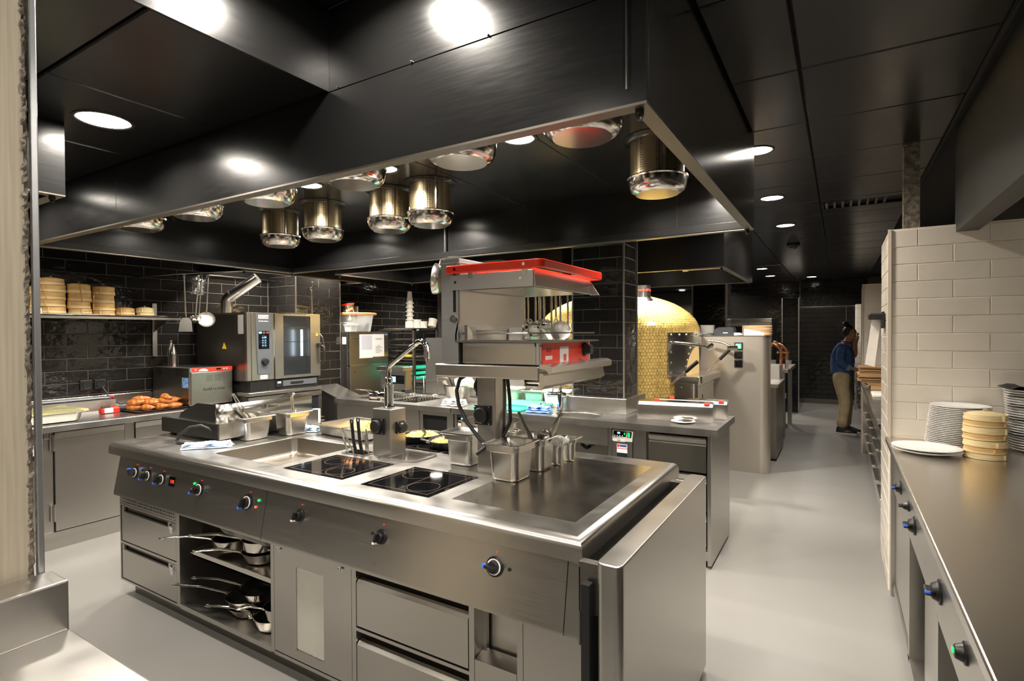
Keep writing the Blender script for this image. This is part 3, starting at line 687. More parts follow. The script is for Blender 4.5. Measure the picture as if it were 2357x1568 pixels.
pan((-2.70, 1.645, S1+.020), .098, .062, PI+.627, .25, 'steel saucepan with the longest handle sticking out of the upper shelf', True)
pan((-2.47, 1.655, S1+.001), .095, .056, PI+.65, .22, 'lower steel pan of the right pair on the upper island shelf', True, .78)
pan((-2.47, 1.655, S1+.058), .090, .060, PI+.475, .28, 'upper steel saucepan of the right pair on the upper island shelf', True, .95)
pan((-2.30, 1.70, S1+.001), .085, .060, PI-.5, .10, 'steel pan half hidden behind the right edge of the upper shelf', True, .9, hook=False)
pan((-2.56, 1.64, S2+.001), .100, .048, PI+2.6, .08, 'bottom steel frying pan of the stack on the lowest shelf', True, .75, hook=False)
pan((-2.56, 1.64, S2+.046), .110, .05, PI+.336, .33, 'second steel frying pan of the stack on the lowest shelf', True, .8)
pan((-2.475, 1.66, S2+.098), .112, .05, PI+.326, .29, 'top black-lined frying pan tilted on the lowest shelf stack', True, .8)
pan((-2.335, 1.615, S2+.001), .085, .060, PI+.31, .28, 'steel saucepan at the front right of the lowest shelf', True, .8)
pan((-2.275, 1.625, S2+.063), .080, .06, PI+.83, .12, 'steel saucepan with the short handle nested above the front right pan', True, .95, hook=False)
# trays slid in under the range
tr = E('oven_tray', 'pair of steel trays slid in under the range above the pans', 'tray', (-2.45, 1.62, .50))
bm = newbm(); loft(bm, [rr(-2.44, 1.76, .46, .50, .03, .575), rr(-2.44, 1.76, .44, .48, .03, .572), rr(-2.44, 1.76, .40, .44, .04, .53), rr(-2.44, 1.76, .36, .40, .04, .527)], cap1=True); obj('upper_tray', bm, M['steel_satin'], tr, 50)
# ================================================================= things on the island
def gn(loc, w, d, h, label, rz=0, grp='steel food pans on the island', lid=False, m='steel_satin', inner='steel_dark', name='steel_food_pan'):
    """gastronorm container, local build, standing at loc"""
    t = E(name, label, 'food pan', (0, 0, 0), grp)
    bm = newbm(); tp = .012
    loft(bm, [rr(0, 0, w-.06-tp, d-.06-tp, .02, .0), rr(0, 0, w-.045-tp, d-.045-tp, .028, .004), rr(0, 0, w-.038-tp, d-.038-tp, .028, .015), rr(0, 0, w-.038, d-.038, .026, h*.77), rr(0, 0, w-.036, d-.036, .026, h*.78), rr(0, 0, w-.018, d-.018, .022, h*.81), rr(0, 0, w-.018, d-.018, .022, h-.004), rr(0, 0, w, d, .012, h-.004), rr(0, 0, w+.002, d+.002, .012, h), rr(0, 0, w-.002, d-.002, .012, h+.002), rr(0, 0, w-.022, d-.022, .022, h), rr(0, 0, w-.024, d-.024, .022, h-.01), rr(0, 0, w-.038, d-.038, .024, h*.8), rr(0, 0, w-.046-tp, d-.046-tp, .028, .018), rr(0, 0, w-.07-tp, d-.07-tp, .02, .006)], cap0=True, cap1=True)
    obj('pan_shell', bm, M[m], t, 50)
    if lid:
        bm = newbm(); loft(bm, [rr(0, 0, w+.004, d+.004, .012, h+.003), rr(0, 0, w+.004, d+.004, .012, h+.006), rr(0, 0, w-.03, d-.03, .02, h+.006), rr(0, 0, w-.05, d-.05, .02, h-.004)], cap1=True); obj('lid', bm, M['steel_satin'], t, 50)
    t.location = loc; t.rotation_euler = (0, 0, rz); WL[t.name] = V(loc)
    return t
gn((-2.955, 1.925, TZ), .176, .20, .135, 'steel food pan holding tongs and black spatulas beside the griddle')
gn((-2.885, 2.14, TZ), .176, .19, .14, 'steel food pan holding one upright steel handle behind the tong pan')
gn((-1.505, 2.055, TZ), .176, .162, .15, 'steel food pan with a lid left of the salamander post', lid=True)
gn((-1.185, 1.945, TZ), .176, .190, .155, 'nearest steel food pan with ladle on the griddle plate')
gn((-1.165, 2.135, TZ), .162, .165, .15, 'steel food pan holding serving tongs behind the nearest one')
gn((-1.125, 2.245, TZ), .105, .095, .115, 'small steel food pan covered with cling film')
gn((-1.105, 2.345, TZ), .105, .095, .115, 'smallest steel food pan at the back of the griddle row')
# cling film on the small pan
bm = newbm(); rs = random.Random(5)
R = []
for k, (s, z) in enumerate(((.055, .100), (.060, .118), (.045, .124), (.02, .130))):
    R.append([V((-1.125+s*1.05*math.cos(a)+rs.uniform(-.006, .006), 2.245+s*math.sin(a)+rs.uniform(-.006, .006), TZ+z+rs.uniform(-.004, .008))) for a in [2*PI*i/16 for i in range(16)]])
loft(bm, R, cap1=True); tag(obj('cling_film', bm, M['plastic_clear'], None), 'crumpled clear cling film over the small steel pan', 'film')

def stick(name, label, cat, parts, grp=None):
    """parts: (part name, material, pts, r, n, flat)"""
    t = E(name, label, cat, parts[0][2][0], grp)
    for nm, m, pts, r in parts: TU(nm, t, M[m], pts, r)
    return t
def tongs(p0, p1, label, wid=.012, grp=None, cat='tongs'):
    p0, p1 = V(p0), V(p1); d = (p1-p0); L = d.length; d.normalize(); s = d.cross(V((0, 0, 1))).normalized(); n = s.cross(d)
    t = E('tongs', label, cat, p0, grp)
    for k in (-1, 1):
        bm = newbm(); ring = []
        for a, o, w_ in ((0, .014, .010), (.5, .012, .010), (.9, .006, .010), (1, .003, .011)):
            c = p0 + d*L*a + n*o*k; ring.append([c + s*w_ + n*.001, c - s*w_ + n*.001, c - s*w_ - n*.001, c + s*w_ - n*.001])
        loft(bm, ring, cap0=True, cap1=True); obj('tong_arm', bm, M['steel_shiny'], t, 20)
    bm = newbm(); cyl(bm, p1 - s*wid, p1 + s*wid, .007, n=12); obj('tong_hinge', bm, M['steel_shiny'], t)
    return t
tongs((-2.93, 1.93, .93), (-3.01, 1.845, 1.165), 'long steel tongs standing in the left food pan')
tongs((-2.94, 1.96, .92), (-3.035, 1.90, 1.09), 'black-handled tongs in the left food pan')
stick('spatula', 'black spatula handle in the left food pan', 'spatula', [('handle', 'black_plastic', [(-2.93, 1.92, .93), (-2.99, 1.88, 1.03), (-3.04, 1.85, 1.10)], .008), ('blade', 'steel_shiny', [(-2.93, 1.92, .93), (-2.925, 1.925, .91)], .006)])
stick('spatula', 'second black spatula handle in the left food pan', 'spatula', [('handle', 'black_plastic', [(-2.95, 1.90, .93), (-3.03, 1.85, 1.04), (-3.07, 1.83, 1.09)], .007), ('blade', 'steel_shiny', [(-2.95, 1.90, .93), (-2.945, 1.905, .91)], .005)])
stick('ladle', 'steel ladle handle standing in the second food pan', 'ladle', [('handle', 'steel_shiny', [(-2.86, 2.14, .94), (-2.868, 2.135, 1.06), (-2.872, 2.135, 1.135), (-2.866, 2.137, 1.150), (-2.858, 2.14, 1.145)], .0085), ('bowl', 'steel_satin', [(-2.86, 2.14, .94), (-2.86, 2.14, .92)], .02)])
# slot utensils
tongs((-2.13, 1.965, .82), (-2.195, 1.925, 1.02), 'steel tongs leaning left in the worktop slot')
for k, (x, y, h, r, m) in enumerate(((-2.125, 1.955, 1.075, .0085, 'black_plastic'), (-2.085, 1.96, 1.085, .0085, 'black_plastic'))):
    t = stick('palette_knife', ('left', 'right')[k]+' palette knife with a holed black handle in the worktop slot', 'knife', [('handle', m, [(x, y, .90), (x-.012, y-.004, .96), (x-.02, y-.008, h-.02)], r), ('blade', 'steel_shiny', [(x+.004, y+.002, .83), (x, y, .90)], .005), ('handle_eye', m, [(x-.02+.009*math.cos(a), y-.008, h-.014+.012*math.sin(a)) for a in [i*PI/8 for i in range(17)]], .004)])
for k, (x, h) in enumerate(((-2.062, 1.00), (-2.055, 1.03), (-2.048, 1.01))):
    stick('spoon', ('leftmost', 'middle', 'rightmost')[k]+' thin steel spoon handle in the worktop slot', 'spoon', [('handle', 'steel_shiny', [(x, 1.97, .84), (x+.002, 1.962, .93), (x+.004, 1.955, h)], .0045), ('bowl', 'steel_shiny', [(x, 1.97, .84), (x, 1.97, .82)], .010)])
# tongs / ladles in the right pans
tongs((-1.16, 2.12, .93), (-1.075, 2.20, 1.145), 'steel serving tongs with a spoon end in the rear food pan')
bm = newbm(); lathe(bm, [(0, 0), (.018, .003), (.030, .012), (.034, .022)], (-1.125, 2.13, 1.045), 20, axis=(.5, -.75, .45)); tag(obj('serving_spoon', bm, M['steel_shiny'], None), 'shiny heart-like serving spoon bowl between the tongs in the rear food pan', 'spoon')
stick('ladle', 'black ladle handle leaning left in the rear food pan', 'ladle', [('handle', 'black_rubber', [(-1.15, 2.15, .95), (-1.21, 2.13, 1.07), (-1.245, 2.12, 1.14)], .007), ('bowl', 'steel_shiny', [(-1.15, 2.15, .95), (-1.148, 2.15, .93)], .016)])
stick('ladle', 'steel handle leaning left in the rear food pan beside the black one', 'ladle', [('handle', 'steel_dark', [(-1.14, 2.11, .95), (-1.19, 2.09, 1.08), (-1.225, 2.075, 1.16)], .0065), ('bowl', 'steel_shiny', [(-1.14, 2.11, .95), (-1.138, 2.11, .93)], .016)])
stick('ladle', 'small shiny ladle lying in the nearest food pan', 'ladle', [('handle', 'steel_shiny', [(-1.165, 1.95, .93), (-1.20, 1.935, 1.03), (-1.225, 1.925, 1.075)], .006), ('bowl', 'steel_shiny', [(-1.165, 1.95, .93), (-1.16, 1.95, .92)], .025)])

# --- table-top griddle with splash guard
M['griddle_side'] = mat('dark_griddle_side', (.10, .095, .09), .36, 1)
gd = E('table_griddle', 'low dark-sided steel table griddle with a tall splash guard', 'griddle', (-3.30, 2.10, TZ))
bm = newbm(); prism(bm, [(-3.60, .918), (-2.985, .918), (-2.985, 1.008), (-3.575, 1.008), (-3.60, .98)], 'Y', 1.744, 2.42); obj('body', bm, M['steel_satin'], gd, 30)
B('side_plate', gd, M['griddle_side'], (-3.595, -2.99, 1.738, 1.744, .920, 1.006))
def guard(y): return [(-3.47, 1.006), (-3.44, 1.04), (-3.26, 1.108), (-3.07, 1.108), (-3.07, 1.006)]
bm = newbm(); prism(bm, guard(0), 'Y', 1.774, 1.782); obj('guard_side', bm, M['griddle_side'], gd, 30)
bm = newbm(); prism(bm, guard(0), 'Y', 2.39, 2.398); obj('guard_side', bm, M['steel_dark'], gd, 30)
bm = newbm(); cc = V((-3.07, 1.824, 0)); pts = [(cc.x+.05*math.sin(a), cc.y-.05*math.cos(a)) for a in [i*PI/16 for i in range(9)]] + [(-3.02, 2.395)]
loft(bm, [[V((x, y, 1.006)), V((x, y, 1.112))] for x, y in pts], closed=False); g = obj('guard_rear', bm, M['steel_satin'], gd, 60)
g.modifiers.new('s', 'SOLIDIFY').thickness = .004
text('Berner', .024, M['black_plastic'], gd, (-3.0135, 2.075, 1.062), (0, 1, 0), (0, 0, 1))
TU('logo_ring', gd, M['black_plastic'], [(-3.0145, 2.045+.014*math.cos(a), 1.071+.014*math.sin(a)) for a in [2*PI*i/20 for i in range(20)]], .0014, 6, True)
B('logo_stroke', gd, M['black_plastic'], (-3.0165, -3.0135, 2.044, 2.0465, 1.062, 1.074))
for x in (-3.54, -3.03):
    for y in (1.78, 2.38): CY('foot', gd, M['black_rubber'], (x, y, TZ), (x, y, .92), .018, .014)
# --- cable loop
tag(TU('power_cable', None, M['black_rubber'], [(-3.045, 1.755, .935), (-3.06, 1.735, .975), (-3.10, 1.705, .998), (-3.15, 1.67, .988), (-3.19, 1.64, .95), (-3.20, 1.625, .915), (-3.17, 1.62, .908), (-3.12, 1.63, .908), (-3.08, 1.65, .908)], .0085, 10), 'thick black cable looping up from the griddle', 'cable')
# --- cloths
def cloth(loc, w, d, h, m, label, rz=0, seed=1, layers=3, name='folded_cloth', cat='cloth'):
    rs = random.Random(seed); bm = newbm(); N = 16
    ca, sa = math.cos(rz), math.sin(rz)
    for l in range(layers):
        R = []
        ww, dd = w*(1-.05*l), d*(1-.12*l)
        for i in range(N+1):
            u = i/N-.5; ring = []
            for k in range(12):
                a = 2*PI*k/12; py = .5*dd*math.copysign(abs(math.cos(a))**.6, math.cos(a)); pz = .5*(h/layers)*math.copysign(abs(math.sin(a))**.7, math.sin(a))
                px = u*ww + .004*math.sin(i*1.7+l+k*.3)
                py2 = py*(1+.10*math.sin(3*u*PI+l)) + rs.uniform(-.002, .002)
                z = (l+.5)*h/layers + pz*(.85+.3*math.sin(i*.9+l*2)) + .004*math.sin(i*.8+k)*l + rs.uniform(-.001, .001)
                ring.append(V((loc[0]+px*ca-py2*sa, loc[1]+px*sa+py2*ca, loc[2]+max(z, .001))))
            R.append(ring)
        loft(bm, R, cap0=True, cap1=True)
    return tag(obj(name, bm, M[m], None, 70), label, cat)
cloth((-2.93, 1.645, TZ), .25, .075, .028, 'cloth_blue', 'folded light blue cloth on the island front edge', .85, 3)
cloth((-2.86, 2.262, TZ), .15, .10, .030, 'cloth_blue', 'folded light blue cloth behind the steel food pans', .3, 4)
# --- box and bread tray behind pans
tag(B('white_box', None, M['paper'], (-3.10, -3.06, 2.43, 2.50, TZ, 1.0), bev=.003), 'small white upright box behind the food pans', 'box')
t = E('bread_tray', 'dark tray lined with parchment holding bread slices', 'tray', (-3.13, 2.50, TZ))
bm = newbm(); loft(bm, [rr(-3.2, 2.50, .20, .12, .01, TZ), rr(-3.2, 2.50, .22, .14, .01, TZ+.012), rr(-3.2, 2.50, .21, .13, .01, TZ+.012), rr(-3.2, 2.50, .19, .11, .01, TZ+.003)], cap0=True, cap1=True); obj('tray', bm, M['steel_dark'], t)
bm = newbm(); loft(bm, [[V((-3.11, 2.435, TZ+.014)), V((-3.105, 2.50, TZ+.045)), V((-3.10, 2.57, TZ+.035))], [V((-3.20, 2.44, TZ+.014)), V((-3.2, 2.50, TZ+.012)), V((-3.2, 2.56, TZ+.014))], [V((-3.29, 2.44, TZ+.03)), V((-3.29, 2.50, TZ+.05)), V((-3.29, 2.56, TZ+.05))]], closed=False); obj('parchment_sheet', bm, M['parchment'], t, 0)
for k in range(4):
    bm = newbm(); blob(bm, (-3.24+.03*k, 2.485+.01*(k % 2), TZ+.024), .028, .04, .012, 10, 6, .1); obj('bread_slice', bm, M['croissant'], t)
# --- tray of pasta
t = E('pasta_tray', 'shallow steel tray with a heap of yellow pasta behind the bratt pan', 'tray', (-2.50, 2.33, TZ))
def P2(x, y): return (x, y)
bm = newbm(); cx, cy, an = -2.515, 2.345, -.10
loft(bm, [rr(cx, cy, .42, .27, .03, TZ+.001, ang=an), rr(cx, cy, .44, .29, .04, TZ+.006, ang=an), rr(cx, cy, .455, .305, .04, TZ+.055, ang=an), rr(cx, cy, .50, .35, .02, TZ+.057, ang=an), rr(cx, cy, .50, .35, .02, TZ+.062, ang=an), rr(cx, cy, .452, .302, .04, TZ+.062, ang=an), rr(cx, cy, .435, .285, .04, TZ+.012, ang=an), rr(cx, cy, .41, .26, .03, TZ+.006, ang=an)], cap0=True, cap1=True); obj('tray', bm, M['steel_satin'], t, 50)
B('yellow_wall', t, M['parchment'], (-2.70, -2.33, 2.47, 2.474, TZ+.01, TZ+.056))
bm = newbm(); rs = random.Random(9)
for k in range(420):
    a = rs.random()*2*PI; r = rs.random()**.6*.13; x, y = -2.42+r*math.cos(a)*.95, 2.375+r*math.sin(a)*.7
    z = TZ+.012 + max(0, (.13-r))*.62*rs.random()**.5 + .002
    d = V((rs.uniform(-1, 1), rs.uniform(-1, 1), rs.uniform(-.3, .3))).normalized()*.014
    cyl(bm, V((x, y, z))-d, V((x, y, z))+d, .0055, n=6)
o = obj('pasta_heap', bm, M['pasta'], t); o['kind'] = 'stuff'
# --- faucet pod
fp = E('faucet_pod', 'square steel pod on the island with black sockets', 'socket pod', (-1.965, 2.03, TZ))
B('pod_body', fp, M['steel'], (-2.025, -1.903, 1.975, 2.085, TZ, 1.135), bev=.003)
def socket(par, c, nd, sz=.032, name='socket_box'):
    c, nd = V(c), V(nd); ud = V((0, 0, 1)).cross(nd)
    bm = newbm()
    def slab(s, a, b, bm=bm):
        loft(bm, [[c + ud*x*s + V((0, 0, y*s)) + nd*a for x, y in ((-1,-1),(1,-1),(1,1),(-1,1))], [c + ud*x*s + V((0, 0, y*s)) + nd*b for x, y in ((-1,-1),(1,-1),(1,1),(-1,1))]], cap0=True, cap1=True)
    slab(sz, 0, .010); o = obj(name, bm, M['black_plastic'], par, 30)
    bm = newbm(); lathe(bm, [(sz*.82, .010), (sz*.82, .026), (sz*.72, .030)], c, 24, axis=nd, cap1=True); obj('socket_lid', bm, M['black_plastic'], o)
    for x in (-1, 1):
        for y in (-1, 1):
            bm = newbm(); blob(bm, c + ud*x*sz*.85 + V((0, 0, y*sz*.85)) + nd*.0105, .003, .003, .003, 8, 5); obj('socket_screw', bm, M['steel_satin'], o)
    return o
socket(fp, (-1.985, 1.975, 1.048), (0, -1, 0), .040); socket(fp, (-1.903, 2.045, 1.04), (1, 0, 0), .030)
fa = E('faucet', 'tall chrome faucet with long angled spout on the island pod', 'faucet', (-1.965, 2.03, 1.135))
LA('faucet_body', fa, M['chrome'], [(.030, 0), (.030, .006), (.024, .010), (.023, .03), (.0235, .105), (.026, .112), (.026, .120), (.0185, .124), (.020, .128), (.020, .150), (.017, .154), (.0135, .158), (.0135, .19)], (-1.965, 2.03, 1.135), 28)
TU('spout', fa, M['chrome'], [(-1.965, 2.03, 1.31), (-1.964, 2.03, 1.335), (-1.955, 2.03, 1.352), (-1.94, 2.03, 1.363), (-1.80, 2.03, 1.452), (-1.765, 2.03, 1.472), (-1.742, 2.03, 1.474), (-1.722, 2.03, 1.462), (-1.712, 2.03, 1.44), (-1.710, 2.03, 1.42)], .0135, 14)
LA('spout_tip', fa, M['chrome'], [(.0155, 0), (.0155, -.032), (.012, -.033), (.010, -.045)], (-1.710, 2.03, 1.424), 20)
bm = newbm(); lathe(bm, [(.018, 0), (.018, .03), (.014, .034), (.014, .048), (.022, .052), (.022, .095), (.019, .10)], (-1.985, 2.03, 1.195), 20, axis=(-1, 0, -.02), cap1=True); obj('mixer_lever', bm, M['chrome'], fa)
TU('lever_pin', fa, M['chrome'], [(-2.02, 2.03, 1.170), (-2.10, 2.03, 1.168)], .007)
# --- salamander post + salamander
po = E('service_post', 'square steel post carrying the salamander shelf with black sockets', 'post', (-1.317, 2.0, TZ))
B('post', po, M['steel'], (-1.365, -1.270, 1.954, 2.05, TZ, 1.335), bev=.003)
B('post_foot', po, M['steel_dark'], (-1.375, -1.26, 1.944, 2.06, TZ, TZ+.004))
socket(po, (-1.332, 1.954, 1.155), (0, -1, 0), .042); socket(po, (-1.365, 2.0, 1.275), (-1, 0, 0), .04)
po_sh = E('salamander_shelf', 'thick steel shelf on the post beneath the salamander', 'shelf', (-1.22, 2.1, 1.33))
B('shelf_top', po_sh, M['steel_x'], (-1.476, -.973, 1.80, 2.40, 1.331, 1.384), bev=.005)
bm = newbm(); prism(bm, [(-.972, 1.392), (-.94, 1.392), (-.918, 1.384), (-.918, 1.362), (-.93, 1.356), (-.945, 1.372), (-.972, 1.376)], 'Y', 1.802, 2.42); obj('front_rail', bm, M['steel_satin'], po_sh, 30)
bm = newbm(); prism(bm, [(-.972, 1.358), (-.955, 1.358), (-.945, 1.312), (-.962, 1.300), (-.972, 1.31)], 'Y', 1.802, 2.40); obj('rail_skirt', bm, M['steel_satin'], po_sh, 30)
tag(TU('power_cable', None, M['black_rubber'], [(-1.40, 1.93, 1.33), (-1.43, 1.915, 1.31), (-1.44, 1.905, 1.26), (-1.425, 1.90, 1.20), (-1.38, 1.895, 1.13), (-1.31, 1.895, 1.06), (-1.25, 1.90, 1.02), (-1.235, 1.915, 1.0), (-1.27, 1.935, 1.0)], .0085, 10), 'black cable hanging from the salamander shelf across the post', 'cable')
tag(TU('power_cable', None, M['black_rubber'], [(-1.262, 2.04, 1.33), (-1.255, 2.05, 1.22), (-1.252, 2.05, 1.12), (-1.27, 2.02, 1.06), (-1.32, 1.93, 1.01), (-1.35, 1.93, .985)], .008, 10), 'black cable running down the right side of the post', 'cable')
sa = E('salamander_grill', 'steel salamander grill with red handle frame and red control panel', 'grill', (-1.2, 2.07, 1.386))
B('housing', sa, M['steel'], (-1.34, -.992, 1.815, 2.30, 1.388, 1.472), bev=.002)
bm = newbm(); prism(bm, [(-1.335, 1.472), (-1.315, 1.459), (-.995, 1.459), (-.995, 1.472)], 'Y', 1.808, 1.815); obj('side_fold', bm, M['alu'], sa, 20)
B('corner_strip', sa, M['alu'], (-.992, -.977, 1.813, 2.302, 1.388, 1.474), bev=.002)
fp_ = B('control_front', sa, M['red_label'], (-.977, -.9745, 1.835, 2.285, 1.390, 1.472))
B('white_panel', fp_, M['paper'], (-.9745, -.9735, 1.985, 2.065, 1.393, 1.455))
B('panel_square', fp_, M['red_label'], (-.9735, -.9725, 2.018, 2.042, 1.396, 1.424))
B('dark_label', fp_, mat('dark_red_label', (.30, .02, .02), .5), (-.9745, -.9735, 1.866, 1.906, 1.436, 1.452))
for k in range(4): B('button', fp_, M['paper'], (-.9745, -.9735, 1.858+k*.015, 1.870+k*.015, 1.407, 1.422))
for z in (1.402, 1.462):
    for y in (1.826,):
        bm = newbm(); cyl(bm, (-.977, y, z), (-.974, y, z), .004, n=10); obj('screw', bm, M['steel_dark'], sa)
bm = newbm(); lathe(bm, [(.030, 0), (.030, .010), (.022, .014), (.020, .036)], (-.974, 2.232, 1.438), 24, axis=(1, 0, 0), cap1=True); obj('knob', bm, M['black_plastic'], sa)
# grill plate (bottom) and rear back panel
B('grill_plate', sa, M['steel_dark'], (-1.36, -.945, 1.79, 2.33, 1.474, 1.480))
B('rear_column', sa, M['alu'], (-1.438, -1.35, 1.80, 1.93, 1.386, 1.806), (-1.438, -1.35, 2.20, 2.33, 1.386, 1.806), (-1.438, -1.36, 1.93, 2.2, 1.386, 1.80), bev=.002)
B('top_cap', sa, M['alu'], (-1.441, -1.341, 1.797, 2.333, 1.804, 1.822), bev=.002)
B('slide_slot', sa, M['black_gap'], (-1.374, -1.362, 1.7985, 1.801, 1.60, 1.795))
bm = newbm(); prism(bm, [(-1.348, 1.80), (-1.340, 1.80), (-1.340, 1.575), (-1.358, 1.51), (-1.358, 1.482), (-1.366, 1.482), (-1.366, 1.51), (-1.348, 1.58)], 'Y', 1.80, 2.33); obj('back_plate', bm, M['steel'], sa, 30)
bm = newbm(); lathe(bm, [(.016, 0), (.016, .005)], (-1.372, 1.797, 1.572), 20, axis=(0, -1, 0), cap1=True); lathe(bm, [(.005, .005), (.005, .008)], (-1.372, 1.797, 1.572), 10, axis=(0, -1, 0), cap1=True); obj('pivot', bm, M['steel_satin'], sa)
bm = newbm(); prism(bm, [(1.81, 1.545), (1.845, 1.515), (1.85, 1.49), (1.81, 1.482)], 'X', -1.325, -1.31); obj('rack_hook', bm, M['steel_satin'], sa, 20)
TU('grill_rack_bar', sa, M['steel_satin'], [(-1.33, 1.81, 1.512), (-1.31, 2.31, 1.512), (-.96, 2.31, 1.512)], .0035)
# heating head
hd_ = B('head_side', sa, M['alu'], (-1.385, -.99, 1.790, 1.797, 1.690, 1.752), bev=.001)
B('head_side', sa, M['alu'], (-1.36, -.99, 2.33, 2.337, 1.690, 1.752), bev=.001)
B('heater_body', sa, M['steel_satin'], (-1.33, -.995, 1.80, 2.33, 1.694, 1.742))
B('heater_glass', sa, M['steel_shiny'], (-1.31, -1.005, 1.83, 2.30, 1.689, 1.694))
bm = newbm(); prism(bm, [(-.992, 1.752), (-.988, 1.752), (-.982, 1.690), (-.985, 1.688), (-.992, 1.690)], 'Y', 1.796, 2.335); obj('head_front', bm, M['steel'], sa, 30)
bm = newbm(); prism(bm, [(-.99, 1.752), (-.945, 1.684), (-.99, 1.684)], 'Y', 2.333, 2.338); obj('head_cheek', bm, M['steel_satin'], sa, 30)
bm = newbm(); prism(bm, [(-1.30, 1.752), (-1.285, 1.736), (-1.0, 1.736), (-1.0, 1.762), (-1.30, 1.762)], 'Y', 1.81, 2.32); obj('head_cover', bm, M['steel_satin'], sa, 30)
for x in (-1.355, -1.045):
    bm = newbm(); cyl(bm, (x, 1.791, 1.722), (x, 1.787, 1.722), .006, n=12); obj('screw', bm, M['chrome'], sa)
# red handle frame: rounded U
bm = newbm()
pts = [(-1.395, 1.790), (-1.385, 1.780), (-.975, 1.780), (-.957, 1.786), (-.950, 1.80), (-.950, 2.36), (-.957, 2.375), (-.97, 2.38), (-1.385, 2.38), (-1.395, 2.37)]
R = []
for i, p in enumerate(pts):
    a = V((*pts[max(i-1, 0)], 0)); b = V((*pts[min(i+1, len(pts)-1)], 0)); d = (b-a).normalized(); nrm = V((-d.y, d.x, 0))
    c = V((*p, 0)); R.append([c + nrm*.008 + V((0, 0, 1.757)), c + nrm*.008 + V((0, 0, 1.787)), c - nrm*.004 + V((0, 0, 1.790)), c - nrm*.008 + V((0, 0, 1.786)), c - nrm*.008 + V((0, 0, 1.760)), c - nrm*.004 + V((0, 0, 1.756))])
loft(bm, R, cap0=True, cap1=True); rf = obj('red_handle_frame', bm, M['red'], sa, 35)
for x in (-1.345, -1.02):
    bm = newbm(); cyl(bm, (x, 1.773, 1.773), (x, 1.769, 1.773), .0065, n=14); obj('frame_screw', bm, M['chrome'], rf)
for x in (-1.29, -1.04): B('frame_bracket', rf, M['steel_satin'], (x, x+.02, 1.788, 1.80, 1.735, 1.765))

# --- two frying pans with scrambled egg on the rear hob
def eggpan(x, y, r, ha, label, hl=.20):
    z = TZ+.003; t = E('egg_frying_pan', label, 'frying pan', (x, y, z), 'egg pans on the rear hob')
    LA('pan_body', t, M['black_plastic'], [(0, 0), (r*.72, 0), (r*.78, .004), (r-.002, .038), (r+.003, .040), (r+.001, .042), (r-.004, .039), (r*.75, .006), (0, .004)], (x, y, z), 36)
    TU('pan_rim', t, M['steel_satin'], [(x+(r+.001)*math.cos(a), y+(r+.001)*math.sin(a), z+.041) for a in [2*PI*i/40 for i in range(40)]], .0016, 6, True)
    bm = newbm(); rs = random.Random(int(x*100))
    for k in range(150):
        a = rs.random()*2*PI; q = math.sqrt(rs.random())*r*.80; blob(bm, (x+q*math.cos(a), y+q*math.sin(a), z+.022+.014*(1-q/r)+rs.uniform(0, .012)), rs.uniform(.008, .015), rs.uniform(.008, .015), rs.uniform(.006, .010), 7, 5, .3, rs)
    o = obj('scrambled_egg', bm, M['egg'], t, 60); o['kind'] = 'stuff'
    d = V((math.cos(ha), math.sin(ha), 0)); p = V((x, y, z+.034)) + d*r; h = obj_tube = newbm()
    tube(h, [p, p+d*.04+V((0, 0, .012)), p+d*hl*.5+V((0, 0, .04)), p+d*hl+V((0, 0, .062))], .009, 10, taper=[.7, .8, 1, 1.1]); obj('handle', h, M['steel_shiny'], t, 60)
    B('handle_plate', t, M['steel_satin'], (p.x-.014, p.x+.014, p.y-.008, p.y+.008, z+.022, z+.036), bev=.003)
eggpan(-2.03, 2.355, .112, .55, 'left black frying pan of scrambled eggs beside the faucet pod')
eggpan(-1.795, 2.30, .105, -2.5, 'right black frying pan of scrambled eggs behind the lidded food pan', .03)
# --- stock pot
x, y = -1.56, 2.36; z = TZ+.003
t = E('stock_pot', 'wide tall steel stock pot behind the salamander post', 'pot', (x, y, z))
LA('pot_body', t, M['steel_satin'], [(0, 0), (.150, 0), (.155, .005), (.155, .150), (.160, .153), (.160, .156), (.152, .156), (.151, .15), (.151, .01), (0, .006)], (x, y, z), 48)
for a in (-.25, PI-.25):
    d = V((math.cos(a), math.sin(a), 0)); s = V((-d.y, d.x, 0)); c = V((x, y, z+.12)) + d*.155
    TU('pot_handle', t, M['steel_shiny'], [c + s*.035, c + s*.035 + d*.025, c + d*.032, c - s*.035 + d*.025, c - s*.035], .006)
for k in range(3): bm = newbm(); blob(bm, (x+.135, y-.085+.018*k, z+.105-.012*(k % 2)), .005, .005, .005, 8, 6); obj('rivet', bm, M['chrome'], t)
# ================================================================= concrete column + foreground table
col = E('concrete_column', 'board-marked concrete column at the left edge of the picture', 'column', (-1.75, .1, 0))
B('shaft', col, M['concrete'], (-2.10, -1.478, -.35, .449, 0, 2.40))
bm = newbm(); rs = random.Random(3); R = []
for i in range(301):
    z = i*.008; R.append([V((-1.50, .445, z)), V((-1.4775+rs.uniform(-.002, .001), .4465+rs.uniform(-.002, .002), z)), V((-1.475+rs.uniform(-.005, .001), .453+rs.uniform(-.002, .002), z)), V((-1.479+rs.uniform(-.006, .003), .4575+rs.uniform(-.002, .001), z)), V((-1.50, .4595, z))])
loft(bm, R, closed=True, cap0=True, cap1=True); obj('chipped_edge', bm, M['concrete_rough'], col, 0)
B('corner_profile', col, M['alu'], (-1.486, -1.472, .4605, .4725, 0, 2.40), bev=.002)
ft = E('steel_table', 'steel work table with upstand in the bottom left foreground', 'table', (-.9, .1, 0))
B('table_top', ft, M['steel_top'], (-1.374, .10, -.70, .480, .862, .90), bev=.004)
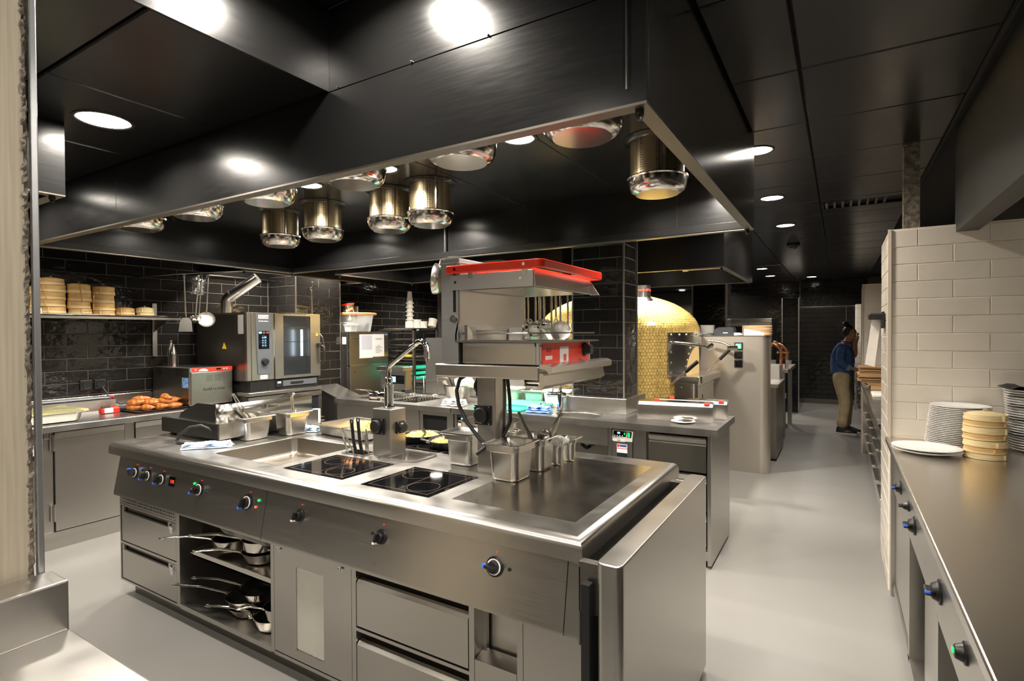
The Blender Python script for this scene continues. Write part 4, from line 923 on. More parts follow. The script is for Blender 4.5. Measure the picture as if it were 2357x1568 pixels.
B('upstand', ft, M['steel_x'], (-1.462, -1.374, -.70, .480, .862, 1.002), bev=.004)
for x in (-1.33, .05):
    for y in (-.65, .42): B('leg', ft, M['steel'], (x-.02, x+.02, y-.02, y+.02, 0, .862))
# ================================================================= left wall counter
def steel_front(par, x, y0, y1, z0, z1, name='door', lipz=.055, m='steel'):
    """door or drawer front in a +X facing unit, with a folded grip on top"""
    bm = newbm(); prism(bm, [(x-.02, z0), (x, z0), (x, z1-lipz), (x-.004, z1-lipz+.004), (x-.004, z1-lipz+.012), (x+.002, z1-.012), (x+.002, z1-.006), (x-.010, z1), (x-.02, z1)], 'Y', y0, y1)
    return obj(name, bm, M[m], par, 25)
lt = E('wall_worktop', 'long steel worktop with upstand along the black tiled left wall', 'worktop', (-4.93, 2.0, .85))
B('worktop', lt, M['steel_top'], (-5.29, -4.56, -.6, 2.86, .856, .90), bev=.004)
B('upstand', lt, M['steel_satin'], (-5.305, -5.285, -.6, 2.47, .90, 1.012), bev=.003)
c1 = E('refrigerated_cabinet', 'steel refrigerated wall cabinet with one wide hinged door', 'cabinet', (-4.95, 1.75, 0))
B('carcass', c1, M['steel_dark'], (-5.28, -4.745, .9, 2.04, .09, .855))
B('frame', c1, M['steel'], (-4.745, -4.73, 1.505, 1.57, .12, .853), (-4.745, -4.73, 2.02, 2.06, .12, .853), (-4.745, -4.73, 1.57, 2.02, .838, .853), (-4.745, -4.72, .9, 2.06, .09, .128))
dr = steel_front(c1, -4.715, 1.578, 2.012, .135, .833)
for z in (.30, .62):
    pass
B('compressor_panel', c1, M['steel'], (-4.745, -4.72, 1.0, 1.50, .13, .79))
for z in (.205, .70): B('hinge', dr, M['steel_satin'], (-4.722, -4.708, 1.548, 1.576, z, z+.12), bev=.002); CY('hinge_pin', dr, M['steel_dark'], (-4.708, 1.562, z), (-4.708, 1.562, z+.12), .006)
bm = newbm(); prism(bm, [(-4.745, .79), (-4.71, .79), (-4.735, .85), (-4.745, .85)], 'Y', 1.0, 1.545); cp = obj('control_panel', bm, M['steel'], c1, 20)
B('rocker_switch', cp, M['black_plastic'], (-4.728, -4.712, 1.475, 1.515, .795, .84)); B('switch_lamp', cp, M['led_green'], (-4.716, -4.709, 1.486, 1.504, .80, .834))
B('label_plate', c1, M['paper'], (-4.72, -4.717, 1.455, 1.50, .69, .76)); B('label_stripe', c1, M['black_plastic'], (-4.7175, -4.7155, 1.455, 1.50, .655, .685))
B('plinth', c1, M['steel_dark'], (-5.2, -4.77, .9, 2.06, 0, .09)); B('plinth_front', c1, M['steel'], (-4.77, -4.745, .9, 2.06, 0, .088))
c2 = E('drawer_cabinet', 'steel wall cabinet with drawers under the croissant tray', 'cabinet', (-4.95, 2.45, 0))
B('carcass', c2, M['steel_dark'], (-5.28, -4.745, 2.06, 2.86, .09, .855))
B('frame', c2, M['steel'], (-4.745, -4.73, 2.06, 2.085, .12, .853), (-4.745, -4.73, 2.835, 2.86, .12, .853), (-4.745, -4.72, 2.06, 2.86, .09, .128))
for z0, z1 in ((.60, .835), (.37, .595), (.135, .365)): steel_front(c2, -4.715, 2.09, 2.83, z0, z1, 'drawer')
# items on the left counter
t = E('roasting_pan', 'deep steel roasting pan covered with cling film on the left worktop', 'pan', (-4.86, 1.58, TZ))
bm = newbm(); loft(bm, [rr(-4.84, 1.53, .34, .36, .04, TZ+.001), rr(-4.84, 1.53, .36, .38, .05, TZ+.010), rr(-4.84, 1.53, .385, .405, .05, TZ+.07), rr(-4.84, 1.53, .43, .45, .03, TZ+.074), rr(-4.84, 1.53, .43, .45, .03, TZ+.079), rr(-4.84, 1.53, .38, .40, .05, TZ+.078), rr(-4.84, 1.53, .36, .38, .05, TZ+.055)], cap0=True, cap1=True); obj('pan_shell', bm, M['steel_satin'], t, 50)
bm = newbm(); rs = random.Random(8)
loft(bm, [[V((p.x+rs.uniform(-.006, .006), p.y+rs.uniform(-.006, .006), z+rs.uniform(-.004, .006))) for p in rr(-4.84, 1.53, w_, d_, .04, 0, 6)] for w_, d_, z in ((.44, .46, TZ+.072), (.43, .45, TZ+.083), (.36, .38, TZ+.085), (.2, .2, TZ+.082))], cap1=True); obj('cling_film', bm, mat('greenish_film', (.38, .36, .18), .15, 0, .5), t, 60)
t = E('film_dispenser', 'long steel cling film dispenser with red end against the tiled wall', 'dispenser', (-5.2, 1.9, TZ))
bm = newbm(); prism(bm, [(-5.275, TZ), (-5.15, TZ), (-5.16, TZ+.085), (-5.20, TZ+.10), (-5.275, TZ+.10)], 'Y', 1.56, 2.14); obj('housing', bm, M['steel_satin'], t, 25)
B('cutter_rail', t, mat('blue_grey_rail', (.35, .38, .45), .4), (-5.185, -5.165, 1.58, 2.12, TZ+.098, TZ+.106)); B('red_slider', t, M['red_dark'], (-5.19, -5.16, 2.10, 2.13, TZ+.10, TZ+.115), bev=.003)
t = E('tape_dispenser', 'red hand tape dispenser lying on the left worktop', 'dispenser', (-4.92, 2.02, TZ))
B('body', t, M['red_dark'], (-4.95, -4.89, 1.93, 2.06, TZ, TZ+.05), bev=.012); B('white_face', t, M['white_plastic'], (-4.895, -4.882, 1.95, 2.01, TZ+.006, TZ+.044), bev=.008); CY('guide_roller', t, M['black_rubber'], (-4.90, 1.935, TZ+.05), (-4.90, 1.99, TZ+.056), .010)
bm = newbm(); tube(bm, [(-4.92, 2.05, TZ+.035), (-4.90, 2.11, TZ+.03), (-4.89, 2.15, TZ+.028)], .017, 10); obj('handle', bm, M['black_rubber'], t, 60); B('red_cap', t, M['red_dark'], (-4.91, -4.87, 2.145, 2.17, TZ+.015, TZ+.045), bev=.005)
# croissants
t = E('baking_tray', 'dark flat baking tray under the croissants', 'tray', (-4.80, 2.30, TZ))
bm = newbm(); loft(bm, [rr(-4.83, 2.275, .30, .36, .01, TZ), rr(-4.83, 2.275, .33, .39, .01, TZ+.014), rr(-4.83, 2.275, .325, .385, .01, TZ+.015), rr(-4.83, 2.275, .30, .36, .01, TZ+.003)], cap0=True, cap1=True); obj('tray', bm, M['steel_dark'], t)
def croissant(loc, rz, s, label):
    bm = newbm(); N = 41; R = []
    for i in range(N):
        u = i/(N-1)*2-1; a = u*1.35; c = V((.074*math.sin(a)*s, (.05*(1-math.cos(a)))*s*1.2, .022*s))
        r = (.005 + .025*(1-abs(u)**1.6))*s*(.86 + .22*abs(math.sin(u*PI*3.5+.2))**.6); tx = V((math.cos(a), math.sin(a)*.9, 0)).normalized(); nx = V((-tx.y, tx.x, 0))
        R.append([c + nx*r*1.1*math.cos(q) + V((0, 0, r*.92*math.sin(q))) for q in [2*PI*k/12 for k in range(12)]])
    loft(bm, R, cap0=True, cap1=True); o = obj('croissant', bm, M['croissant'], None, 70)
    o.location = loc; o.rotation_euler = (0, 0, rz); tag(o, label, 'croissant', 'croissants on the dark tray')
    return o
k = 0; rs = random.Random(4)
first = None
for j, (n, z) in enumerate(((7, TZ+.004), (5, TZ+.040), (2, TZ+.070))):
    for i in range(n):
        od = ('leftmost', 'second', 'third', 'fourth', 'fifth', 'sixth', 'seventh')[i] + (' from left' if i else '')
        lab = f'{od} golden croissant in the ' + ('bottom layer', 'upper layer', 'topmost pair')[j] + ' of the heap'
        y = 2.12 + (i+.5)*(.34/n) + (.0 if j < 2 else -.02); x = -4.83 + (.06 if i % 2 else -.05)*(1-.3*j)
        if first is None: first = croissant((x, y, z), .4, 1.0, lab)
        else:
            c = first.copy(); COL.objects.link(c); c.location = (x, y, z); c.rotation_euler = (rs.uniform(-.15, .15), rs.uniform(-.1, .1), rs.uniform(-.9, 1.2)); c['label'] = lab; s = rs.uniform(.9, 1.08); c.scale = (s, s, s)
tag(TU('power_cable', None, M['black_rubber'], [(-5.28, 2.09, 1.085), (-5.25, 2.10, 1.05), (-5.23, 2.13, .98), (-5.22, 2.2, .93), (-5.2, 2.3, .95), (-5.19, 2.4, .95), (-5.2, 2.46, .93)], .006), 'thin black cable from the wall socket behind the croissants', 'cable')
t = E('wall_socket', 'double black wall socket on the tiles above the left worktop', 'socket', (-5.29, 2.02, 1.10))
for y in (1.985, 2.085):
    B('socket_frame', t, M['black_plastic'], (-5.300, -5.288, y-.042, y+.042, 1.065, 1.145), bev=.004)
    bm = newbm(); lathe(bm, [(.030, 0), (.030, .006), (.026, .003)], (-5.288, y, 1.105), 20, axis=(1, 0, 0), cap1=True); obj('socket_insert', bm, M['black_plastic'], t)
# hold cabinet
hm = E('holding_oven', 'low-temperature holding oven with red control strip', 'oven', (-4.95, 2.68, TZ))
B('case', hm, M['steel_dark'], (-5.27, -4.665, 2.478, 2.838, .918, 1.232), bev=.003)
B('side_frame', hm, M['steel_satin'], (-4.672, -4.660, 2.472, 2.842, .915, 1.20))
hmd = B('door', hm, M['steel'], (-4.660, -4.642, 2.482, 2.838, .915, 1.196), bev=.004)
B('control_strip', hm, M['red_label'], (-4.664, -4.640, 2.480, 2.838, 1.200, 1.233), bev=.002)
B('strip_end', hm, M['alu'], (-4.664, -4.639, 2.466, 2.482, 1.198, 1.234))
bm = newbm(); prism(bm, [(2.58+.04*math.cos(a), 1.203+.022*math.sin(a)) for a in [i*PI/12 for i in range(13)]], 'X', -4.640, -4.6385); obj('strip_arc', bm, M['paper'], hm, 0)
B('strip_display', hm, M['black_glass'], (-4.640, -4.6385, 2.69, 2.735, 1.21, 1.224))
for y in (2.515,): TU('strip_icon', hm, M['paper'], [(-4.639, y+.008*math.cos(a), 1.217+.008*math.sin(a)) for a in [2*PI*i/12 for i in range(12)]], .0012, 6, True)
for y in (2.76, 2.785): B('strip_icon', hm, M['paper'], (-4.640, -4.6385, y-.007, y+.007, 1.2155, 1.2185), (-4.640, -4.6385, y-.0015, y+.0015, 1.21, 1.224))
for a in (2.605, 2.675):
    for k in range(6): B('vent_louvre', hmd, M['steel_dark'], (-4.6425, -4.6405, a, a+.055, 1.115+k*.0098, 1.1185+k*.0098))
text('hold-o-mat', .042, M['black_plastic'], hmd, (-4.6415, 2.575, 1.035), (0, 1, 0), (0, 0, 1), shear=.2)
for k in range(10):
    a = 2*PI*k/10
    bm = newbm(); q = V((-4.641, 2.667+.028*math.cos(a), 1.045+.028*math.sin(a))); r_ = V((-4.641, 2.667+.036*math.cos(a), 1.045+.036*math.sin(a))); tube(bm, [q, r_], .0012, 5); obj('logo_ray', bm, M['black_plastic'], hmd)
B('blue_sticker', hm, M['blue_label'], (-4.775, -4.68, 2.4735, 2.4775, 1.065, 1.15))
for x in (-5.15, -4.82): B('side_grip', hm, M['black_gap'], (x-.055, x+.055, 2.4755, 2.4775, 1.165, 1.225))
for x in (-5.22, -4.72):
    for y in (2.52, 2.82): CY('foot', hm, M['black_rubber'], (x, y, TZ), (x, y, .918), .015)
for k, (x, y, h, r, l) in enumerate(((-5.20, 2.60, .235, .032, 'darker steel cream whipper bottle standing behind the shiny one'), (-5.10, 2.57, .20, .033, 'shiny steel bottle standing on the holding oven'))):
    b = E('steel_bottle', l, 'bottle', (x, y, 1.2325), 'steel bottles on the holding oven')
    LA('flask', b, M['steel_satin'] if k == 0 else M['steel_shiny'], [(0, 0), (r, 0), (r, .05), (r*1.02, .09), (r*.85, h*.62), (r*.48, h*.84), (r*.42, h*.88)], (x, y, 1.2325), 28, cap1=True)
    LA('cap', b, M['steel_satin'], [(r*.44, h*.88), (r*.44, h), (r*.36, h)], (x, y, 1.2325), 20, cap1=True)
# ================================================================= shelf with steamers
s = E('wall_shelf', 'steel wall shelf carrying bamboo steamers', 'shelf', (-5.1, 2.0, 1.64))
B('shelf_board', s, M['steel_satin'], (-5.30, -4.95, .4, 2.565, 1.660, 1.672), (-4.962, -4.95, .4, 2.565, 1.642, 1.672), bev=.002)
B('shelf_rail', s, M['steel'], (-5.30, -5.288, 2.49, 2.53, 1.32, 1.80), bev=.002)
bm = newbm(); prism(bm, [(-5.29, 1.66), (-4.99, 1.66), (-5.29, 1.54)], 'Y', 2.50, 2.506); obj('bracket', bm, M['steel'], s, 0)
tag(B('shelf_tray', None, M['steel_shiny'], (-5.27, -4.97, 1.60, 2.03, 1.672, 1.680), bev=.002), 'flat steel tray under the steamer stacks on the wall shelf', 'tray')
tag(B('shelf_tray', None, M['steel_shiny'], (-5.27, -4.97, 2.12, 2.46, 1.672, 1.679), bev=.002), 'flat steel tray under the two low steamers on the wall shelf', 'tray')
def steamer(x, y, z, r, h, label, m='bamboo', lid=False, grp='bamboo steamers on the wall shelf', tilt=0, seed=0, bands=None):
    t = E('bamboo_steamer', label, 'steamer', (x, y, z), grp)
    rs = random.Random(seed)
    LA('hoop', t, M[m], [(r-.004, 0), (r, .001), (r, h*.98), (r-.001, h), (r-.005, h), (r-.006, 0)], (x, y, z), 36)
    LA('outer_band', t, M['bamboo_pale' if m == 'bamboo' else m], [(r, h*.05), (r+.0028, h*.06), (r+.0028, h*.36), (r, h*.37)], (x, y, z), 36)
    a = rs.uniform(-.7, .5) - .6
    B('band_overlap', t, M[m], (x+(r+.003)*math.cos(a)-.004, x+(r+.003)*math.cos(a)+.004, y+(r+.003)*math.sin(a)-.004, y+(r+.003)*math.sin(a)+.004, z+.002, z+h-.002), bev=.001)
    if lid:
        LA('lid_weave', t, M[m], [(r-.003, h-.006), (r*.8, h+.004), (r*.4, h+.010), (0, h+.012)], (x, y, z), 30)
        TU('lid_loop', t, M[m], [(x-.012, y, z+h+.009), (x-.008, y, z+h+.02), (x+.008, y, z+h+.02), (x+.012, y, z+h+.009)], .0025)
    else:
        LA('slat_base', t, M[m], [(0, h*.45), (r-.005, h*.45)], (x, y, z), 30)
    if tilt: t.rotation_euler = (tilt, 0, 0)
    return t
Z0 = 1.6805
def stack(x, y, r, hs, names, lidtop=True, jit=.004, seed=0, base=Z0, m='bamboo', **k):
    rs = random.Random(seed); z = base
    for i, h in enumerate(hs):
        steamer(x+rs.uniform(-jit, jit), y+rs.uniform(-jit, jit), z, r, h, names[i], m if i % 2 == 0 else k.get('m2', m), lid=(lidtop and i == len(hs)-1), seed=seed*10+i, grp=k.get('grp', 'bamboo steamers on the wall shelf')); z += h+.001
O = ('bottom', 'second', 'third', 'fourth', 'topmost')
stack(-5.09, 1.70, .080, (.048, .052, .055, .052, .050), [f'{o} bamboo steamer of the tall dark left stack on the wall shelf' for o in O], seed=1)
stack(-5.20, 1.615, .070, (.05, .05, .05, .05), [f'{o} bamboo steamer of the stack half hidden behind the left stack' for o in O[:4]], seed=5, base=1.673)
stack(-5.08, 1.868, .073, (.040, .055, .060, .072), [f'{o} bamboo steamer of the middle stack on the wall shelf' for o in ('bottom', 'second', 'third', 'topmost')], seed=2)
stack(-5.07, 2.025, .075, (.036, .058, .064, .066), [f'{o} bamboo steamer of the right tall stack on the wall shelf' for o in ('bottom', 'second', 'third', 'topmost')], seed=3, base=1.6735)
stack(-5.08, 2.185, .068, (.055,), ['single low bamboo steamer right of the three stacks'], seed=4)
stack(-5.06, 2.325, .064, (.020, .040), ['thin bamboo hoop under the small pale steamer', 'small pale bamboo steamer at the right end of the shelf'], seed=6, m='bamboo_pale')
t = E('shelf_timer', 'small white kitchen timer at the left end of the wall shelf', 'timer', (-4.98, 1.585, 1.672))
B('case', t, M['white_plastic'], (-5.0, -4.965, 1.545, 1.60, 1.6735, 1.715), bev=.006); B('display', t, mat('timer_lcd', (.12, .14, .11), .3), (-4.9655, -4.963, 1.553, 1.583, 1.686, 1.706))
# utensils hanging from the wall hood edge
def hang(name, label, top, bot, kind, cat, grp='utensils hanging at the left wall', sc=1.0, rz=0):
    top, bot = V(top), V(bot); t = E(name, label, cat, bot, grp)
    TU('handle', t, M['steel_satin'], [top, top.lerp(bot, .5), bot], .0065*sc)
    TU('hook_eye', t, M['steel_satin'], [top + V((0, .009*math.cos(a), .012+.012*math.sin(a))) for a in [2*PI*i/10 for i in range(10)]], .0022, 6, True)
    d = V((math.cos(rz), math.sin(rz), 0)); s = V((-d.y, d.x, 0))
    if kind == 'ladle':
        bm = newbm(); lathe(bm, [(.002, -.036*sc), (.02*sc, -.033*sc), (.034*sc, -.018*sc), (.040*sc, 0), (.042*sc, .002)], bot + d*.03*sc + V((0, 0, -.012)), 24, axis=(d.x*.5, d.y*.5, .86)); obj('bowl', bm, M['steel_shiny'], t, 60)
    elif kind == 'skimmer':
        bm = newbm(); lathe(bm, [(0, -.008), (.045*sc, -.006), (.060*sc, .004), (.064*sc, .008)], bot + V((0, 0, -.055*sc)) + d*.01, 30, axis=(d.x, d.y, .35)); obj('perforated_disc', bm, M['perf_sieve'], t, 60)
    elif kind == 'wire':
        bm = newbm(); c = bot + V((0, 0, -.06*sc)); ax = V((d.x, d.y, .3)).normalized(); a_, b_ = frame(ax)
        for q in range(1, 10):
            r = .07*sc*q/9; tube(bm, [c + (a_*math.cos(w)+b_*math.sin(w))*r - ax*(.014*sc*(1-(q/9)**2)) for w in [2*PI*i/24 for i in range(24)]], .0013, 5, True)
        for w in [2*PI*i/12 for i in range(12)]: tube(bm, [c + (a_*math.cos(w)+b_*math.sin(w))*.07*sc*f - ax*(.014*sc*(1-f*f)) for f in (0, .5, 1)], .0011, 5)
        obj('wire_basket', bm, M['steel_shiny'], t, 60)
    elif kind == 'turner':
        bm = newbm(); c = bot; p = [(-.022, 0), (.022, 0), (.042, -.03), (.050, -.115), (-.050, -.115), (-.042, -.03)]
        loft(bm, [[c + s*x*sc + V((0, 0, z*sc)) + d*o - d*z*.2*sc for x, z in p] for o in (-.001, .001)], cap0=True, cap1=True); obj('blade', bm, M['steel_dark'], t, 0)
    elif kind == 'sauce':
        bm = newbm(); lathe(bm, [(0, 0), (.04*sc, 0), (.043*sc, .004), (.043*sc, .06*sc)], bot + d*.03 + V((0, 0, -.05*sc)), 24, axis=(d.x, d.y, .25)); obj('pot', bm, M['steel_shiny'], t, 60)
    elif kind == 'whisk':
        bm = newbm()
        for q in range(6):
            w = q*PI/6; u_ = d*math.cos(w) + s*math.sin(w)
            tube(bm, [bot + u_*.03*sc*math.sin(f*PI) * (1 if f else 0) + V((0, 0, -.13*sc*f)) for f in (0, .25, .5, .75, 1)], .0014, 5)
            tube(bm, [bot - u_*.03*sc*math.sin(f*PI) + V((0, 0, -.13*sc*f)) for f in (0, .25, .5, .75, 1)], .0014, 5)
        obj('wires', bm, M['steel_shiny'], t, 60)
    return t
rl = tag(TU('hanging_rail', None, M['steel_dark'], [(-5.30, 2.36, 2.02), (-4.70, 2.42, 2.02), (-4.62, 2.93, 2.09)], .005), 'thin dark rail with hanging utensils above the oven side', 'rail')
hang('fish_slice', 'dark turner hanging leftmost at the left wall', (-4.62, 2.42, 1.99), (-4.62, 2.43, 1.655), 'turner', 'turner', rz=-.6)
hang('ladle', 'ladle hanging nearest to the oven chimney wall', (-4.66, 2.56, 2.0), (-4.66, 2.53, 1.665), 'ladle', 'ladle', rz=-.4, sc=1.1)
hang('ladle', 'small ladle hanging between the large ladle and the skimmer', (-4.70, 2.61, 2.03), (-4.70, 2.58, 1.675), 'ladle', 'ladle', rz=-.4, sc=.8)
hang('skimmer', 'round perforated skimmer hanging right of the ladles', (-4.62, 2.62, 2.0), (-4.62, 2.60, 1.70), 'skimmer', 'skimmer', rz=-.5, sc=1.05)
# ================================================================= combi oven
co = E('combi_oven', 'large steel combi steam oven with glass door and control panel', 'oven', (-4.85, 3.24, 1.0))
B('case', co, M['steel_dark'], (-5.25, -4.60, 2.86, 3.63, 1.10, 1.705), (-4.60, -4.46, 2.86, 3.11, 1.10, 1.705), (-4.60, -4.46, 3.57, 3.63, 1.10, 1.705), (-4.60, -4.46, 3.11, 3.57, 1.10, 1.118), (-4.60, -4.46, 3.11, 3.57, 1.692, 1.705))
B('top_edge', co, M['steel_satin'], (-5.25, -4.44, 2.855, 3.63, 1.695, 1.712))
B('front_left_strip', co, M['steel'], (-4.462, -4.43, 2.845, 2.885, 1.105, 1.71), bev=.003)
B('side_label', co, mat('spec_plate', (.35, .34, .32), .5), (-4.58, -4.50, 2.8565, 2.8585, 1.52, 1.69))
bm = newbm(); prism(bm, [(-4.83, 1.385), (-4.765, 1.385), (-4.7975, 1.44)], 'Y', 2.8565, 2.859); obj('warning_triangle', bm, M['yellow'], co, 0)
cpn = B('control_column', co, M['steel'], (-4.46, -4.425, 2.886, 3.105, 1.105, 1.71), bev=.004)
bm = newbm(); R = []
for x, o in ((-4.426, 0), (-4.418, .0), (-4.416, .004)):
    p = [(2.920, 1.70), (3.075, 1.70), (3.083, 1.45), (3.070, 1.165), (3.062, 1.155), (2.948, 1.155), (2.940, 1.165), (2.928, 1.45)]
    R.append([V((x, yy + (o if yy < 3 else -o), zz - (o if zz > 1.4 else -o))) for yy, zz in p])
loft(bm, R, cap0=True, cap1=True); fc = obj('control_face', bm, M['grey_plastic'], co, 30)
B('brand_badge', fc, M['paper'], (-4.4165, -4.4145, 2.945, 3.045, 1.655, 1.688), bev=.002)
text('RATIONAL', .021, M['red_label'], fc, (-4.4135, 2.949, 1.664), (0, 1, 0), (0, 0, 1), bold=.0004)
text('iCombi Classic', .0165, M['paper'], fc, (-4.4150, 2.945, 1.628), (0, 1, 0), (0, 0, 1))
sc = B('touch_display', fc, M['black_glass'], (-4.4165, -4.4135, 2.945, 3.05, 1.385, 1.545), bev=.002)
B('display_screen', sc, mat('screen_dark', (.01, .02, .03), .2, emit=.1, ecol=(.1, .2, .3)), (-4.4138, -4.4128, 2.975, 3.025, 1.40, 1.505))
for k, (y, z) in enumerate(((2.985, 1.485), (2.985, 1.46), (2.985, 1.44), (2.985, 1.415), (3.01, 1.46), (3.01, 1.44), (3.01, 1.415))): B('screen_icon', sc, M['led_blue'], (-4.4130, -4.4122, y-.004, y+.004, z-.004, z+.004))
text('100', .018, M['led_blue'], sc, (-4.4125, 2.993, 1.482), (0, 1, 0), (0, 0, 1))
B('mode_key', sc, M['led_blue'], (-4.4138, -4.4125, 2.948, 2.975, 1.522, 1.538)); B('mode_key', sc, mat('dim_key', (.08, .08, .08), .4), (-4.4138, -4.4125, 2.985, 3.01, 1.522, 1.538)); B('mode_key', sc, mat('dim_key_red', (.3, .05, .02), .4), (-4.4138, -4.4125, 3.02, 3.045, 1.522, 1.538))
bm = newbm(); lathe(bm, [(.033, 0), (.033, .012), (.029, .016), (.027, .030), (.022, .032)], (-4.416, 3.003, 1.27), 28, axis=(1, 0, 0), cap1=True); obj('dial', bm, M['black_plastic'], fc)
B('sticker', co, M['paper'], (-4.4245, -4.4225, 2.965, 3.035, 1.115, 1.15)); text('Elena', .014, M['black_plastic'], co, (-4.422, 2.975, 1.135), (0, 1, 0), (0, 0, 1))
do = E('tmp', None, None, (0, 0, 0)); bpy.data.objects.remove(do)
bm = newbm(); win = [(3.205, 1.685), (3.495, 1.685), (3.505, 1.40), (3.49, 1.13), (3.215, 1.13), (3.20, 1.40)]
us, vs, so = cells([(3.20, 3.50, 1.13, 1.688)], 3.112, 3.615, 1.105, 1.705); plate(bm, us, vs, so, -4.455, -4.420, lambda u, v, w: (w, u, v)); door = obj('door', bm, M['steel'], co, 20)
B('door_glass', door, mat('oven_glass', (.02, .022, .025), .04, 0, .7, alpha=.45), (-4.432, -4.426, 3.20, 3.50, 1.13, 1.688))
B('oven_interior', co, mat('oven_cavity', (.30, .31, .32), .35, .8), (-4.598, -4.592, 3.11, 3.57, 1.12, 1.69))
for z in (1.30, 1.44, 1.58): B('oven_rack', co, M['steel_satin'], (-4.54, -4.45, 3.20, 3.50, z, z+.005))
for y in (3.13, 3.595): B('oven_light', co, mat('oven_light%d' % int(y*10), (.8, .9, 1), .4, emit=14, ecol=(.75, .9, 1)), (-4.53, -4.52, y if y < 3.3 else 3.47, (y if y < 3.3 else 3.47)+.02, 1.30, 1.56))
bm = newbm(); prism(bm, [(3.563, 1.50), (3.590, 1.50), (3.5765, 1.53)], 'X', -4.4205, -4.4185); obj('warning_triangle', bm, M['yellow'], door, 0)
B('door_latch', door, M['black_plastic'], (-4.42, -4.39, 3.575, 3.61, 1.385, 1.43), bev=.006)
TU('door_handle', door, M['black_plastic'], [(-4.40, 3.605, 1.405), (-4.375, 3.62, 1.39), (-4.372, 3.625, 1.33), (-4.378, 3.62, 1.26), (-4.385, 3.615, 1.22)], .013, 10)
TU('handle_bow', door, M['steel_shiny'], [(-4.405, 3.60, 1.52), (-4.385, 3.618, 1.48), (-4.378, 3.622, 1.43), (-4.376, 3.626, 1.395)], .004)
ba = B('base', co, M['black_plastic'], (-5.2, -4.44, 2.88, 3.60, 1.0, 1.098), bev=.004)
for k in range(6): B('base_louvre', ba, M['black_gap'], (-4.441, -4.438, 2.90, 3.06, 1.012+k*.012, 1.018+k*.012))
B('drip_tray', ba, M['grey_plastic'], (-4.44, -4.432, 3.20, 3.58, 1.03, 1.085), bev=.003); B('drip_handle', ba, M['black_plastic'], (-4.434, -4.424, 3.28, 3.42, 1.05, 1.07), bev=.004); B('usb_cover', ba, M['black_gap'], (-4.436, -4.428, 3.125, 3.185, 1.03, 1.085)); B('white_tag', ba, M['paper'], (-4.43, -4.427, 3.14, 3.175, 1.062, 1.078))
LA('chimney_collar', co, M['steel_satin'], [(.052, 0), (.052, .05), (.056, .052), (.056, .066), (.05, .07)], (-5.02, 3.02, 1.71), 24)
bm = newbm(); tube(bm, [(-5.02, 3.02, 1.77), (-5.02, 3.02, 1.835), (-5.012, 3.028, 1.86), (-4.99, 3.045, 1.88)], .053, 20); obj('chimney_elbow', bm, M['steel_satin'], co, 50)
bm = newbm(); tube(bm, [(-4.998, 3.038, 1.873), (-4.90, 3.12, 1.965), (-4.80, 3.20, 2.06)], .052, 20); tube(bm, [(-4.992, 3.043, 1.879), (-4.982, 3.051, 1.888)], .058, 20); obj('chimney_pipe', bm, M['steel_satin'], co, 50)
LA('vent_cap', co, M['white_plastic'], [(0, 0), (.055, 0), (.055, .008), (.05, .012), (.0, .013)], (-4.88, 3.12, 1.712), 28)
for k in range(14): CY('top_ridge', co, M['steel_dark'], (-4.5, 3.17+k*.022, 1.712), (-4.44, 3.17+k*.022, 1.712), .008, n=8)
st = E('oven_stand', 'steel and glass under-counter unit carrying the combi oven', 'stand', (-4.85, 3.24, 0))
B('stand_top', st, M['steel_satin'], (-5.25, -4.43, 2.86, 3.64, .965, .998), bev=.004); B('stand_rail', st, M['steel'], (-4.46, -4.435, 2.86, 3.64, .91, .955))
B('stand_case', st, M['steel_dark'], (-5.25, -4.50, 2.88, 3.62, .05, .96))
B('stand_door', st, M['steel'], (-4.50, -4.44, 2.87, 3.30, .06, .90)); 
dg = B('glass_door', st, mat('stand_glass', (.015, .017, .02), .05, 0, .7), (-4.46, -4.44, 3.32, 3.60, .10, .89)); B('glass_frame', dg, M['steel'], (-4.462, -4.436, 3.60, 3.64, .06, .90), (-4.462, -4.436, 3.30, 3.32, .06, .90))
for y in (3.40, 3.50): bm = newbm(); lathe(bm, [(.035, 0), (.045, .07), (.045, .10), (.04, .14)], (-4.56, y, .72), 16); obj('glass_jar', bm, M['steel_shiny'], dg)
# meat hook hanging at pillar
h = E('hanging_probe', 'long steel skewer hanging by an S hook in front of the left pillar', 'skewer', (-4.70, 3.72, 1.7))
TU('s_hook', h, M['steel_shiny'], [(-4.70, 3.735, 2.045), (-4.70, 3.748, 2.06), (-4.70, 3.765, 2.05), (-4.70, 3.76, 2.025), (-4.70, 3.735, 2.0), (-4.70, 3.728, 1.985), (-4.70, 3.735, 1.972), (-4.70, 3.748, 1.975)], .0035)
TU('rod', h, M['steel_satin'], [(-4.70, 3.745, 1.965), (-4.70, 3.745, 1.70)], .009)
# ================================================================= beyond the pillar: bin, ice machine, rack
t = E('ingredient_bin', 'steel bin with sloping lid in front of the ice machine', 'bin', (-4.55, 3.95, 0))
bm = newbm(); prism(bm, [(-4.82, .03), (-4.335, .03), (-4.335, .845), (-4.70, .955), (-4.82, .955)], 'Y', 3.765, 4.05); obj('bin_body', bm, M['steel'], t, 20)
bm = newbm(); prism(bm, [(-4.325, .838), (-4.325, .862), (-4.70, .975), (-4.71, .955)], 'Y', 3.755, 4.06); obj('lid', bm, M['steel_satin'], t, 20)
for x in (-4.78, -4.37):
    for y in (3.80, 4.02): CY('foot', t, M['black_rubber'], (x, y, 0), (x, y, .03), .018)
t = E('ice_machine', 'tall steel ice machine with papers taped to its front', 'ice machine', (-4.95, 4.5, 0))
B('lower_case', t, M['steel'], (-5.25, -4.712, 4.262, 4.88, .05, 1.145), bev=.006)
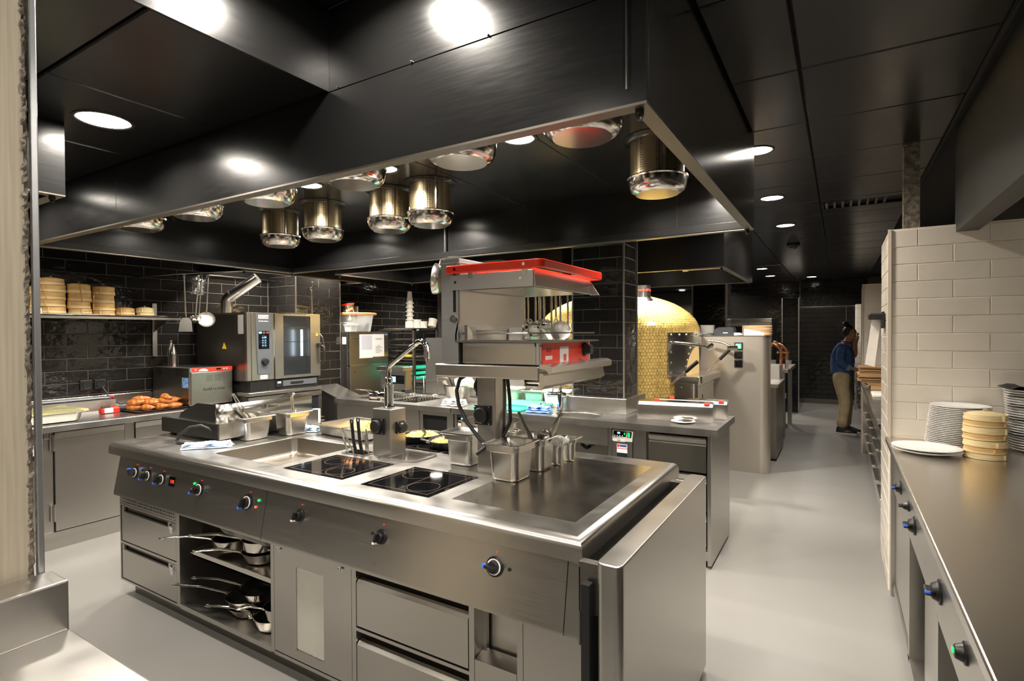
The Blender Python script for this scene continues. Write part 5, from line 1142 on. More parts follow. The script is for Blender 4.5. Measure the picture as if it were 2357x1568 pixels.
B('upper_case', t, M['steel_satin'], (-5.25, -4.722, 4.266, 4.878, 1.155, 1.525), bev=.004); B('top_lid', t, M['steel_satin'], (-5.25, -4.712, 4.262, 4.880, 1.522, 1.54), bev=.003)
B('split_line', t, M['steel_shiny'], (-4.73, -4.707, 4.262, 4.88, 1.143, 1.157))
B('side_case', t, M['steel_dark'], (-4.85, -4.76, 4.259, 4.266, .05, 1.52)); B('side_label', t, M['paper'], (-4.83, -4.77, 4.2565, 4.2595, 1.40, 1.48))
text('SA', .04, M['steel_dark'], t, (-4.711, 4.30, 1.075), (0, 1, 0), (0, 0, 1))
B('maker_badge', t, M['blue_label'], (-4.7225, -4.720, 4.82, 4.865, 1.50, 1.512))
bm = newbm(); tube(bm, [(-4.722, 4.31, 1.46), (-4.70, 4.31, 1.46), (-4.70, 4.385, 1.46), (-4.722, 4.385, 1.46)], .006); obj('handle', bm, M['steel_shiny'], t)
t = E('notice_sheets', 'two printed paper sheets taped to the ice machine', 'paper', (-4.72, 4.6, 1.24))
B('left_sheet', t, M['paper'], (-4.7195, -4.718, 4.41, 4.615, 1.235, 1.51)); s2 = B('right_sheet', t, M['paper'], (-4.7185, -4.717, 4.615, 4.80, 1.245, 1.512))
B('table_print', t, mat('pale_print', (.55, .55, .62), .7), (-4.7182, -4.7178, 4.44, 4.605, 1.33, 1.50))
text('DUPONT', .026, M['black_plastic'], s2, (-4.7165, 4.66, 1.445), (0, 1, 0), (0, 0, 1)); 
for k in range(7): B('text_line', s2, M['steel_dark'], (-4.7172, -4.7165, 4.66+(.03 if k == 0 else 0), 4.73+.02*(k % 3), 1.375-k*.014, 1.379-k*.014))
# containers on ice machine
t = E('plastic_bucket', 'clear plastic tub with orange rim on the ice machine', 'tub', (-4.88, 4.58, 1.541))
LA('tub_wall', t, M['plastic_clear'], [(.0, .001), (.16, .001), (.165, .005), (.20, .20)], (-4.90, 4.53, 1.541), 32)
LA('orange_rim', t, M['orange_plastic'], [(.20, .195), (.235, .20), (.24, .212), (.232, .222), (.205, .218), (.20, .205)], (-4.90, 4.53, 1.541), 36)
t = E('steel_cup', 'tilted steel cup with red inside standing in the clear tub', 'cup', (-4.95, 4.42, 1.74))
bm = newbm(); lathe(bm, [(.045, -.12), (.05, -.11), (.075, .06), (.077, .062)], (-4.88, 4.40, 1.80), 28, axis=(.05, -.25, .97)); obj('cup_wall', bm, M['steel_shiny'], t, 50)
bm = newbm(); lathe(bm, [(.0, .03), (.06, .03), (.0745, .061)], (-4.88, 4.40, 1.80), 28, axis=(.05, -.25, .97)); obj('red_lining', bm, M['red'], t, 50)
t = E('steel_cup', 'narrow steel tube cup with red inside in the clear tub', 'cup', (-4.88, 4.53, 1.7)); LA('cup_wall', t, M['steel_shiny'], [(.022, -.10), (.024, .06)], (-4.86, 4.50, 1.78), 18); LA('red_lining', t, M['red'], [(0, .045), (.022, .045), (.0235, .06)], (-4.86, 4.50, 1.78), 18)
for k, (x, y, h) in enumerate(((-4.93, 4.40, .10), (-4.80, 4.36, .075))):
    t = E('plastic_box', ('taller clear plastic box under the orange rim tub', 'small clear plastic box at the left edge of the ice machine')[k], 'box', (x, y, 1.541)); bm = newbm(); loft(bm, [rr(x, y, .10, .10, .015, 1.542), rr(x, y, .12, .12, .015, 1.542+h)], cap0=True); obj('box_wall', bm, M['plastic_clear'], t, 40); bm = newbm(); loft(bm, [rr(x, y, .13, .13, .015, 1.541+h), rr(x, y, .13, .13, .015, 1.549+h)], cap0=True, cap1=True); obj('lid', bm, M['white_plastic'], t, 40)
t = E('tray_rack', 'dark steel tray trolley rack between the ice machine and the steel panel', 'rack', (-4.6, 5.1, 0))
for x in (-4.90, -4.33):
    for y in (4.90, 5.33): B('post', t, M['steel_dark'], (x-.014, x+.014, y-.014, y+.014, .08, 1.57)); bm = newbm(); cyl(bm, (x-.012, y, .04), (x+.012, y, .04), .04, n=16); obj('caster', bm, M['black_rubber'], t)
for y in (4.90, 5.33):
    for k in range(20): B('runner', t, M['steel_dark'], (-4.89, -4.34, y+(.0 if y < 5 else -.03), y+(.03 if y < 5 else 0), .16+k*.0715, .168+k*.0715))
B('top_frame', t, M['steel_dark'], (-4.914, -4.316, 4.886, 4.914, 1.555, 1.575), (-4.914, -4.316, 5.316, 5.344, 1.555, 1.575), (-4.344, -4.316, 4.9, 5.34, 1.555, 1.575), (-4.914, -4.886, 4.9, 5.34, 1.555, 1.575), (-4.344, -4.316, 4.9, 5.34, .08, .10))
B('blue_label', t, M['cloth_blue'], (-4.315, -4.313, 4.93, 4.97, 1.553, 1.575))
for z, m, l in ((1.09, 'green_board', 'upper'), (1.02, 'green_board', 'middle'), (.965, 'green_board', 'lower')): tag(B('green_crate_lid', None, M[m], (-4.85, -4.34, 4.935, 5.30, z, z+.035), bev=.006), f'{l} green plastic lid on the tray rack', 'lid', 'green lids on the rack')
tag(B('snack_pack', None, M['yellow'], (-4.6, -4.42, 4.94, 5.0, 1.238, 1.262), bev=.005), 'yellow and red packet on the tray rack', 'packet')
for z, nn in ((1.225, 'top'), (1.20, 'middle'), (.88, 'lowest')): tag(B('rack_tray', None, M['steel_satin'], (-4.87, -4.335, 4.932, 5.298, z, z+.01)), f'{nn} of the three steel trays slid into the dark rack', 'tray', 'steel trays in the rack')
tag(B('rack_top_tray', None, M['steel_satin'], (-4.80, -4.30, 4.88, 5.25, 1.576, 1.586), bev=.003), 'white-topped tray on the tray rack carrying plastic cups', 'tray')
t = E('cup_stack', 'tall stack of white plastic cups on the rack', 'cups', (-4.50, 5.02, 1.587))
for k in range(5): LA('cup', t, M['white_plastic'], [(.034, 0), (.036, .02), (.050, .022), (.050, .034), (.036, .036), (.036, .05)], (-4.50, 5.02, 1.66+k*.05), 20)
LA('cup', t, M['white_plastic'], [(.036, 0), (.024, .13), (0, .131)], (-4.50, 5.02, 1.90), 20)
LA('base_cup', t, M['white_plastic'], [(.055, 0), (.055, .08), (0, .081)], (-4.50, 5.02, 1.587), 20)
for k, (x, y, tl, l) in enumerate(((-4.46, 5.10, 0, 'upright white plastic tub beside the cup stack'), (-4.42, 5.17, 0, 'low white plastic tub in front on the rack tray'), (-4.37, 5.28, .3, 'tilted white plastic tub at the right on the rack tray'))):
    bm = newbm(); lathe(bm, [(.05, 0), (.055, .10-.02*(k == 1)), (0, .101-.02*(k == 1))], (x, y, 1.588+.012*(tl > 0)), 22, axis=(0, math.sin(tl), math.cos(tl))); tag(obj('plastic_tub', bm, M['white_plastic'], None), l, 'tub', 'white tubs on the rack')
# ================================================================= rear counter line
bw = E('rear_worktop', 'steel worktop of the rear counter with an oval sink', 'worktop', (-1.7, 3.86, .85))
SK = (-1.865, -1.495, 3.60, 3.845)
us, vs, so = cells([SK, (-1.87, -1.405, 3.99, 4.20)], -2.727, -.652, 3.53, 4.20); bm = newbm(); plate(bm, us, vs, so, .855, .90, lambda u, v, w: (u, v, w)); obj('worktop', bm, M['steel_top'], bw, 0)
bm = newbm(); n = 48; cx, cy = (SK[0]+SK[1])/2, (SK[2]+SK[3])/2
def rp(i):
    a = 2*PI*i/n; c, s_ = math.cos(a), math.sin(a); hw, hd2 = (SK[1]-SK[0])/2, (SK[3]-SK[2])/2; k = min(hw/max(abs(c), 1e-6), hd2/max(abs(s_), 1e-6)); return V((cx+c*k, cy+s_*k, .8995))
def ep_(i, f, z): a = 2*PI*i/n; return V((cx+.172*f*math.cos(a), cy+.113*f*math.sin(a), z))
loft(bm, [[rp(i) for i in range(n)], [ep_(i, 1.03, .8995) for i in range(n)], [ep_(i, 1, .895) for i in range(n)], [ep_(i, .97, .80) for i in range(n)], [ep_(i, .85, .765) for i in range(n)], [ep_(i, .2, .76) for i in range(n)]], cap1=True); obj('sink_bowl', bm, M['steel_satin'], bw, 50)
pb = E('pillar_upstand', 'steel upstand box wrapped around the foot of the central pillar', 'upstand', (-1.6, 4.0, .90))
B('upstand_box', pb, M['steel_satin'], (-1.905, -1.353, 3.865, 4.009, .901, 1.018), (-1.408, -1.353, 4.009, 4.33, .901, 1.018), bev=.003)
u1 = E('refrigerated_cabinet', 'rear refrigerated cabinet with three steel drawers at the corridor end', 'cabinet', (-.95, 3.9, 0))
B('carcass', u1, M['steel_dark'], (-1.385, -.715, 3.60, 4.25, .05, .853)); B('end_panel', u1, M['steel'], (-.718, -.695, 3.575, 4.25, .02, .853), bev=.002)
B('frame', u1, M['steel'], (-1.385, -1.36, 3.58, 3.60, .1, .853), (-1.205, -1.115, 3.58, 3.60, .1, .853), (-1.10, -.718, 3.585, 3.60, .845, .853), (-1.385, -.70, 3.58, 3.60, .05, .11))
for z0, z1 in ((.612, .838), (.368, .600), (.14, .356)):
    bm = newbm(); x0, x1 = -1.095, -.725
    prism(bm, [(3.60, z0), (3.572, z0), (3.572, z1-.055), (3.578, z1-.05), (3.578, z1-.038), (3.566, z1-.012), (3.566, z1-.004), (3.58, z1), (3.60, z1)], 'X', x0, x1); obj('drawer', bm, M['steel_satin'], u1, 25)
B('drawer_gap', u1, M['black_gap'], (-1.10, -.72, 3.598, 3.602, .12, .845))
B('plinth', u1, M['steel_dark'], (-1.38, -.74, 3.63, 4.2, 0, .05))
def fridge_ctl(par, x0, x1, y, ztop):
    bm = newbm(); prism(bm, [(y+.03, ztop-.075), (y-.004, ztop-.075), (y+.016, ztop), (y+.03, ztop)], 'X', x0, x1); c = obj('control_head', bm, M['steel_satin'], par, 20)
    B('display', c, M['black_glass'], (x0+.012, x0+(x1-x0)*.68, y+.0, y+.012, ztop-.045, ztop-.008)); B('display_digits', c, M['led_blue'], (x0+.04, x0+.06, y-.002, y+.001, ztop-.025, ztop-.013))
    for k in range(4): B('display_button', c, M['paper'], (x0+.018+k*.018, x0+.026+k*.018, y-.002, y+.001, ztop-.042, ztop-.036))
    B('status_lamp', c, M['led_green'], (x0+(x1-x0)*.60, x0+(x1-x0)*.60+.006, y-.002, y+.001, ztop-.03, ztop-.016))
    B('rocker_switch', c, M['black_plastic'], (x0+(x1-x0)*.74, x1-.01, y-.001, y+.012, ztop-.048, ztop-.008)); B('switch_lamp', c, M['led_green'], (x0+(x1-x0)*.78, x1-.018, y-.004, y+.0, ztop-.043, ztop-.013))
    B('number_tag', c, M['paper'], (x0+.012, x0+(x1-x0)*.66, y-.007, y-.004, ztop-.078, ztop-.058)); text('104', .016, M['black_plastic'], c, (x0+.04, y-.0075, ztop-.075), (1, 0, 0), (0, 0, 1))
    fr = B('front_plate', par, M['steel'], (x0, x1, y+.0, y+.02, .12, ztop-.08)); xm0, xm1 = x0+(x1-x0)*.25, x0+(x1-x0)*.75
    B('rating_label', fr, M['paper'], (xm0, xm1, y-.0015, y+.0, ztop-.155, ztop-.095)); B('label_stripe', fr, M['red_label'], (xm0, xm1, y-.002, y-.001, ztop-.128, ztop-.123)); B('label_head', fr, mat('navy_print', (.05, .08, .25), .5), (xm0+.02, xm1-.005, y-.002, y-.001, ztop-.115, ztop-.10)); B('label_logo', fr, M['red_label'], (xm0+.003, xm0+.018, y-.002, y-.001, ztop-.117, ztop-.098)); B('label_foot', fr, M['black_plastic'], (xm0, xm1, y-.0015, y, ztop-.185, ztop-.157))
fridge_ctl(u1, -1.357, -1.21, 3.578, .838)
u2 = E('sink_cabinet', 'open rear counter bay with a steel apron under the sink', 'cabinet', (-1.75, 3.9, 0))
B('apron', u2, M['steel_x'], (-2.40, -1.385, 3.57, 3.59, .722, .853)); B('carcass', u2, M['steel_dark'], (-2.40, -1.39, 3.96, 3.98, .05, .85), (-2.44, -2.40, 3.6, 3.98, .05, .85), (-2.40, -1.39, 3.62, 3.98, .30, .32), (-2.40, -1.39, 3.66, 3.98, .0, .05))
TU('waste_pipe', u2, M['black_rubber'], [(-1.68, 3.74, .76), (-1.68, 3.80, .66), (-1.68, 3.88, .62), (-1.68, 3.94, .62)], .014)
u3 = E('refrigerated_cabinet', 'rear refrigerated cabinet with a blue display behind the egg pans', 'cabinet', (-2.6, 3.9, 0))
B('carcass', u3, M['steel_dark'], (-2.727, -2.44, 3.60, 4.17, .05, .853)); B('frame', u3, M['steel'], (-2.727, -2.705, 3.58, 3.60, .05, .853), (-2.60, -2.44, 3.58, 3.60, .05, .853)); fridge_ctl(u3, -2.70, -2.605, 3.578, .833)
# sink faucet
t = E('sink_faucet', 'chrome mixer tap behind the rear oval sink', 'faucet', (-1.865, 3.80, .90))
LA('tap_body', t, M['chrome'], [(.030, 0), (.030, .006), (.024, .012), (.023, .10), (.026, .104), (.026, .15), (.018, .156), (.013, .16), (.013, .30)], (-1.865, 3.80, .90), 24)
bm = newbm(); lathe(bm, [(.021, 0), (.021, .12), (.018, .124)], (-1.845, 3.80, 1.03), 20, axis=(-1, -.1, 0), cap1=True); lathe(bm, [(.021, 0), (.021, .04), (.018, .044)], (-1.865, 3.80, 1.03), 20, axis=(1, .1, 0), cap1=True); obj('mixer_bar', bm, M['chrome'], t)
TU('lever', t, M['chrome'], [(-1.93, 3.795, 1.05), (-1.915, 3.79, 1.085), (-1.90, 3.785, 1.105)], .007)
TU('spout', t, M['chrome'], [(-1.865, 3.80, 1.20), (-1.865, 3.79, 1.26), (-1.86, 3.76, 1.29), (-1.85, 3.70, 1.28), (-1.848, 3.68, 1.24)], .011, 10)
# dispensers
def disp(cx, cy, L, D, h, rz, label, red=True):
    t = E('film_dispenser', label, 'dispenser', (0, 0, 0), 'film dispensers on the rear counter')
    bm = newbm(); prism(bm, [(-D/2, 0), (D/2, 0), (D/2, h*.9), (D*.1, h), (-D*.42, h*.93), (-D/2, h*.80)], 'X', -L/2, L/2); obj('housing', bm, M['steel_shiny'], t, 25)
    bm = newbm(); prism(bm, [(-D/2-.004, h*.79), (-D*.42, h*.94), (-D*.36, h*.95), (-D*.44, h*.77)], 'X', -L/2+.004, L/2-.004); obj('cutter_rail', bm, mat('blue_grey_cutter', (.40, .43, .52), .35), t, 20)
    B('slider', t, M['red_label'], (L/2-.055, L/2-.02, -D*.5-.006, -D*.34, h*.88, h*1.0), bev=.003); B('rear_slider', t, M['red_label'], (-L*.30, -L*.23, D*.02, D*.12, h*.98, h*1.05), bev=.003)
    [B('end_cap', t, M['steel_satin'], q) for q in ((L/2, L/2+.006, -D*.46, D*.48, .002, h*.9), (-L/2-.006, -L/2, -D*.46, D*.48, .002, h*.9))]
    t.location = (cx, cy, TZ+.0005); t.rotation_euler = (0, 0, rz); return t
disp(-.99, 3.86, .50, .16, .130, .14, 'front steel film dispenser with red slider on the rear counter')
disp(-.93, 4.045, .50, .16, .130, .14, 'rear steel film dispenser behind the front one')
t = E('small_plate', 'small white plate with a dark napkin in front of the film dispensers', 'plate', (-.90, 3.72, TZ)); 
LA('plate', t, M['white_ceramic'], [(0, .001), (.045, .001), (.05, .004), (.078, .012), (.080, .014), (.078, .015), (.05, .008), (0, .006)], (-.905, 3.725, TZ), 36)
bm = newbm(); prism(bm, [(-.935, 3.71), (-.86, 3.725), (-.85, 3.76), (-.91, 3.755)], 'Z', TZ+.014, TZ+.019); obj('napkin', bm, M['black_plastic'], t, 0)
# steel splash panel behind the rear counter
t = E('splash_panel', 'tall brushed steel splash panel behind the mixing bowl', 'panel', (-3.1, 4.3, .85)); B('panel', t, M['steel'], (-3.62, -2.46, 4.27, 4.29, .80, 1.47), bev=.002); B('panel_fold', t, M['steel_satin'], (-3.62, -2.46, 4.262, 4.27, 1.025, 1.035)); B('upstand', t, M['steel_satin'], (-2.46, -1.91, 4.205, 4.22, .80, 1.04))
# utility items on the rear counter
t = E('mixing_bowl', 'conical steel mixing bowl holding a second bowl', 'bowl', (-2.95, 3.95, TZ)); LA('bowl', t, M['steel_satin'], [(0, .001), (.085, .001), (.09, .006), (.135, .145), (.142, .148), (.142, .151), (.133, .150), (.085, .010), (0, .006)], (-2.93, 3.90, TZ), 36)
t = E('mixing_bowl', 'tilted steel bowl lying inside the conical bowl', 'bowl', (-2.95, 3.90, TZ+.15)); bm = newbm(); lathe(bm, [(.07, -.07), (.10, -.05), (.135, .01), (.139, .012), (.134, .012)], (-2.94, 3.905, TZ+.165), 36, axis=(.12, -.15, .97)); obj('bowl', bm, M['steel_shiny'], t)
bm = newbm(); rs = random.Random(2); loft(bm, [[V((-2.86+s_*1.2*math.cos(a)+rs.uniform(-.008, .008), 3.905+s_*math.sin(a)+rs.uniform(-.008, .008), TZ+z+rs.uniform(-.01, .01))) for a in [2*PI*i/14 for i in range(14)]] for s_, z in ((.07, .14), (.085, .17), (.075, .20), (.05, .215), (.015, .22))], cap0=True, cap1=True)
fb = tag(obj('food_bag', bm, M['white_plastic'], None, 70), 'white plastic food bag with black writing in the bowl', 'bag'); text('Gis2-08-1', .035, M['black_plastic'], fb, (-2.92, 3.815, TZ+.185), (1, .1, 0), (0, .35, 1))
cloth((-2.79, 3.66, TZ), .21, .10, .055, 'cloth_white', 'crumpled white kitchen cloth at the worktop joint', .12, 6, 3)
cloth((-1.985, 3.675, TZ), .19, .10, .05, 'cloth_mid', 'crumpled blue microfibre cloth beside the green boards', .15, 7, 3)
def board(x0, x1, y0, y1, z, m, label, rz=0): 
    t = B('cutting_board', None, M[m], (x0, x1, y0, y1, z, z+.018), bev=.007); tag(t, label, 'cutting board', 'green cutting boards'); return t
board(-2.58, -2.12, 3.62, 3.92, TZ, 'green_board', 'front green cutting board on the rear counter'); 
M['green_pale'] = mat('pale_green_board', (.10, .60, .32), .45)
board(-2.44, -2.02, 3.78, 4.05, TZ+.0185, 'green_pale', 'upper pale green cutting board overlapping the front one')
bm = newbm(); blob(bm, (-2.075, 3.755, TZ+.026), .042, .026, .024, 14, 10); tag(obj('lemon', bm, M['lemon'], None, 70), 'yellow lemon beside the blue cloth', 'lemon')
bm = newbm(); tube(bm, [(-2.03, 3.79, TZ+.026), (-2.03, 3.79, TZ+.06), (-2.005, 3.795, TZ+.066), (-1.99, 3.80, TZ+.05)], .006); tag(obj('bottle_opener', bm, M['steel_dark'], None), 'small dark steel hook tool between lemon and board', 'tool')
def clearbox(cx, cy, w, d, h, label, food=True, m='plastic_clear'):
    t = E('storage_container', label, 'container', (cx, cy, TZ)); bm = newbm(); loft(bm, [rr(cx, cy, w-.04, d-.03, .02, TZ+.001), rr(cx, cy, w-.01, d-.01, .025, TZ+h)], cap0=True); obj('container_wall', bm, M[m], t, 50)
    if food: bm = newbm(); loft(bm, [rr(cx, cy, w-.05, d-.04, .02, TZ+.006), rr(cx, cy, w-.03, d-.03, .025, TZ+h*.72), rr(cx, cy, w-.10, d-.08, .025, TZ+h*.78)], cap0=True, cap1=True); obj('green_contents', bm, M['green_food'], t, 50)
    bm = newbm(); loft(bm, [rr(cx, cy, w+.01, d+.01, .02, TZ+h), rr(cx, cy, w+.01, d+.01, .02, TZ+h+.012), rr(cx, cy, w-.01, d-.01, .02, TZ+h+.014)], cap0=True, cap1=True); obj('lid', bm, M['white_plastic'], t, 50)
clearbox(-2.46, 4.08, .165, .14, .125, 'clear lidded container of green contents left of the steel one')
clearbox(-2.00, 4.06, .24, .17, .125, 'wide white lidded container with green side behind the tap', m='white_plastic')
gn((-2.24, 4.10, TZ), .22, .17, .12, 'steel food pan standing between the two lidded containers', grp='food pans on the rear counter')
t = E('scale', 'black flat kitchen appliance under the hanging utensils', 'appliance', (-2.45, 4.36, 1.04)); B('shelf', t, M['steel_satin'], (-2.75, -1.92, 4.30, 4.62, 1.05, 1.065)); B('body', t, M['black_plastic'], (-2.60, -2.26, 4.33, 4.58, 1.066, 1.12), bev=.006); TU('wire', t, M['white_plastic'], [(-2.26, 4.34, 1.09), (-2.2, 4.33, 1.12), (-2.12, 4.33, 1.08), (-2.05, 4.34, 1.06)], .004)
# hanging utensils behind the salamander
tag(TU('hanging_rail', None, M['steel_dark'], [(-2.75, 4.36, 1.935), (-1.88, 4.36, 1.935)], .007), 'steel rail with a row of utensils behind the salamander', 'rail')
kinds = [('ladle', 'ladle', .9, 1.62), ('saucepan_ladle', 'sauce', 1.1, 1.60), ('ladle', 'ladle', .75, 1.68), ('dipper', 'sauce', .9, 1.65), ('skimmer', 'skimmer', 1.3, 1.665), ('ladle', 'ladle', 1.0, 1.67), ('wire_skimmer', 'wire', 1.0, 1.62), ('whisk', 'whisk', 1.0, 1.70), ('skimmer', 'skimmer', .95, 1.66), ('wire_skimmer', 'wire', .9, 1.60)]
names = ['leftmost small ladle in the utensil row', 'deep sauce ladle second in the utensil row', 'small ladle behind the sauce ladles in the row', 'second deep sauce dipper in the utensil row', 'big round perforated skimmer in the utensil row', 'ladle right of the big skimmer in the row', 'large wire skimmer in front of the utensil row', 'whisk hanging between the skimmers', 'perforated skimmer at the right end of the row', 'thin wire skimmer behind the right skimmer']
kinds = [(a, b, c*1.5, d-.05) for a, b, c, d in kinds]
for k, ((nm, kd, sc_, zb), lab) in enumerate(zip(kinds, names)):
    x = -2.535 + k*.054; hang(nm, lab, (x, 4.335-.02*(k % 3), 1.905), (x+.006, 4.325-.02*(k % 3), zb), kd, nm.replace('_', ' ').split()[-1], 'utensils hanging behind the salamander', sc_, -1.2)
tag(LA('paper_roll', None, M['white_plastic'], [(0, 0), (.022, 0), (.022, .13), (0, .13)], (-2.30, 4.42, 1.42), 20), 'white cylinder standing behind the salamander plate', 'cup')
t = E('rear_shelf', 'narrow steel shelf above the rear upstand', 'shelf', (-2.3, 4.45, 1.40)); B('board', t, M['steel_satin'], (-2.72, -1.90, 4.34, 4.60, 1.405, 1.42)); B('bracket', t, M['steel'], (-2.70, -2.68, 4.34, 4.6, 1.066, 1.405), (-1.94, -1.92, 4.34, 4.6, 1.066, 1.405))
b = E('oil_bottle', 'dark oil bottle seen behind the salamander plate', 'bottle', (-2.12, 4.42, 1.42)); LA('bottle', b, mat('dark_glass', (.02, .018, .012), .1), [(0, 0), (.024, 0), (.024, .07), (.011, .10), (.011, .13), (0, .13)], (-2.12, 4.42, 1.4205), 18)
t = E('hand_blender', 'black hand-held appliance hanging beside the central pillar', 'appliance', (-1.93, 4.33, 1.7)); LA('body', t, M['black_plastic'], [(0, 0), (.05, .0), (.062, .03), (.062, .2), (.04, .24), (0, .24)], (-1.935, 4.36, 1.70), 20); TU('cable', t, M['black_rubber'], [(-1.935, 4.36, 1.94), (-1.935, 4.36, 2.1)], .006)
t = E('knife_block', 'black upright holder between utensils and pillar', 'holder', (-1.92, 4.40, 1.42)); B('block', t, M['black_plastic'], (-1.985, -1.90, 4.36, 4.46, 1.42, 1.53), bev=.02)
bm = newbm(); prism(bm, [(-2.0, 1.64), (-1.955, 1.58), (-1.98, 1.52), (-2.02, 1.57)], 'Y', 4.33, 4.335); tag(obj('paper_flag', bm, M['paper'], None, 0), 'folded white paper hanging beside the central pillar', 'paper')
# big steel pan hanging left of salamander
t = E('hanging_pan', 'round steel pan hanging behind the salamander column', 'pan', (-2.64, 3.28, 1.8)); LA('pan_disc', t, M['steel_satin'], [(0, 0), (.10, 0), (.115, .02), (.12, .05)], (-2.62, 3.28, 1.93), 30, axis=(-.85, -.4, .1)); TU('handle', t, M['steel_satin'], [(-2.64, 3.28, 2.03), (-2.64, 3.30, 2.08), (-2.64, 3.34, 2.10)], .007)
# ================================================================= fryer station
fr = E('deep_fryer', 'steel double deep fryer with raised display panel', 'fryer', (-3.6, 3.9, 0))
fx0, fx1 = -4.12, -2.735
us, vs, so = cells([(-3.98, -3.62, 3.66, 4.06), (-3.54, -3.22, 3.66, 4.06)], fx0, fx1, 3.53, 4.22); bm = newbm(); plate(bm, us, vs, so, .86, .90, lambda u, v, w: (u, v, w)); obj('fryer_top', bm, M['steel_top'], fr, 0)
for a, b_ in ((-3.98, -3.62), (-3.54, -3.22)): basin('oil_tank', fr, a, b_, 3.66, 4.06, .90, .2, .02, M['steel_dark'])
B('fryer_case', fr, M['steel'], (-3.62, -3.12, 3.57, 4.2, .05, .64)); B('front_strip', fr, M['steel'], (fx0, -3.10, 3.56, 3.575, .05, .855)); B('oven_bay', fr, M['black_gap'], (-3.06, -2.80, 3.60, 3.61, .3, .82)); B('bay_frame', fr, M['steel'], (-3.11, -3.06, 3.57, 3.6, .05, .858), (-2.80, -2.735, 3.57, 3.60, .05, .858), (-3.06, -2.8, 3.57, 3.60, .82, .858), (-3.06, -2.8, 3.57, 3.60, .05, .30))
ph = B('display_housing', fr, M['steel'], (-4.13, -3.78, 4.15, 4.24, .94, 1.165), bev=.004); B('display_lid', ph, M['steel_satin'], (-4.14, -3.77, 4.10, 4.24, 1.13, 1.175), bev=.004); B('display_bezel', ph, M['black_glass'], (-4.02, -3.80, 4.145, 4.151, 1.0, 1.085)); B('display_screen', ph, M['led_blue'], (-3.99, -3.915, 4.1435, 4.146, 1.015, 1.072))
def basket(x0, x1, y0, y1, z, label):
    t = E('fryer_basket', label, 'basket', ((x0+x1)/2, (y0+y1)/2, z), 'fryer baskets'); bm = newbm()
    for zz in (z, z-.05, z-.10): tube(bm, [(x0, y0, zz), (x1, y0, zz), (x1, y1, zz), (x0, y1, zz)], .003, 6, True)
    for i in range(9):
        f = i/8
        for p in ((x0+(x1-x0)*f, y0), (x0+(x1-x0)*f, y1), (x0, y0+(y1-y0)*f), (x1, y0+(y1-y0)*f)): tube(bm, [(p[0], p[1], z), (p[0], p[1], z-.10)], .0016, 5)
        tube(bm, [(x0+(x1-x0)*f, y0, z-.10), (x0+(x1-x0)*f, y1, z-.10)], .0014, 5)
    obj('wire_basket', bm, M['steel_shiny'], t, 60); xm = (x0+x1)/2
    TU('handle', t, M['steel_satin'], [(xm-.02, y0, z), (xm-.03, y0-.06, z+.05), (xm-.03, y0-.20, z+.075), (xm+.03, y0-.20, z+.075), (xm+.03, y0-.06, z+.05), (xm+.02, y0, z)], .005)
    return t
basket(-3.95, -3.65, 3.72, 4.02, .93, 'left wire fryer basket beside the display'); basket(-3.51, -3.25, 3.72, 4.02, .93, 'right wire fryer basket beside the mixing bowl')
t = E('basket_hanger', 'steel wire hanger bars rising behind the fryer', 'hanger', (-3.4, 4.1, .9))
for x in (-3.62, -3.33): TU('bar', t, M['steel_satin'], [(x, 4.10, .90), (x, 4.10, 1.09), (x+.12, 4.10, 1.09), (x+.12, 4.10, .90)], .006)
for x in (-3.66, -3.37):
    for k in range(4): TU('spring_hook', t, M['steel_shiny'], [(x+k*.018, 4.07, .90), (x+k*.018, 4.09, .925), (x+k*.018, 4.11, .90)], .003)
B('filter_box', fr, M['steel'], (-3.56, -3.40, 3.50, 3.55, .55, .80)); B('tag_label', fr, M['paper'], (-3.50, -3.43, 3.497, 3.50, .70, .745))
# ================================================================= pizza oven
OX, OY, OR, OZ = -2.12, 5.75, .87, 1.51
ov = E('pizza_oven', 'round pizza oven clad in golden mosaic with a domed top', 'pizza oven', (OX, OY, 0))
LA('base_ring', ov, M['steel_dark'], [(OR*.9, 0), (OR*.9, .72), (OR, .72)], (OX, OY, 0), 48)
DH = .43
def dome(a): return OR*math.cos(a), OZ + DH*math.sin(a)
prof = [(OR-.004, .72), (OR-.004, OZ)] + [dome(a*PI/2/16) for a in range(1, 16)]; prof = [(r-.004, z-.002) if i > 1 else (r, z) for i, (r, z) in enumerate(prof)]
LA('grout_shell', ov, M['mosaic_grout'], prof + [(.05, OZ+DH)], (OX, OY, 0), 64)
bm = newbm(); rs = random.Random(12)
def mtile(r0, z0, r1, z1, n, off, skip=None):
    for i in range(n):
        a0, a1 = 2*PI*(i+off+.06)/n, 2*PI*(i+off+.94)/n; am = math.atan2(math.sin((a0+a1)/2), math.cos((a0+a1)/2))
        if skip and skip(am, (z0+z1)/2): continue
        if not (-2.9 < am < .9): continue
        k = .003 + rs.random()*.002
        vs = [bm.verts.new((OX+(r+k)*math.cos(a), OY+(r+k)*math.sin(a), z+k*.4)) for r, z, a in ((r0, z0, a0), (r0, z0, a1), (r1, z1, a1), (r1, z1, a0))]
        ws_ = [bm.verts.new((OX+(r-.006)*math.cos(a), OY+(r-.006)*math.sin(a), z)) for r, z, a in ((r0, z0, a0), (r0, z0, a1), (r1, z1, a1), (r1, z1, a0))]
        bm.faces.new(vs)
        for p in range(4): q = (p+1) % 4; bm.faces.new((ws_[p], ws_[q], vs[q], vs[p]))
z = .73; row = 0; mouth = lambda a, z: -.62 < a < .62 and z > .9
while z < OZ-.01: mtile(OR, z, OR, z+.028, 176, .5*(row % 2), lambda a, zz: -.64 < a < .64 and zz > 1.05); z += .0312; row += 1
nr = 30
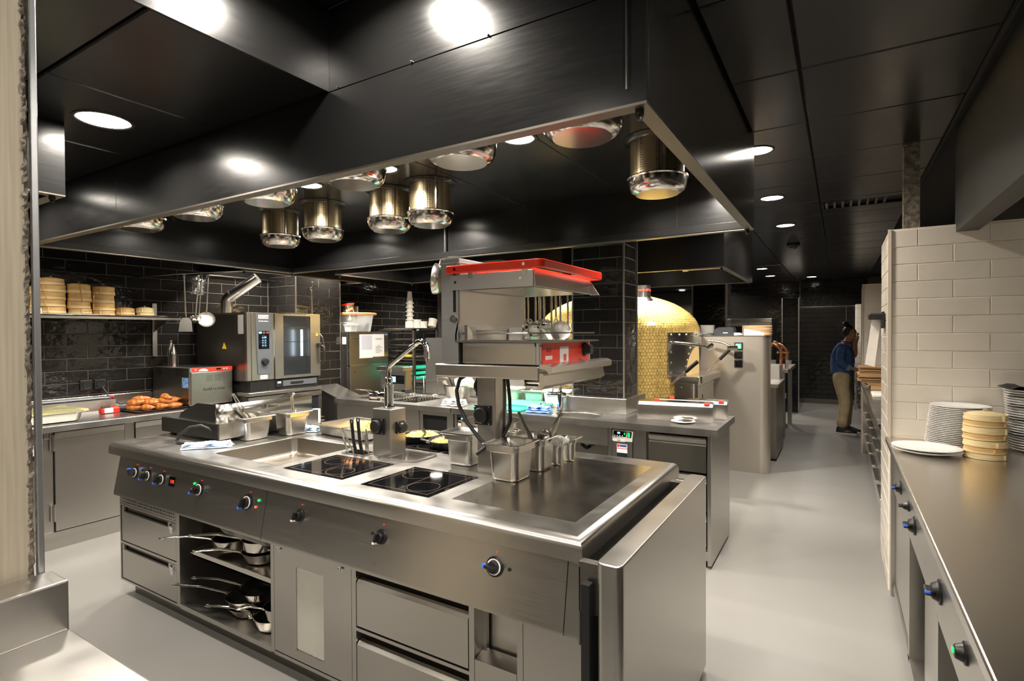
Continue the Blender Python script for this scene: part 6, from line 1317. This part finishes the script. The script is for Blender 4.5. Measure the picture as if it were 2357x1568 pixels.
for k in range(nr-3):
    a0, a1 = k/nr*PI/2, (k+.9)/nr*PI/2; (r0, z0), (r1, z1) = dome(a0), dome(a1); mtile(r0, z0, r1, z1, max(10, int(176*r0/OR)), .5*(k % 2))
o = obj('mosaic_tiles', bm, M['mosaic'], ov, 0); o['kind'] = 'stuff'
# steel mouth plate on the +X side, bowed with the drum
bm = newbm(); n = 30; R = []
def inmouth(a, z): return abs(a) < .36 and z < 1.10+.30*math.sqrt(max(0, 1-(a/.36)**2))
us = [-.64 + 1.28*i/150 for i in range(151)]; vs = [1.08+.43*i/80 for i in range(81)]
plate(bm, us, vs, lambda a, z: not inmouth(a, z), OR+.004, OR+.016, lambda a, z, w: (OX+w*math.cos(a), OY+w*math.sin(a), z)); mp_ = obj('mouth_plate', bm, M['steel_satin'], ov, 60)
bm = newbm()
for a, z in [(-.6, zz) for zz in (1.12, 1.22, 1.32, 1.42, 1.49)] + [(q*.12-.48, 1.49) for q in range(9)] + [(-.40+.03*i, 1.12+.06*i) for i in range(5)]:
    blob(bm, (OX+(OR+.018)*math.cos(a), OY+(OR+.018)*math.sin(a), z), .010, .010, .010, 8, 6)
obj('plate_rivets', bm, M['chrome'], mp_, 60)
B('mouth_cavity', ov, mat('oven_mouth_light', (.75, .68, .58), .6), (OX+.40, OX+.42, OY-.35, OY+.35, 1.08, 1.42))
# ledge in front of the mouth
bm = newbm(); loft(bm, [rr(-1.265, 5.75, .31, 1.0, .04, 1.025), rr(-1.265, 5.75, .32, 1.01, .045, 1.035), rr(-1.265, 5.75, .32, 1.01, .045, 1.085), rr(-1.265, 5.75, .31, 1.0, .04, 1.092)], cap0=True, cap1=True); lg = obj('mouth_ledge', bm, M['steel_satin'], ov, 50)
bm = newbm(); loft(bm, [rr(-1.285, 5.72, .25, .86, .06, .10), rr(-1.285, 5.72, .25, .86, .06, 1.025)], cap0=True, cap1=True); lc = obj('ledge_cabinet', bm, M['steel_satin'], ov, 50)
B('ledge_hatch', lc, M['steel'], (-1.160, -1.156, 5.55, 5.85, .60, .90), bev=.003)
B('hatch_gap', lc, M['black_gap'], (-1.161, -1.158, 5.535, 5.55, .60, .90))
bm = newbm()
for y in [5.35+.08*i for i in range(10)]: blob(bm, (-1.158, y, .985), .007, .007, .007, 8, 5)
for x in (-1.39, -1.30, -1.20): blob(bm, (x, 5.288, .985), .008, .008, .008, 8, 5)
obj('cabinet_rivets', bm, M['chrome'], lc, 60)
# chimney
LA('chimney', ov, M['steel_satin'], [(.125, 0), (.10, .03), (.085, .05), (.085, .165)], (-1.745, 5.48, 1.83), 28)
[text(ch, .04, M['red_label'], ov, (-1.745+.0862*math.sin(a), 5.48-.0862*math.cos(a), 1.935), (math.cos(a), math.sin(a), 0), (0, 0, 1), bold=.0006) for ch, a in zip('morello', [-.12+.0+i*.235+(.12 if i else 0) for i in range(7)])]
# pivoting handles
def arm(pts, label):
    TU('hinge_arm', ov, M['steel_shiny'], pts, .013, 10)
arm([(-1.38, 5.28, 1.415), (-1.20, 5.26, 1.40), (-1.03, 5.25, 1.375)], ''); arm([(-1.22, 6.2, 1.42), (-1.08, 6.18, 1.40), (-.98, 6.15, 1.35)], '')
bm = newbm(); cyl(bm, (-1.05, 5.25, 1.36), (-1.0, 5.25, 1.39), .028, n=18); obj('arm_joint', bm, M['chrome'], ov); bm = newbm(); cyl(bm, (-1.02, 6.12, 1.34), (-.92, 6.12, 1.345), .026, n=18); obj('arm_joint', bm, M['chrome'], ov)
for a, b_ in (((-1.38, 5.24, 1.02), (-1.13, 5.20, 1.24)), ((-1.22, 6.10, 1.09), (-1.0, 6.12, 1.33))):
    a, b_ = V(a), V(b_); TU('lever_rod', ov, M['steel_shiny'], [a, a.lerp(b_, .6)], .010); TU('lever_grip', ov, M['black_plastic'], [a.lerp(b_, .55), b_], .019, 10)
# ================================================================= rounded steel counter with switches
ct = E('rounded_counter', 'tall rounded brushed steel counter with three black switches', 'counter', (-1.0, 6.6, 0))
def outline(o):
    x0, x1, y0, y1, r = -1.385+o, -.632-o, 6.285+o, 6.95-o, .10
    p = [(x0, y1), (x0, y0)] + [(x1-r+r*math.sin(a), y0+r-r*math.cos(a)) for a in [i*PI/2/10 for i in range(11)]] + [(x1-.085, y1)]
    return p
bm = newbm(); loft(bm, [[V((*p, z)) for p in outline(0)] for z in (.0, 1.466)], cap1=True); obj('steel_shell', bm, M['steel_bright'], ct, 50)
bm = newbm(); loft(bm, [[V((*p, z)) for p in outline(-.004)] for z in (1.467, 1.475)], cap0=True, cap1=True); obj('counter_top', bm, M['steel_satin'], ct, 50)
for z, lit in ((1.36, True), (1.265, False), (1.17, False)):
    s_ = B('switch', ct, M['black_plastic'], (-.98, -.895, 6.274, 6.285, z-.042, z+.042), bev=.004); B('switch_key', s_, M['led_green'] if lit else M['black_glass'], (-.967, -.908, 6.270, 6.275, z-.028, z+.028))
    if lit: B('key_glow', s_, mat('white_glow', (.7, 1, .75), .4, emit=2.2, ecol=(.45, 1, .55)), (-.958, -.917, 6.2685, 6.2705, z-.019, z+.019))
CT = 1.4755
t = E('bowl_stack', 'stack of white bowls on the rounded counter', 'bowls', (-1.30, 6.6, CT))
for k in range(6): LA('bowl', t, M['white_ceramic'], [(.06, 0), (.065, .003), (.085, .020), (.088, .022), (.084, .021)], (-1.33, 6.62, CT+k*.0195), 24, cap0=True)
t = E('receipt_printer', 'black receipt printer on the rounded counter', 'printer', (-1.12, 6.6, CT)); bm = newbm(); prism(bm, [(-1.23, CT), (-1.02, CT), (-1.02, CT+.07), (-1.035, CT+.095), (-1.20, CT+.085), (-1.23, CT+.055)], 'Y', 6.48, 6.68); obj('case', bm, mat('printer_case', (.028, .03, .033), .45), t, 25); B('paper_slot', t, M['black_gap'], (-1.19, -1.06, 6.52, 6.56, CT+.085, CT+.098)); B('logo_plate', t, M['paper'], (-1.13, -1.08, 6.478, 6.48, CT+.025, CT+.034))
tag(TU('printer_cable', None, M['black_rubber'], [(-1.23, 6.6, CT+.01), (-1.28, 6.55, CT+.02), (-1.33, 6.5, CT+.008), (-1.40, 6.5, CT+.008)], .005), 'thin cable of the receipt printer', 'cable')
tag(B('white_paper_box', None, M['paper'], (-1.01, -.95, 6.45, 6.52, CT, CT+.03), bev=.004), 'small white box right of the receipt printer', 'box')
t = E('pizza_board_stack', 'tall stack of round tan pizza boards on the rounded counter', 'boards', (-.80, 6.62, CT))
for k in range(13): LA('board', t, M['wood_tan'], [(0, 0), (.155, 0), (.155, .0075), (0, .0075)], (-.80+.002*(k % 3), 6.66-.002*(k % 2), CT+.0005+k*.0085), 36)
bm = newbm(); prism(bm, [(-.90, CT), (-.895, CT+.075), (-.70, CT+.03), (-.70, CT)], 'Y', 6.40, 6.404); tag(obj('menu_card', bm, M['paper'], None, 0), 'white card leaning against the stack of boards', 'card')
bm = newbm(); rs = random.Random(6); blob(bm, (-.955, 6.42, CT+.012), .04, .03, .012, 10, 6, .2); tag(obj('paper_towel', bm, M['paper'], None), 'crumpled white tissue on the rounded counter', 'tissue')
# ================================================================= taps and benches beyond
t = E('low_counter', 'low dark steel counter behind the rounded counter', 'counter', (-.8, 7.4, 0)); B('body', t, M['steel_dark'], (-1.4, -.63, 6.97, 7.9, .03, .86)); B('top', t, M['steel_satin'], (-1.4, -.61, 6.97, 7.92, .86, .90))
t = E('sink_bench', 'pale steel bench with raised box beside the copper taps', 'bench', (-.85, 8.3, 0)); B('legs', t, M['steel'], (-.76, -.70, 8.10, 8.16, 0, .80)); B('leg', t, M['steel'], (-.76, -.70, 8.30, 8.36, 0, .80)); B('top', t, M['steel_satin'], (-1.4, -.66, 8.05, 8.45, .80, .85)); B('box', t, mat('pale_box', (.62, .58, .52), .5), (-1.3, -.69, 8.08, 8.42, .85, 1.06), bev=.01)
t = E('tap_bench', 'steel bench carrying the copper beer taps', 'bench', (-.85, 9.3, 0)); B('top', t, M['steel_satin'], (-1.5, -.62, 8.55, 10.05, .93, .98), bev=.004)
for y in (8.62, 9.98): B('leg', t, M['steel'], (-.73, -.67, y-.03, y+.03, 0, .93)); 
CY('blue_pipe', t, M['pipe_blue'], (-.80, 9.95, 0), (-.80, 9.95, .93), .04); CY('pipe_clamp', t, M['white_plastic'], (-.80, 9.95, .42), (-.80, 9.95, .50), .05)
t = E('beer_tap', 'pair of bent copper beer taps on the bench', 'tap', (-.72, 8.75, .98))
for x, dx in ((-.735, 0), (-.655, 0)):
    bm = newbm(); tube(bm, [(x, 8.78, .98), (x, 8.78, 1.22), (x-.01, 8.78, 1.27), (x-.045, 8.78, 1.315), (x-.10, 8.78, 1.345), (x-.17, 8.78, 1.355), (x-.20, 8.78, 1.34), (x-.205, 8.78, 1.30)], .026, 14); obj('copper_pipe', bm, M['copper'], t, 60)
B('copper_collar', t, M['copper'], (-.79, -.62, 8.73, 8.83, 1.205, 1.225), bev=.006); LA('tap_valve', t, M['copper'], [(.03, 0), (.034, .01), (.034, .03), (.018, .04), (.018, .07)], (-.90, 8.78, 1.355), 18)
b = LA('tap_badge', t, M['led_blue'], [(0, 0), (.03, .002), (.045, .03), (.03, .06), (0, .065)], (-.93, 8.70, 1.40), 20)
for k, (x, l) in enumerate(((-.87, 'left'), (-.80, 'middle'), (-.60, 'right'))): tag(LA('beer_glass', None, M['glass'], [(0, .001), (.032, .001), (.042, .13)], (x-.02, 8.62, .9805), 18), f'{l} empty beer glass beside the copper taps', 'glass', 'glasses by the taps')
t = E('glass_fridge', 'tall steel fridge with glass doors at the back wall', 'fridge', (-1.7, 12.8, 0)); B('case', t, M['steel_satin'], (-2.15, -1.22, 12.55, 13.15, .05, 1.80), bev=.006)
for a, b_ in ((-2.12, -1.70), (-1.67, -1.25)): dgl = B('door_frame', t, M['steel'], (a, b_, 12.52, 12.55, .1, 1.70)); B('door_glass', dgl, M['black_glass'], (a+.04, b_-.04, 12.515, 12.52, .2, 1.64)); B('shelf_glow', dgl, mat('fridge_item', (.10, .25, .40), .4), (a+.05, b_-.05, 12.512, 12.515, 1.38, 1.50)); B('shelf_orange', dgl, mat('fridge_item2', (.5, .3, .05), .4), (a+.05, b_-.05, 12.512, 12.515, 1.30, 1.34))
B('temperature_display', t, M['led_blue'], (-1.50, -1.42, 12.545, 12.55, 1.745, 1.765)); B('fridge_header', t, M['steel_shiny'], (-2.14, -1.23, 12.53, 12.55, 1.72, 1.79))
# ================================================================= right-hand counter
rc = E('pass_counter', 'long steel pass counter with knobs at the right edge', 'counter', (.75, 1.5, 0))
B('worktop', rc, M['pass_top'], (.232, 1.35, -1.5, 3.818, .862, .90), bev=.004)
B('edge_trim', rc, M['steel_satin'], (.229, .236, -1.5, 3.818, .872, .897))
B('carcass', rc, M['steel_dark'], (.42, 1.3, -1.5, 3.80, .05, .86))
B('front_panel', rc, M['steel'], (.262, .28, -1.5, 3.78, .615, .860), bev=.002); B('corner_post', rc, M['steel'], (.252, .275, 3.74, 3.815, .0, .86), bev=.002)
B('side_frame', rc, M['steel'], (.262, .42, 3.715, 3.74, .05, .615)); B('door', rc, M['steel'], (.272, .29, 2.98, 3.70, .10, .605), bev=.002)
[B('stile', rc, M['steel'], q) for q in ((.262, .40, 2.90, 2.945, .06, .615), (.262, .40, 2.10, 2.15, .06, .615), (.262, .40, 1.2, 1.25, .06, .615))]; B('sliding_door', rc, M['steel'], (.30, .31, 2.15, 2.75, .08, .61)); B('dark_opening', rc, M['black_gap'], (.40, .41, -1.0, 2.92, .07, .61)); B('bottom_rail', rc, M['steel'], (.262, .42, -1.5, 3.74, .05, .085)); B('plinth', rc, M['steel_dark'], (.34, 1.2, -1.5, 3.74, 0, .05))
def rknob(y, z, r, blue=True, green=False):
    bm = newbm(); lathe(bm, [(r*1.25, 0), (r*1.25, .005), (r, .007), (r*.75, .022), (r*.6, .024)], (.262, y, z), 24, axis=(-1, 0, 0), cap1=True); k = obj('knob', bm, M['black_plastic'], rc)
    if not green: B('knob_grip', k, M['black_plastic'], (.222, .245, y-r*.95, y+r*.75, z-r*.25, z+r*.25), bev=.003)
    if blue: B('knob_tip', k, M['blue_knob'], (.220, .236, y-r*1.02, y-r*.82, z-r*.05, z+r*.25), bev=.002)
    if green: B('knob_lamp', k, M['led_green'], (.2345, .2405, y-r*.3, y+r*.2, z-r*.1, z+r*.35))
rknob(3.284, .735, .027); rknob(2.91, .745, .018, False, False); rknob(2.70, .725, .030); rknob(2.057, .722, .030); rknob(1.667, .735, .022, False, True)
NTH = 'first second third fourth fifth sixth seventh eighth ninth tenth eleventh twelfth thirteenth fourteenth fifteenth sixteenth seventeenth eighteenth nineteenth twentieth twenty-first twenty-second twenty-third twenty-fourth'.split()
def plate_mesh(r):
    bm = newbm(); lathe(bm, [(0, .002), (r*.55, .002), (r*.56, 0), (r*.60, 0), (r*.62, .003), (r*.97, .017), (r, .0195), (r*.995, .0215), (r*.97, .021), (r*.64, .009), (r*.58, .006), (0, .006)], (0, 0, 0), 48)
    me = bpy.data.meshes.new('plate'); bmesh.ops.recalc_face_normals(bm, faces=bm.faces[:]); bm.to_mesh(me); bm.free(); me.materials.append(M['white_ceramic'])
    for p in me.polygons: p.use_smooth = True
    return me
def plates(me, locs, labels, group):
    for l, lab in zip(locs, labels):
        o = bpy.data.objects.new('dinner_plate', me); COL.objects.link(o); o.location = l; tag(o, lab, 'plate', group)
big = plate_mesh(.145); mid = plate_mesh(.130); nap = plate_mesh(.125); sml = plate_mesh(.09)
plates(big, [(.374, 3.395, TZ), (.372, 3.393, TZ+.0125)], ['lower of the two large plates at the counter corner', 'upper of the two large plates at the counter corner'], 'two large plates')
n = 22; plates(mid, [(.524+.0011*k, 3.678, TZ+k*.0094) for k in range(n)], ['bottom plate of the tall white stack'] + [f'{NTH[k]} white dinner plate from the bottom of the tall stack beside the steamers' for k in range(1, n-1)] + ['topmost plate of the tall white stack'], 'tall plate stack')
n = 24; plates(nap, [(.86-.0008*k, 3.67, TZ+k*.0128) for k in range(n)], ['bottom plate of the stack topped with black napkins'] + [f'{NTH[k]} white plate from the bottom of the stack with black napkins' for k in range(1, n-1)] + ['top plate under the black napkin'], 'plate stack with napkins')
bm = newbm(); rs = random.Random(3)
loft(bm, [[V((.845-.13+.26*i/8, 3.67-.13+.26*j/8, TZ+24*.0128+.012+.018*math.sin(i*1.1)*math.cos(j*.9)+.02*math.exp(-((i-3)**2+(j-3)**2)/4))) for j in range(9)] for i in range(9)], closed=False); o = obj('black_napkin', bm, M['black_plastic'], None, 60); tag(o, 'crumpled black napkin on top of the right plate stack', 'napkin')
for kk, k in enumerate((6, 12, 17, 21)):
    z = TZ+k*.0128+.0145; bm = newbm(); prism(bm, [(.72, 3.60), (.80, 3.545), (.90, 3.60), (.86, 3.75), (.76, 3.74)], 'Z', z, z+.003); tag(obj('black_napkin', bm, M['black_plastic'], None, 0), f'{NTH[kk]} black napkin from the bottom between the right-hand plates', 'napkin', 'napkins between plates')
plates(sml, [(.845, 3.43, TZ+.065+k*.0085) for k in range(9)], [f'{NTH[k]} small white plate from the bottom of the short stack above the glass bowls' for k in range(9)], 'short stack of small plates')
for k in range(2): tag(LA('glass_bowl', None, mat('amber_glass%d' % k, (.55, .42, .28), .06, 0, .5, alpha=.55), [(0, .002), (.035, .002), (.06, .018), (.078, .05), (.08, .052)], (.845, 3.43, TZ+k*.013), 30), ('lower', 'upper')[k]+' brownish glass bowl at the right picture edge', 'bowl', 'glass bowls')
z = TZ
for k, (h, lab) in enumerate(((.028, 'bottom'), (.030, 'second'), (.030, 'third'), (.030, 'fourth'), (.032, 'fifth'), (.028, 'sixth'), (.030, 'topmost lidded'))):
    rs = random.Random(k+40); steamer(.598+rs.uniform(-.004, .004), 3.40+rs.uniform(-.004, .004), z, .078+(.004 if k in (2, 4, 6) else 0), h, f'{lab} bamboo steamer of the stack on the pass counter', 'bamboo_pale' if k % 2 == 0 else 'bamboo', lid=(k == 6), grp='bamboo steamers on the pass counter', seed=k+30); z += h+.0008
# hook and paper on cream pier
t = E('paper_clip_holder', 'black order clip with a white paper strip on the cream tiled pier', 'holder', (.22, 4.25, 1.6)); B('clip', t, M['black_plastic'], (.155, .236, 4.10, 4.20, 1.585, 1.625), bev=.008); B('back_plate', t, M['black_plastic'], (.226, .2385, 4.08, 4.22, 1.53, 1.635), bev=.003)
bm = newbm(); loft(bm, [[V((.175, 4.13, 1.60)), V((.225, 4.15, 1.60))], [V((.158, 4.13, 1.45)), V((.208, 4.15, 1.45))], [V((.138, 4.13, 1.30)), V((.190, 4.15, 1.285))]], closed=False); o = obj('paper_strip', bm, M['paper'], t, 0); o.modifiers.new('s', 'SOLIDIFY').thickness = .002
# ================================================================= counters further down the corridor
def corridor_counter(y0, y1, label):
    c = E('corridor_counter', label, 'counter', (.7, (y0+y1)/2, 0)); B('worktop', c, M['steel_top'], (.222, 1.2, y0, y1, .865, .90), bev=.003); B('carcass', c, M['steel_dark'], (.30, 1.2, y0, y1, .06, .865))
    k = int((y1-y0)/.55); w_ = (y1-y0)/k
    for i in range(k):
        a, b_ = y0+i*w_+.015, y0+(i+1)*w_-.015
        for z0, z1 in ((.62, .84), (.37, .60), (.11, .35)):
            d_ = B('drawer', c, M['steel_shiny'], (.272, .30, a, b_, z0, z1), bev=.003); B('drawer_grip', d_, M['steel_shiny'], (.245, .272, a+.05, b_-.05, z1-.04, z1-.022), bev=.004)
    B('plinth', c, M['steel_dark'], (.33, 1.1, y0, y1, 0, .06)); B('end_leg', c, M['steel_satin'], (.245, .285, y1-.04, y1, 0, .865))
corridor_counter(4.52, 8.02, 'glossy steel drawer counter behind the cream pier'); corridor_counter(9.75, 12.4, 'far steel counter where the person stands')
t = E('paper_bag_stack', 'tall stack of brown paper bags on the corridor counter', 'bags', (.45, 6.95, TZ))
rs = random.Random(11); z = TZ+.04
B('bag_box', t, M['card_brown'], (.28, .68, 6.80, 7.15, TZ, TZ+.04))
for k in range(22):
    bm = newbm(); x0 = .16+rs.uniform(0, .04)+(.06 if k < 4 else 0); N = 8; A = []
    for i in range(N+1): A.append((x0+(.62-x0)*i/N, z+.0015*math.sin(i*1.3+k*.3)))
    prism(bm, [(x, zz) for x, zz in A] + [(x, zz+.0078) for x, zz in reversed(A)], 'Y', 6.80+rs.uniform(0, .03), 7.13); obj('paper_bag', bm, M['card_brown'], t, 40); z += .0092
tag(B('white_tray', None, M['white_plastic'], (.26, .60, 6.0, 6.35, TZ, TZ+.03), bev=.01), 'white plastic tray in front of the brown bags', 'tray')
t = E('sauce_bottle', 'dark red bottle behind the brown paper bags', 'bottle', (.20, 8.2, TZ)); LA('bottle', t, mat('dark_red_glass', (.12, .01, .02), .15), [(0, 0), (.03, 0), (.03, .16), (.012, .2), (.012, .26), (0, .26)], (.30, 8.72, TZ), 16)
# ================================================================= person
def skin(name, verts, edges, radii, mat_, par, sub=2, root=0):
    me = bpy.data.meshes.new(name); me.from_pydata(verts, edges, []); o = bpy.data.objects.new(name, me); COL.objects.link(o)
    o.modifiers.new('skin', 'SKIN'); sv = me.skin_vertices[0].data
    for i, r in enumerate(radii):
        sv[i].radius = r if isinstance(r, tuple) else (r, r)
    sv[root].use_root = True
    m = o.modifiers.new('sub', 'SUBSURF'); m.levels = sub; m.render_levels = sub
    me.materials.append(mat_)
    bpy.context.view_layer.update()
    m2 = bpy.data.meshes.new_from_object(o.evaluated_get(bpy.context.evaluated_depsgraph_get())); bpy.data.objects.remove(o)
    m2.name = name; m2.materials.clear(); m2.materials.append(mat_)
    for p in m2.polygons: p.use_smooth = True
    q = bpy.data.objects.new(name, m2); COL.objects.link(q)
    if par is not None: q.parent = par
    WL[q.name] = V((0, 0, 0)); return q
pe = E('person', 'person in blue denim shirt and khaki trousers standing at the corridor counter, hand at face', 'person', (0, 0, 0))
# local: facing +X, left side is +Y
VV = {}; vl = []; rl_ = []; el = []
def v(n, p, r): VV[n] = len(vl); vl.append(p); rl_.append(r)
def e(*ns):
    for a, b in zip(ns, ns[1:]): el.append((VV[a], VV[b]))
v('pelvis', (-.035, 0, .86), (.088, .115)); v('waist', (-.03, 0, .99), (.08, .105)); v('chest', (-.03, 0, 1.17), (.095, .13)); v('upper', (-.015, 0, 1.29), (.085, .13)); v('neck0', (.02, 0, 1.345), .052); v('neck1', (.055, 0, 1.40), .047); v('head0', (.085, 0, 1.445), .065); v('head1', (.085, 0, 1.51), .078); v('head2', (.075, 0, 1.56), .060)
e('pelvis', 'waist', 'chest', 'upper', 'neck0', 'neck1', 'head0', 'head1', 'head2')
v('chin', (.135, 0, 1.425), .028); e('head0', 'chin')
for s, k in ((-1, 'R'), (1, 'L')):
    v('sh'+k, (-.02, s*.15, 1.285), .052); 
    if k == 'R': el_, wr_ = (-.035, s*.20, 1.03), (.16, s*.13, .955)
    else: el_, wr_ = (.13, s*.15, 1.13), (.135, s*.07, 1.33)
    v('el'+k, el_, .040); v('wr'+k, wr_, .027); v('pa'+k, tuple(wr_[i]+(V((.055, .01, -.008)) if k == 'R' else V((.012, -.02, .05)))[i] for i in range(3)), (.030, .018)); e('upper', 'sh'+k, 'el'+k, 'wr'+k, 'pa'+k)
    dirn = V((1, .0, -.25)).normalized() if k == 'R' else V((.1, -.30, .9)).normalized(); sd = V((0, 1, 0)) if k == 'R' else V((1, .2, 0)).normalized()
    base = V(vl[VV['pa'+k]])
    for f, off in enumerate((-.026, -.009, .009, .026)):
        L = (.055, .066, .062, .048)[f]; a = base + sd*off + dirn*.028; b = a + dirn*L*.55; c = b + (dirn + V((0, 0, -.5)) if k == 'R' else dirn + V((-.4, 0, 0))).normalized()*L*.45
        v(f'f{k}{f}a', tuple(a), .0085); v(f'f{k}{f}b', tuple(b), .008); v(f'f{k}{f}c', tuple(c), .0065); e('pa'+k, f'f{k}{f}a', f'f{k}{f}b', f'f{k}{f}c')
    t0 = base - dirn*.02 + sd*(-.03) ; v(f't{k}a', tuple(t0 + dirn*.012), .010); v(f't{k}b', tuple(t0 + dirn*.045 - sd*.012), .0085); e('wr'+k, f't{k}a', f't{k}b')
    dx = .03 if k == 'R' else .10
    v('hip'+k, (-.03, s*.085, .80), .098); v('kn'+k, (.015+dx*.3, s*.095, .46), .066); v('an'+k, (-.055+dx*.6, s*.09, .09), .042); v('ft'+k, (.08+dx*.6, s*.095, .04), .035); e('pelvis', 'hip'+k, 'kn'+k, 'an'+k, 'ft'+k)
body = skin('body', vl, el, rl_, M['skin'], pe)
# face details
bm = newbm(); blob(bm, (.168, 0, 1.475), .016, .012, .02, 10, 8); obj('nose', bm, M['skin'], pe, 70)
for s in (-1, 1):
    bm = newbm(); blob(bm, (.150, s*.032, 1.50), .008, .011, .006, 8, 6); obj('eye', bm, M['hair'], pe, 70)
    bm = newbm(); blob(bm, (.075, s*.078, 1.485), .016, .010, .028, 10, 8); obj('ear', bm, M['skin'], pe, 70)
bm = newbm(); blob(bm, (.155, 0, 1.445), .008, .022, .005, 8, 6); obj('mouth', bm, mat('lips', (.25, .08, .06), .5), pe, 70)
# hair
hv = [(.02, 0, 1.44), (.03, 0, 1.50), (.06, 0, 1.565), (.11, 0, 1.56)]
hair = skin('hair', hv, [(0, 1), (1, 2), (2, 3)], [.055, .082, .078, .055], M['hair'], pe)
bm = newbm(); blob(bm, (.015, 0, 1.625), .045, .045, .038, 14, 10, .06); obj('hair_bun', bm, M['hair'], pe, 70)
# shirt
sv_ = [(-.03, 0, .80), (-.025, 0, .99), (-.03, 0, 1.17), (-.02, 0, 1.285), (.0, 0, 1.325), (-.03, -.155, 1.28), (-.045, -.20, 1.06), (.06, -.165, .985), (-.02, .15, 1.28), (.115, .15, 1.135), (.125, .115, 1.23)]
shirt = skin('shirt', sv_, [(0, 1), (1, 2), (2, 3), (3, 4), (3, 5), (5, 6), (6, 7), (3, 8), (8, 9), (9, 10)], [(.150, .175), (.145, .165), (.135, .165), (.105, .145), (.066, .07), .070, .062, .052, .066, .056, .046], M['denim'], pe)
TU('shirt_collar', pe, M['denim'], [(.02+.055*math.cos(a), .058*math.sin(a), 1.355+.012*math.cos(a)*-1) for a in [2*PI*i/16 for i in range(16)]], .014, 8, True)
TU('sleeve_cuff', pe, mat('pale_cuff', (.16, .20, .27), .9), [(.035, -.172, 1.0), (.075, -.160, .978)], .052, 14)
# trousers
pv = [(-.03, 0, .99), (-.035, 0, .82)]; pe_ = [(0, 1)]; pr = [(.118, .140), (.128, .155)]
for s, dx in ((-1, .03), (1, .10)):
    i = len(pv); pv += [(-.035, s*.09, .74), (.01+dx*.3, s*.097, .46), (-.035+dx*.5, s*.094, .22), (-.045+dx*.6, s*.092, .075)]; pe_ += [(1, i), (i, i+1), (i+1, i+2), (i+2, i+3)]; pr += [.108, .084, .080, .082]
skin('trousers', pv, pe_, pr, M['khaki'], pe, root=1)
for s, dx in ((-1, .03), (1, .10)):
    x = -.055+dx*.6; y_ = s*.094
    bm = newbm(); R = []
    for z, g in ((0, .002), (.012, .006), (.03, .004)): R.append(rr(x+.07, y_, .275+g, .092+g, .044, z, 6))
    loft(bm, R, cap0=True, cap1=True); so_ = obj('shoe_sole', bm, M['shoe_sole'], pe, 60)
    bm = newbm(); R = [rr(x+.07, y_, .272, .09, .044, .03, 6), rr(x+.068, y_, .262, .086, .042, .05, 6), rr(x+.04, y_, .195, .078, .038, .075, 6), rr(x+.0, y_, .115, .07, .034, .105, 6)]
    loft(bm, R, cap0=True, cap1=True); sh_ = obj('shoe', bm, M['shoe'], pe, 60)
    if s < 0:
        bm = newbm(); prism(bm, [(x+.04, .052), (x+.075, .047), (x+.12, .060), (x+.07, .056)], 'Y', y_-.0475, y_-.042); obj('shoe_mark', bm, mat('orange_mark', (.9, .4, .03), .5), sh_, 0)
pe.location = (.06, 9.42, 0); pe.rotation_euler = (0, 0, -.05)
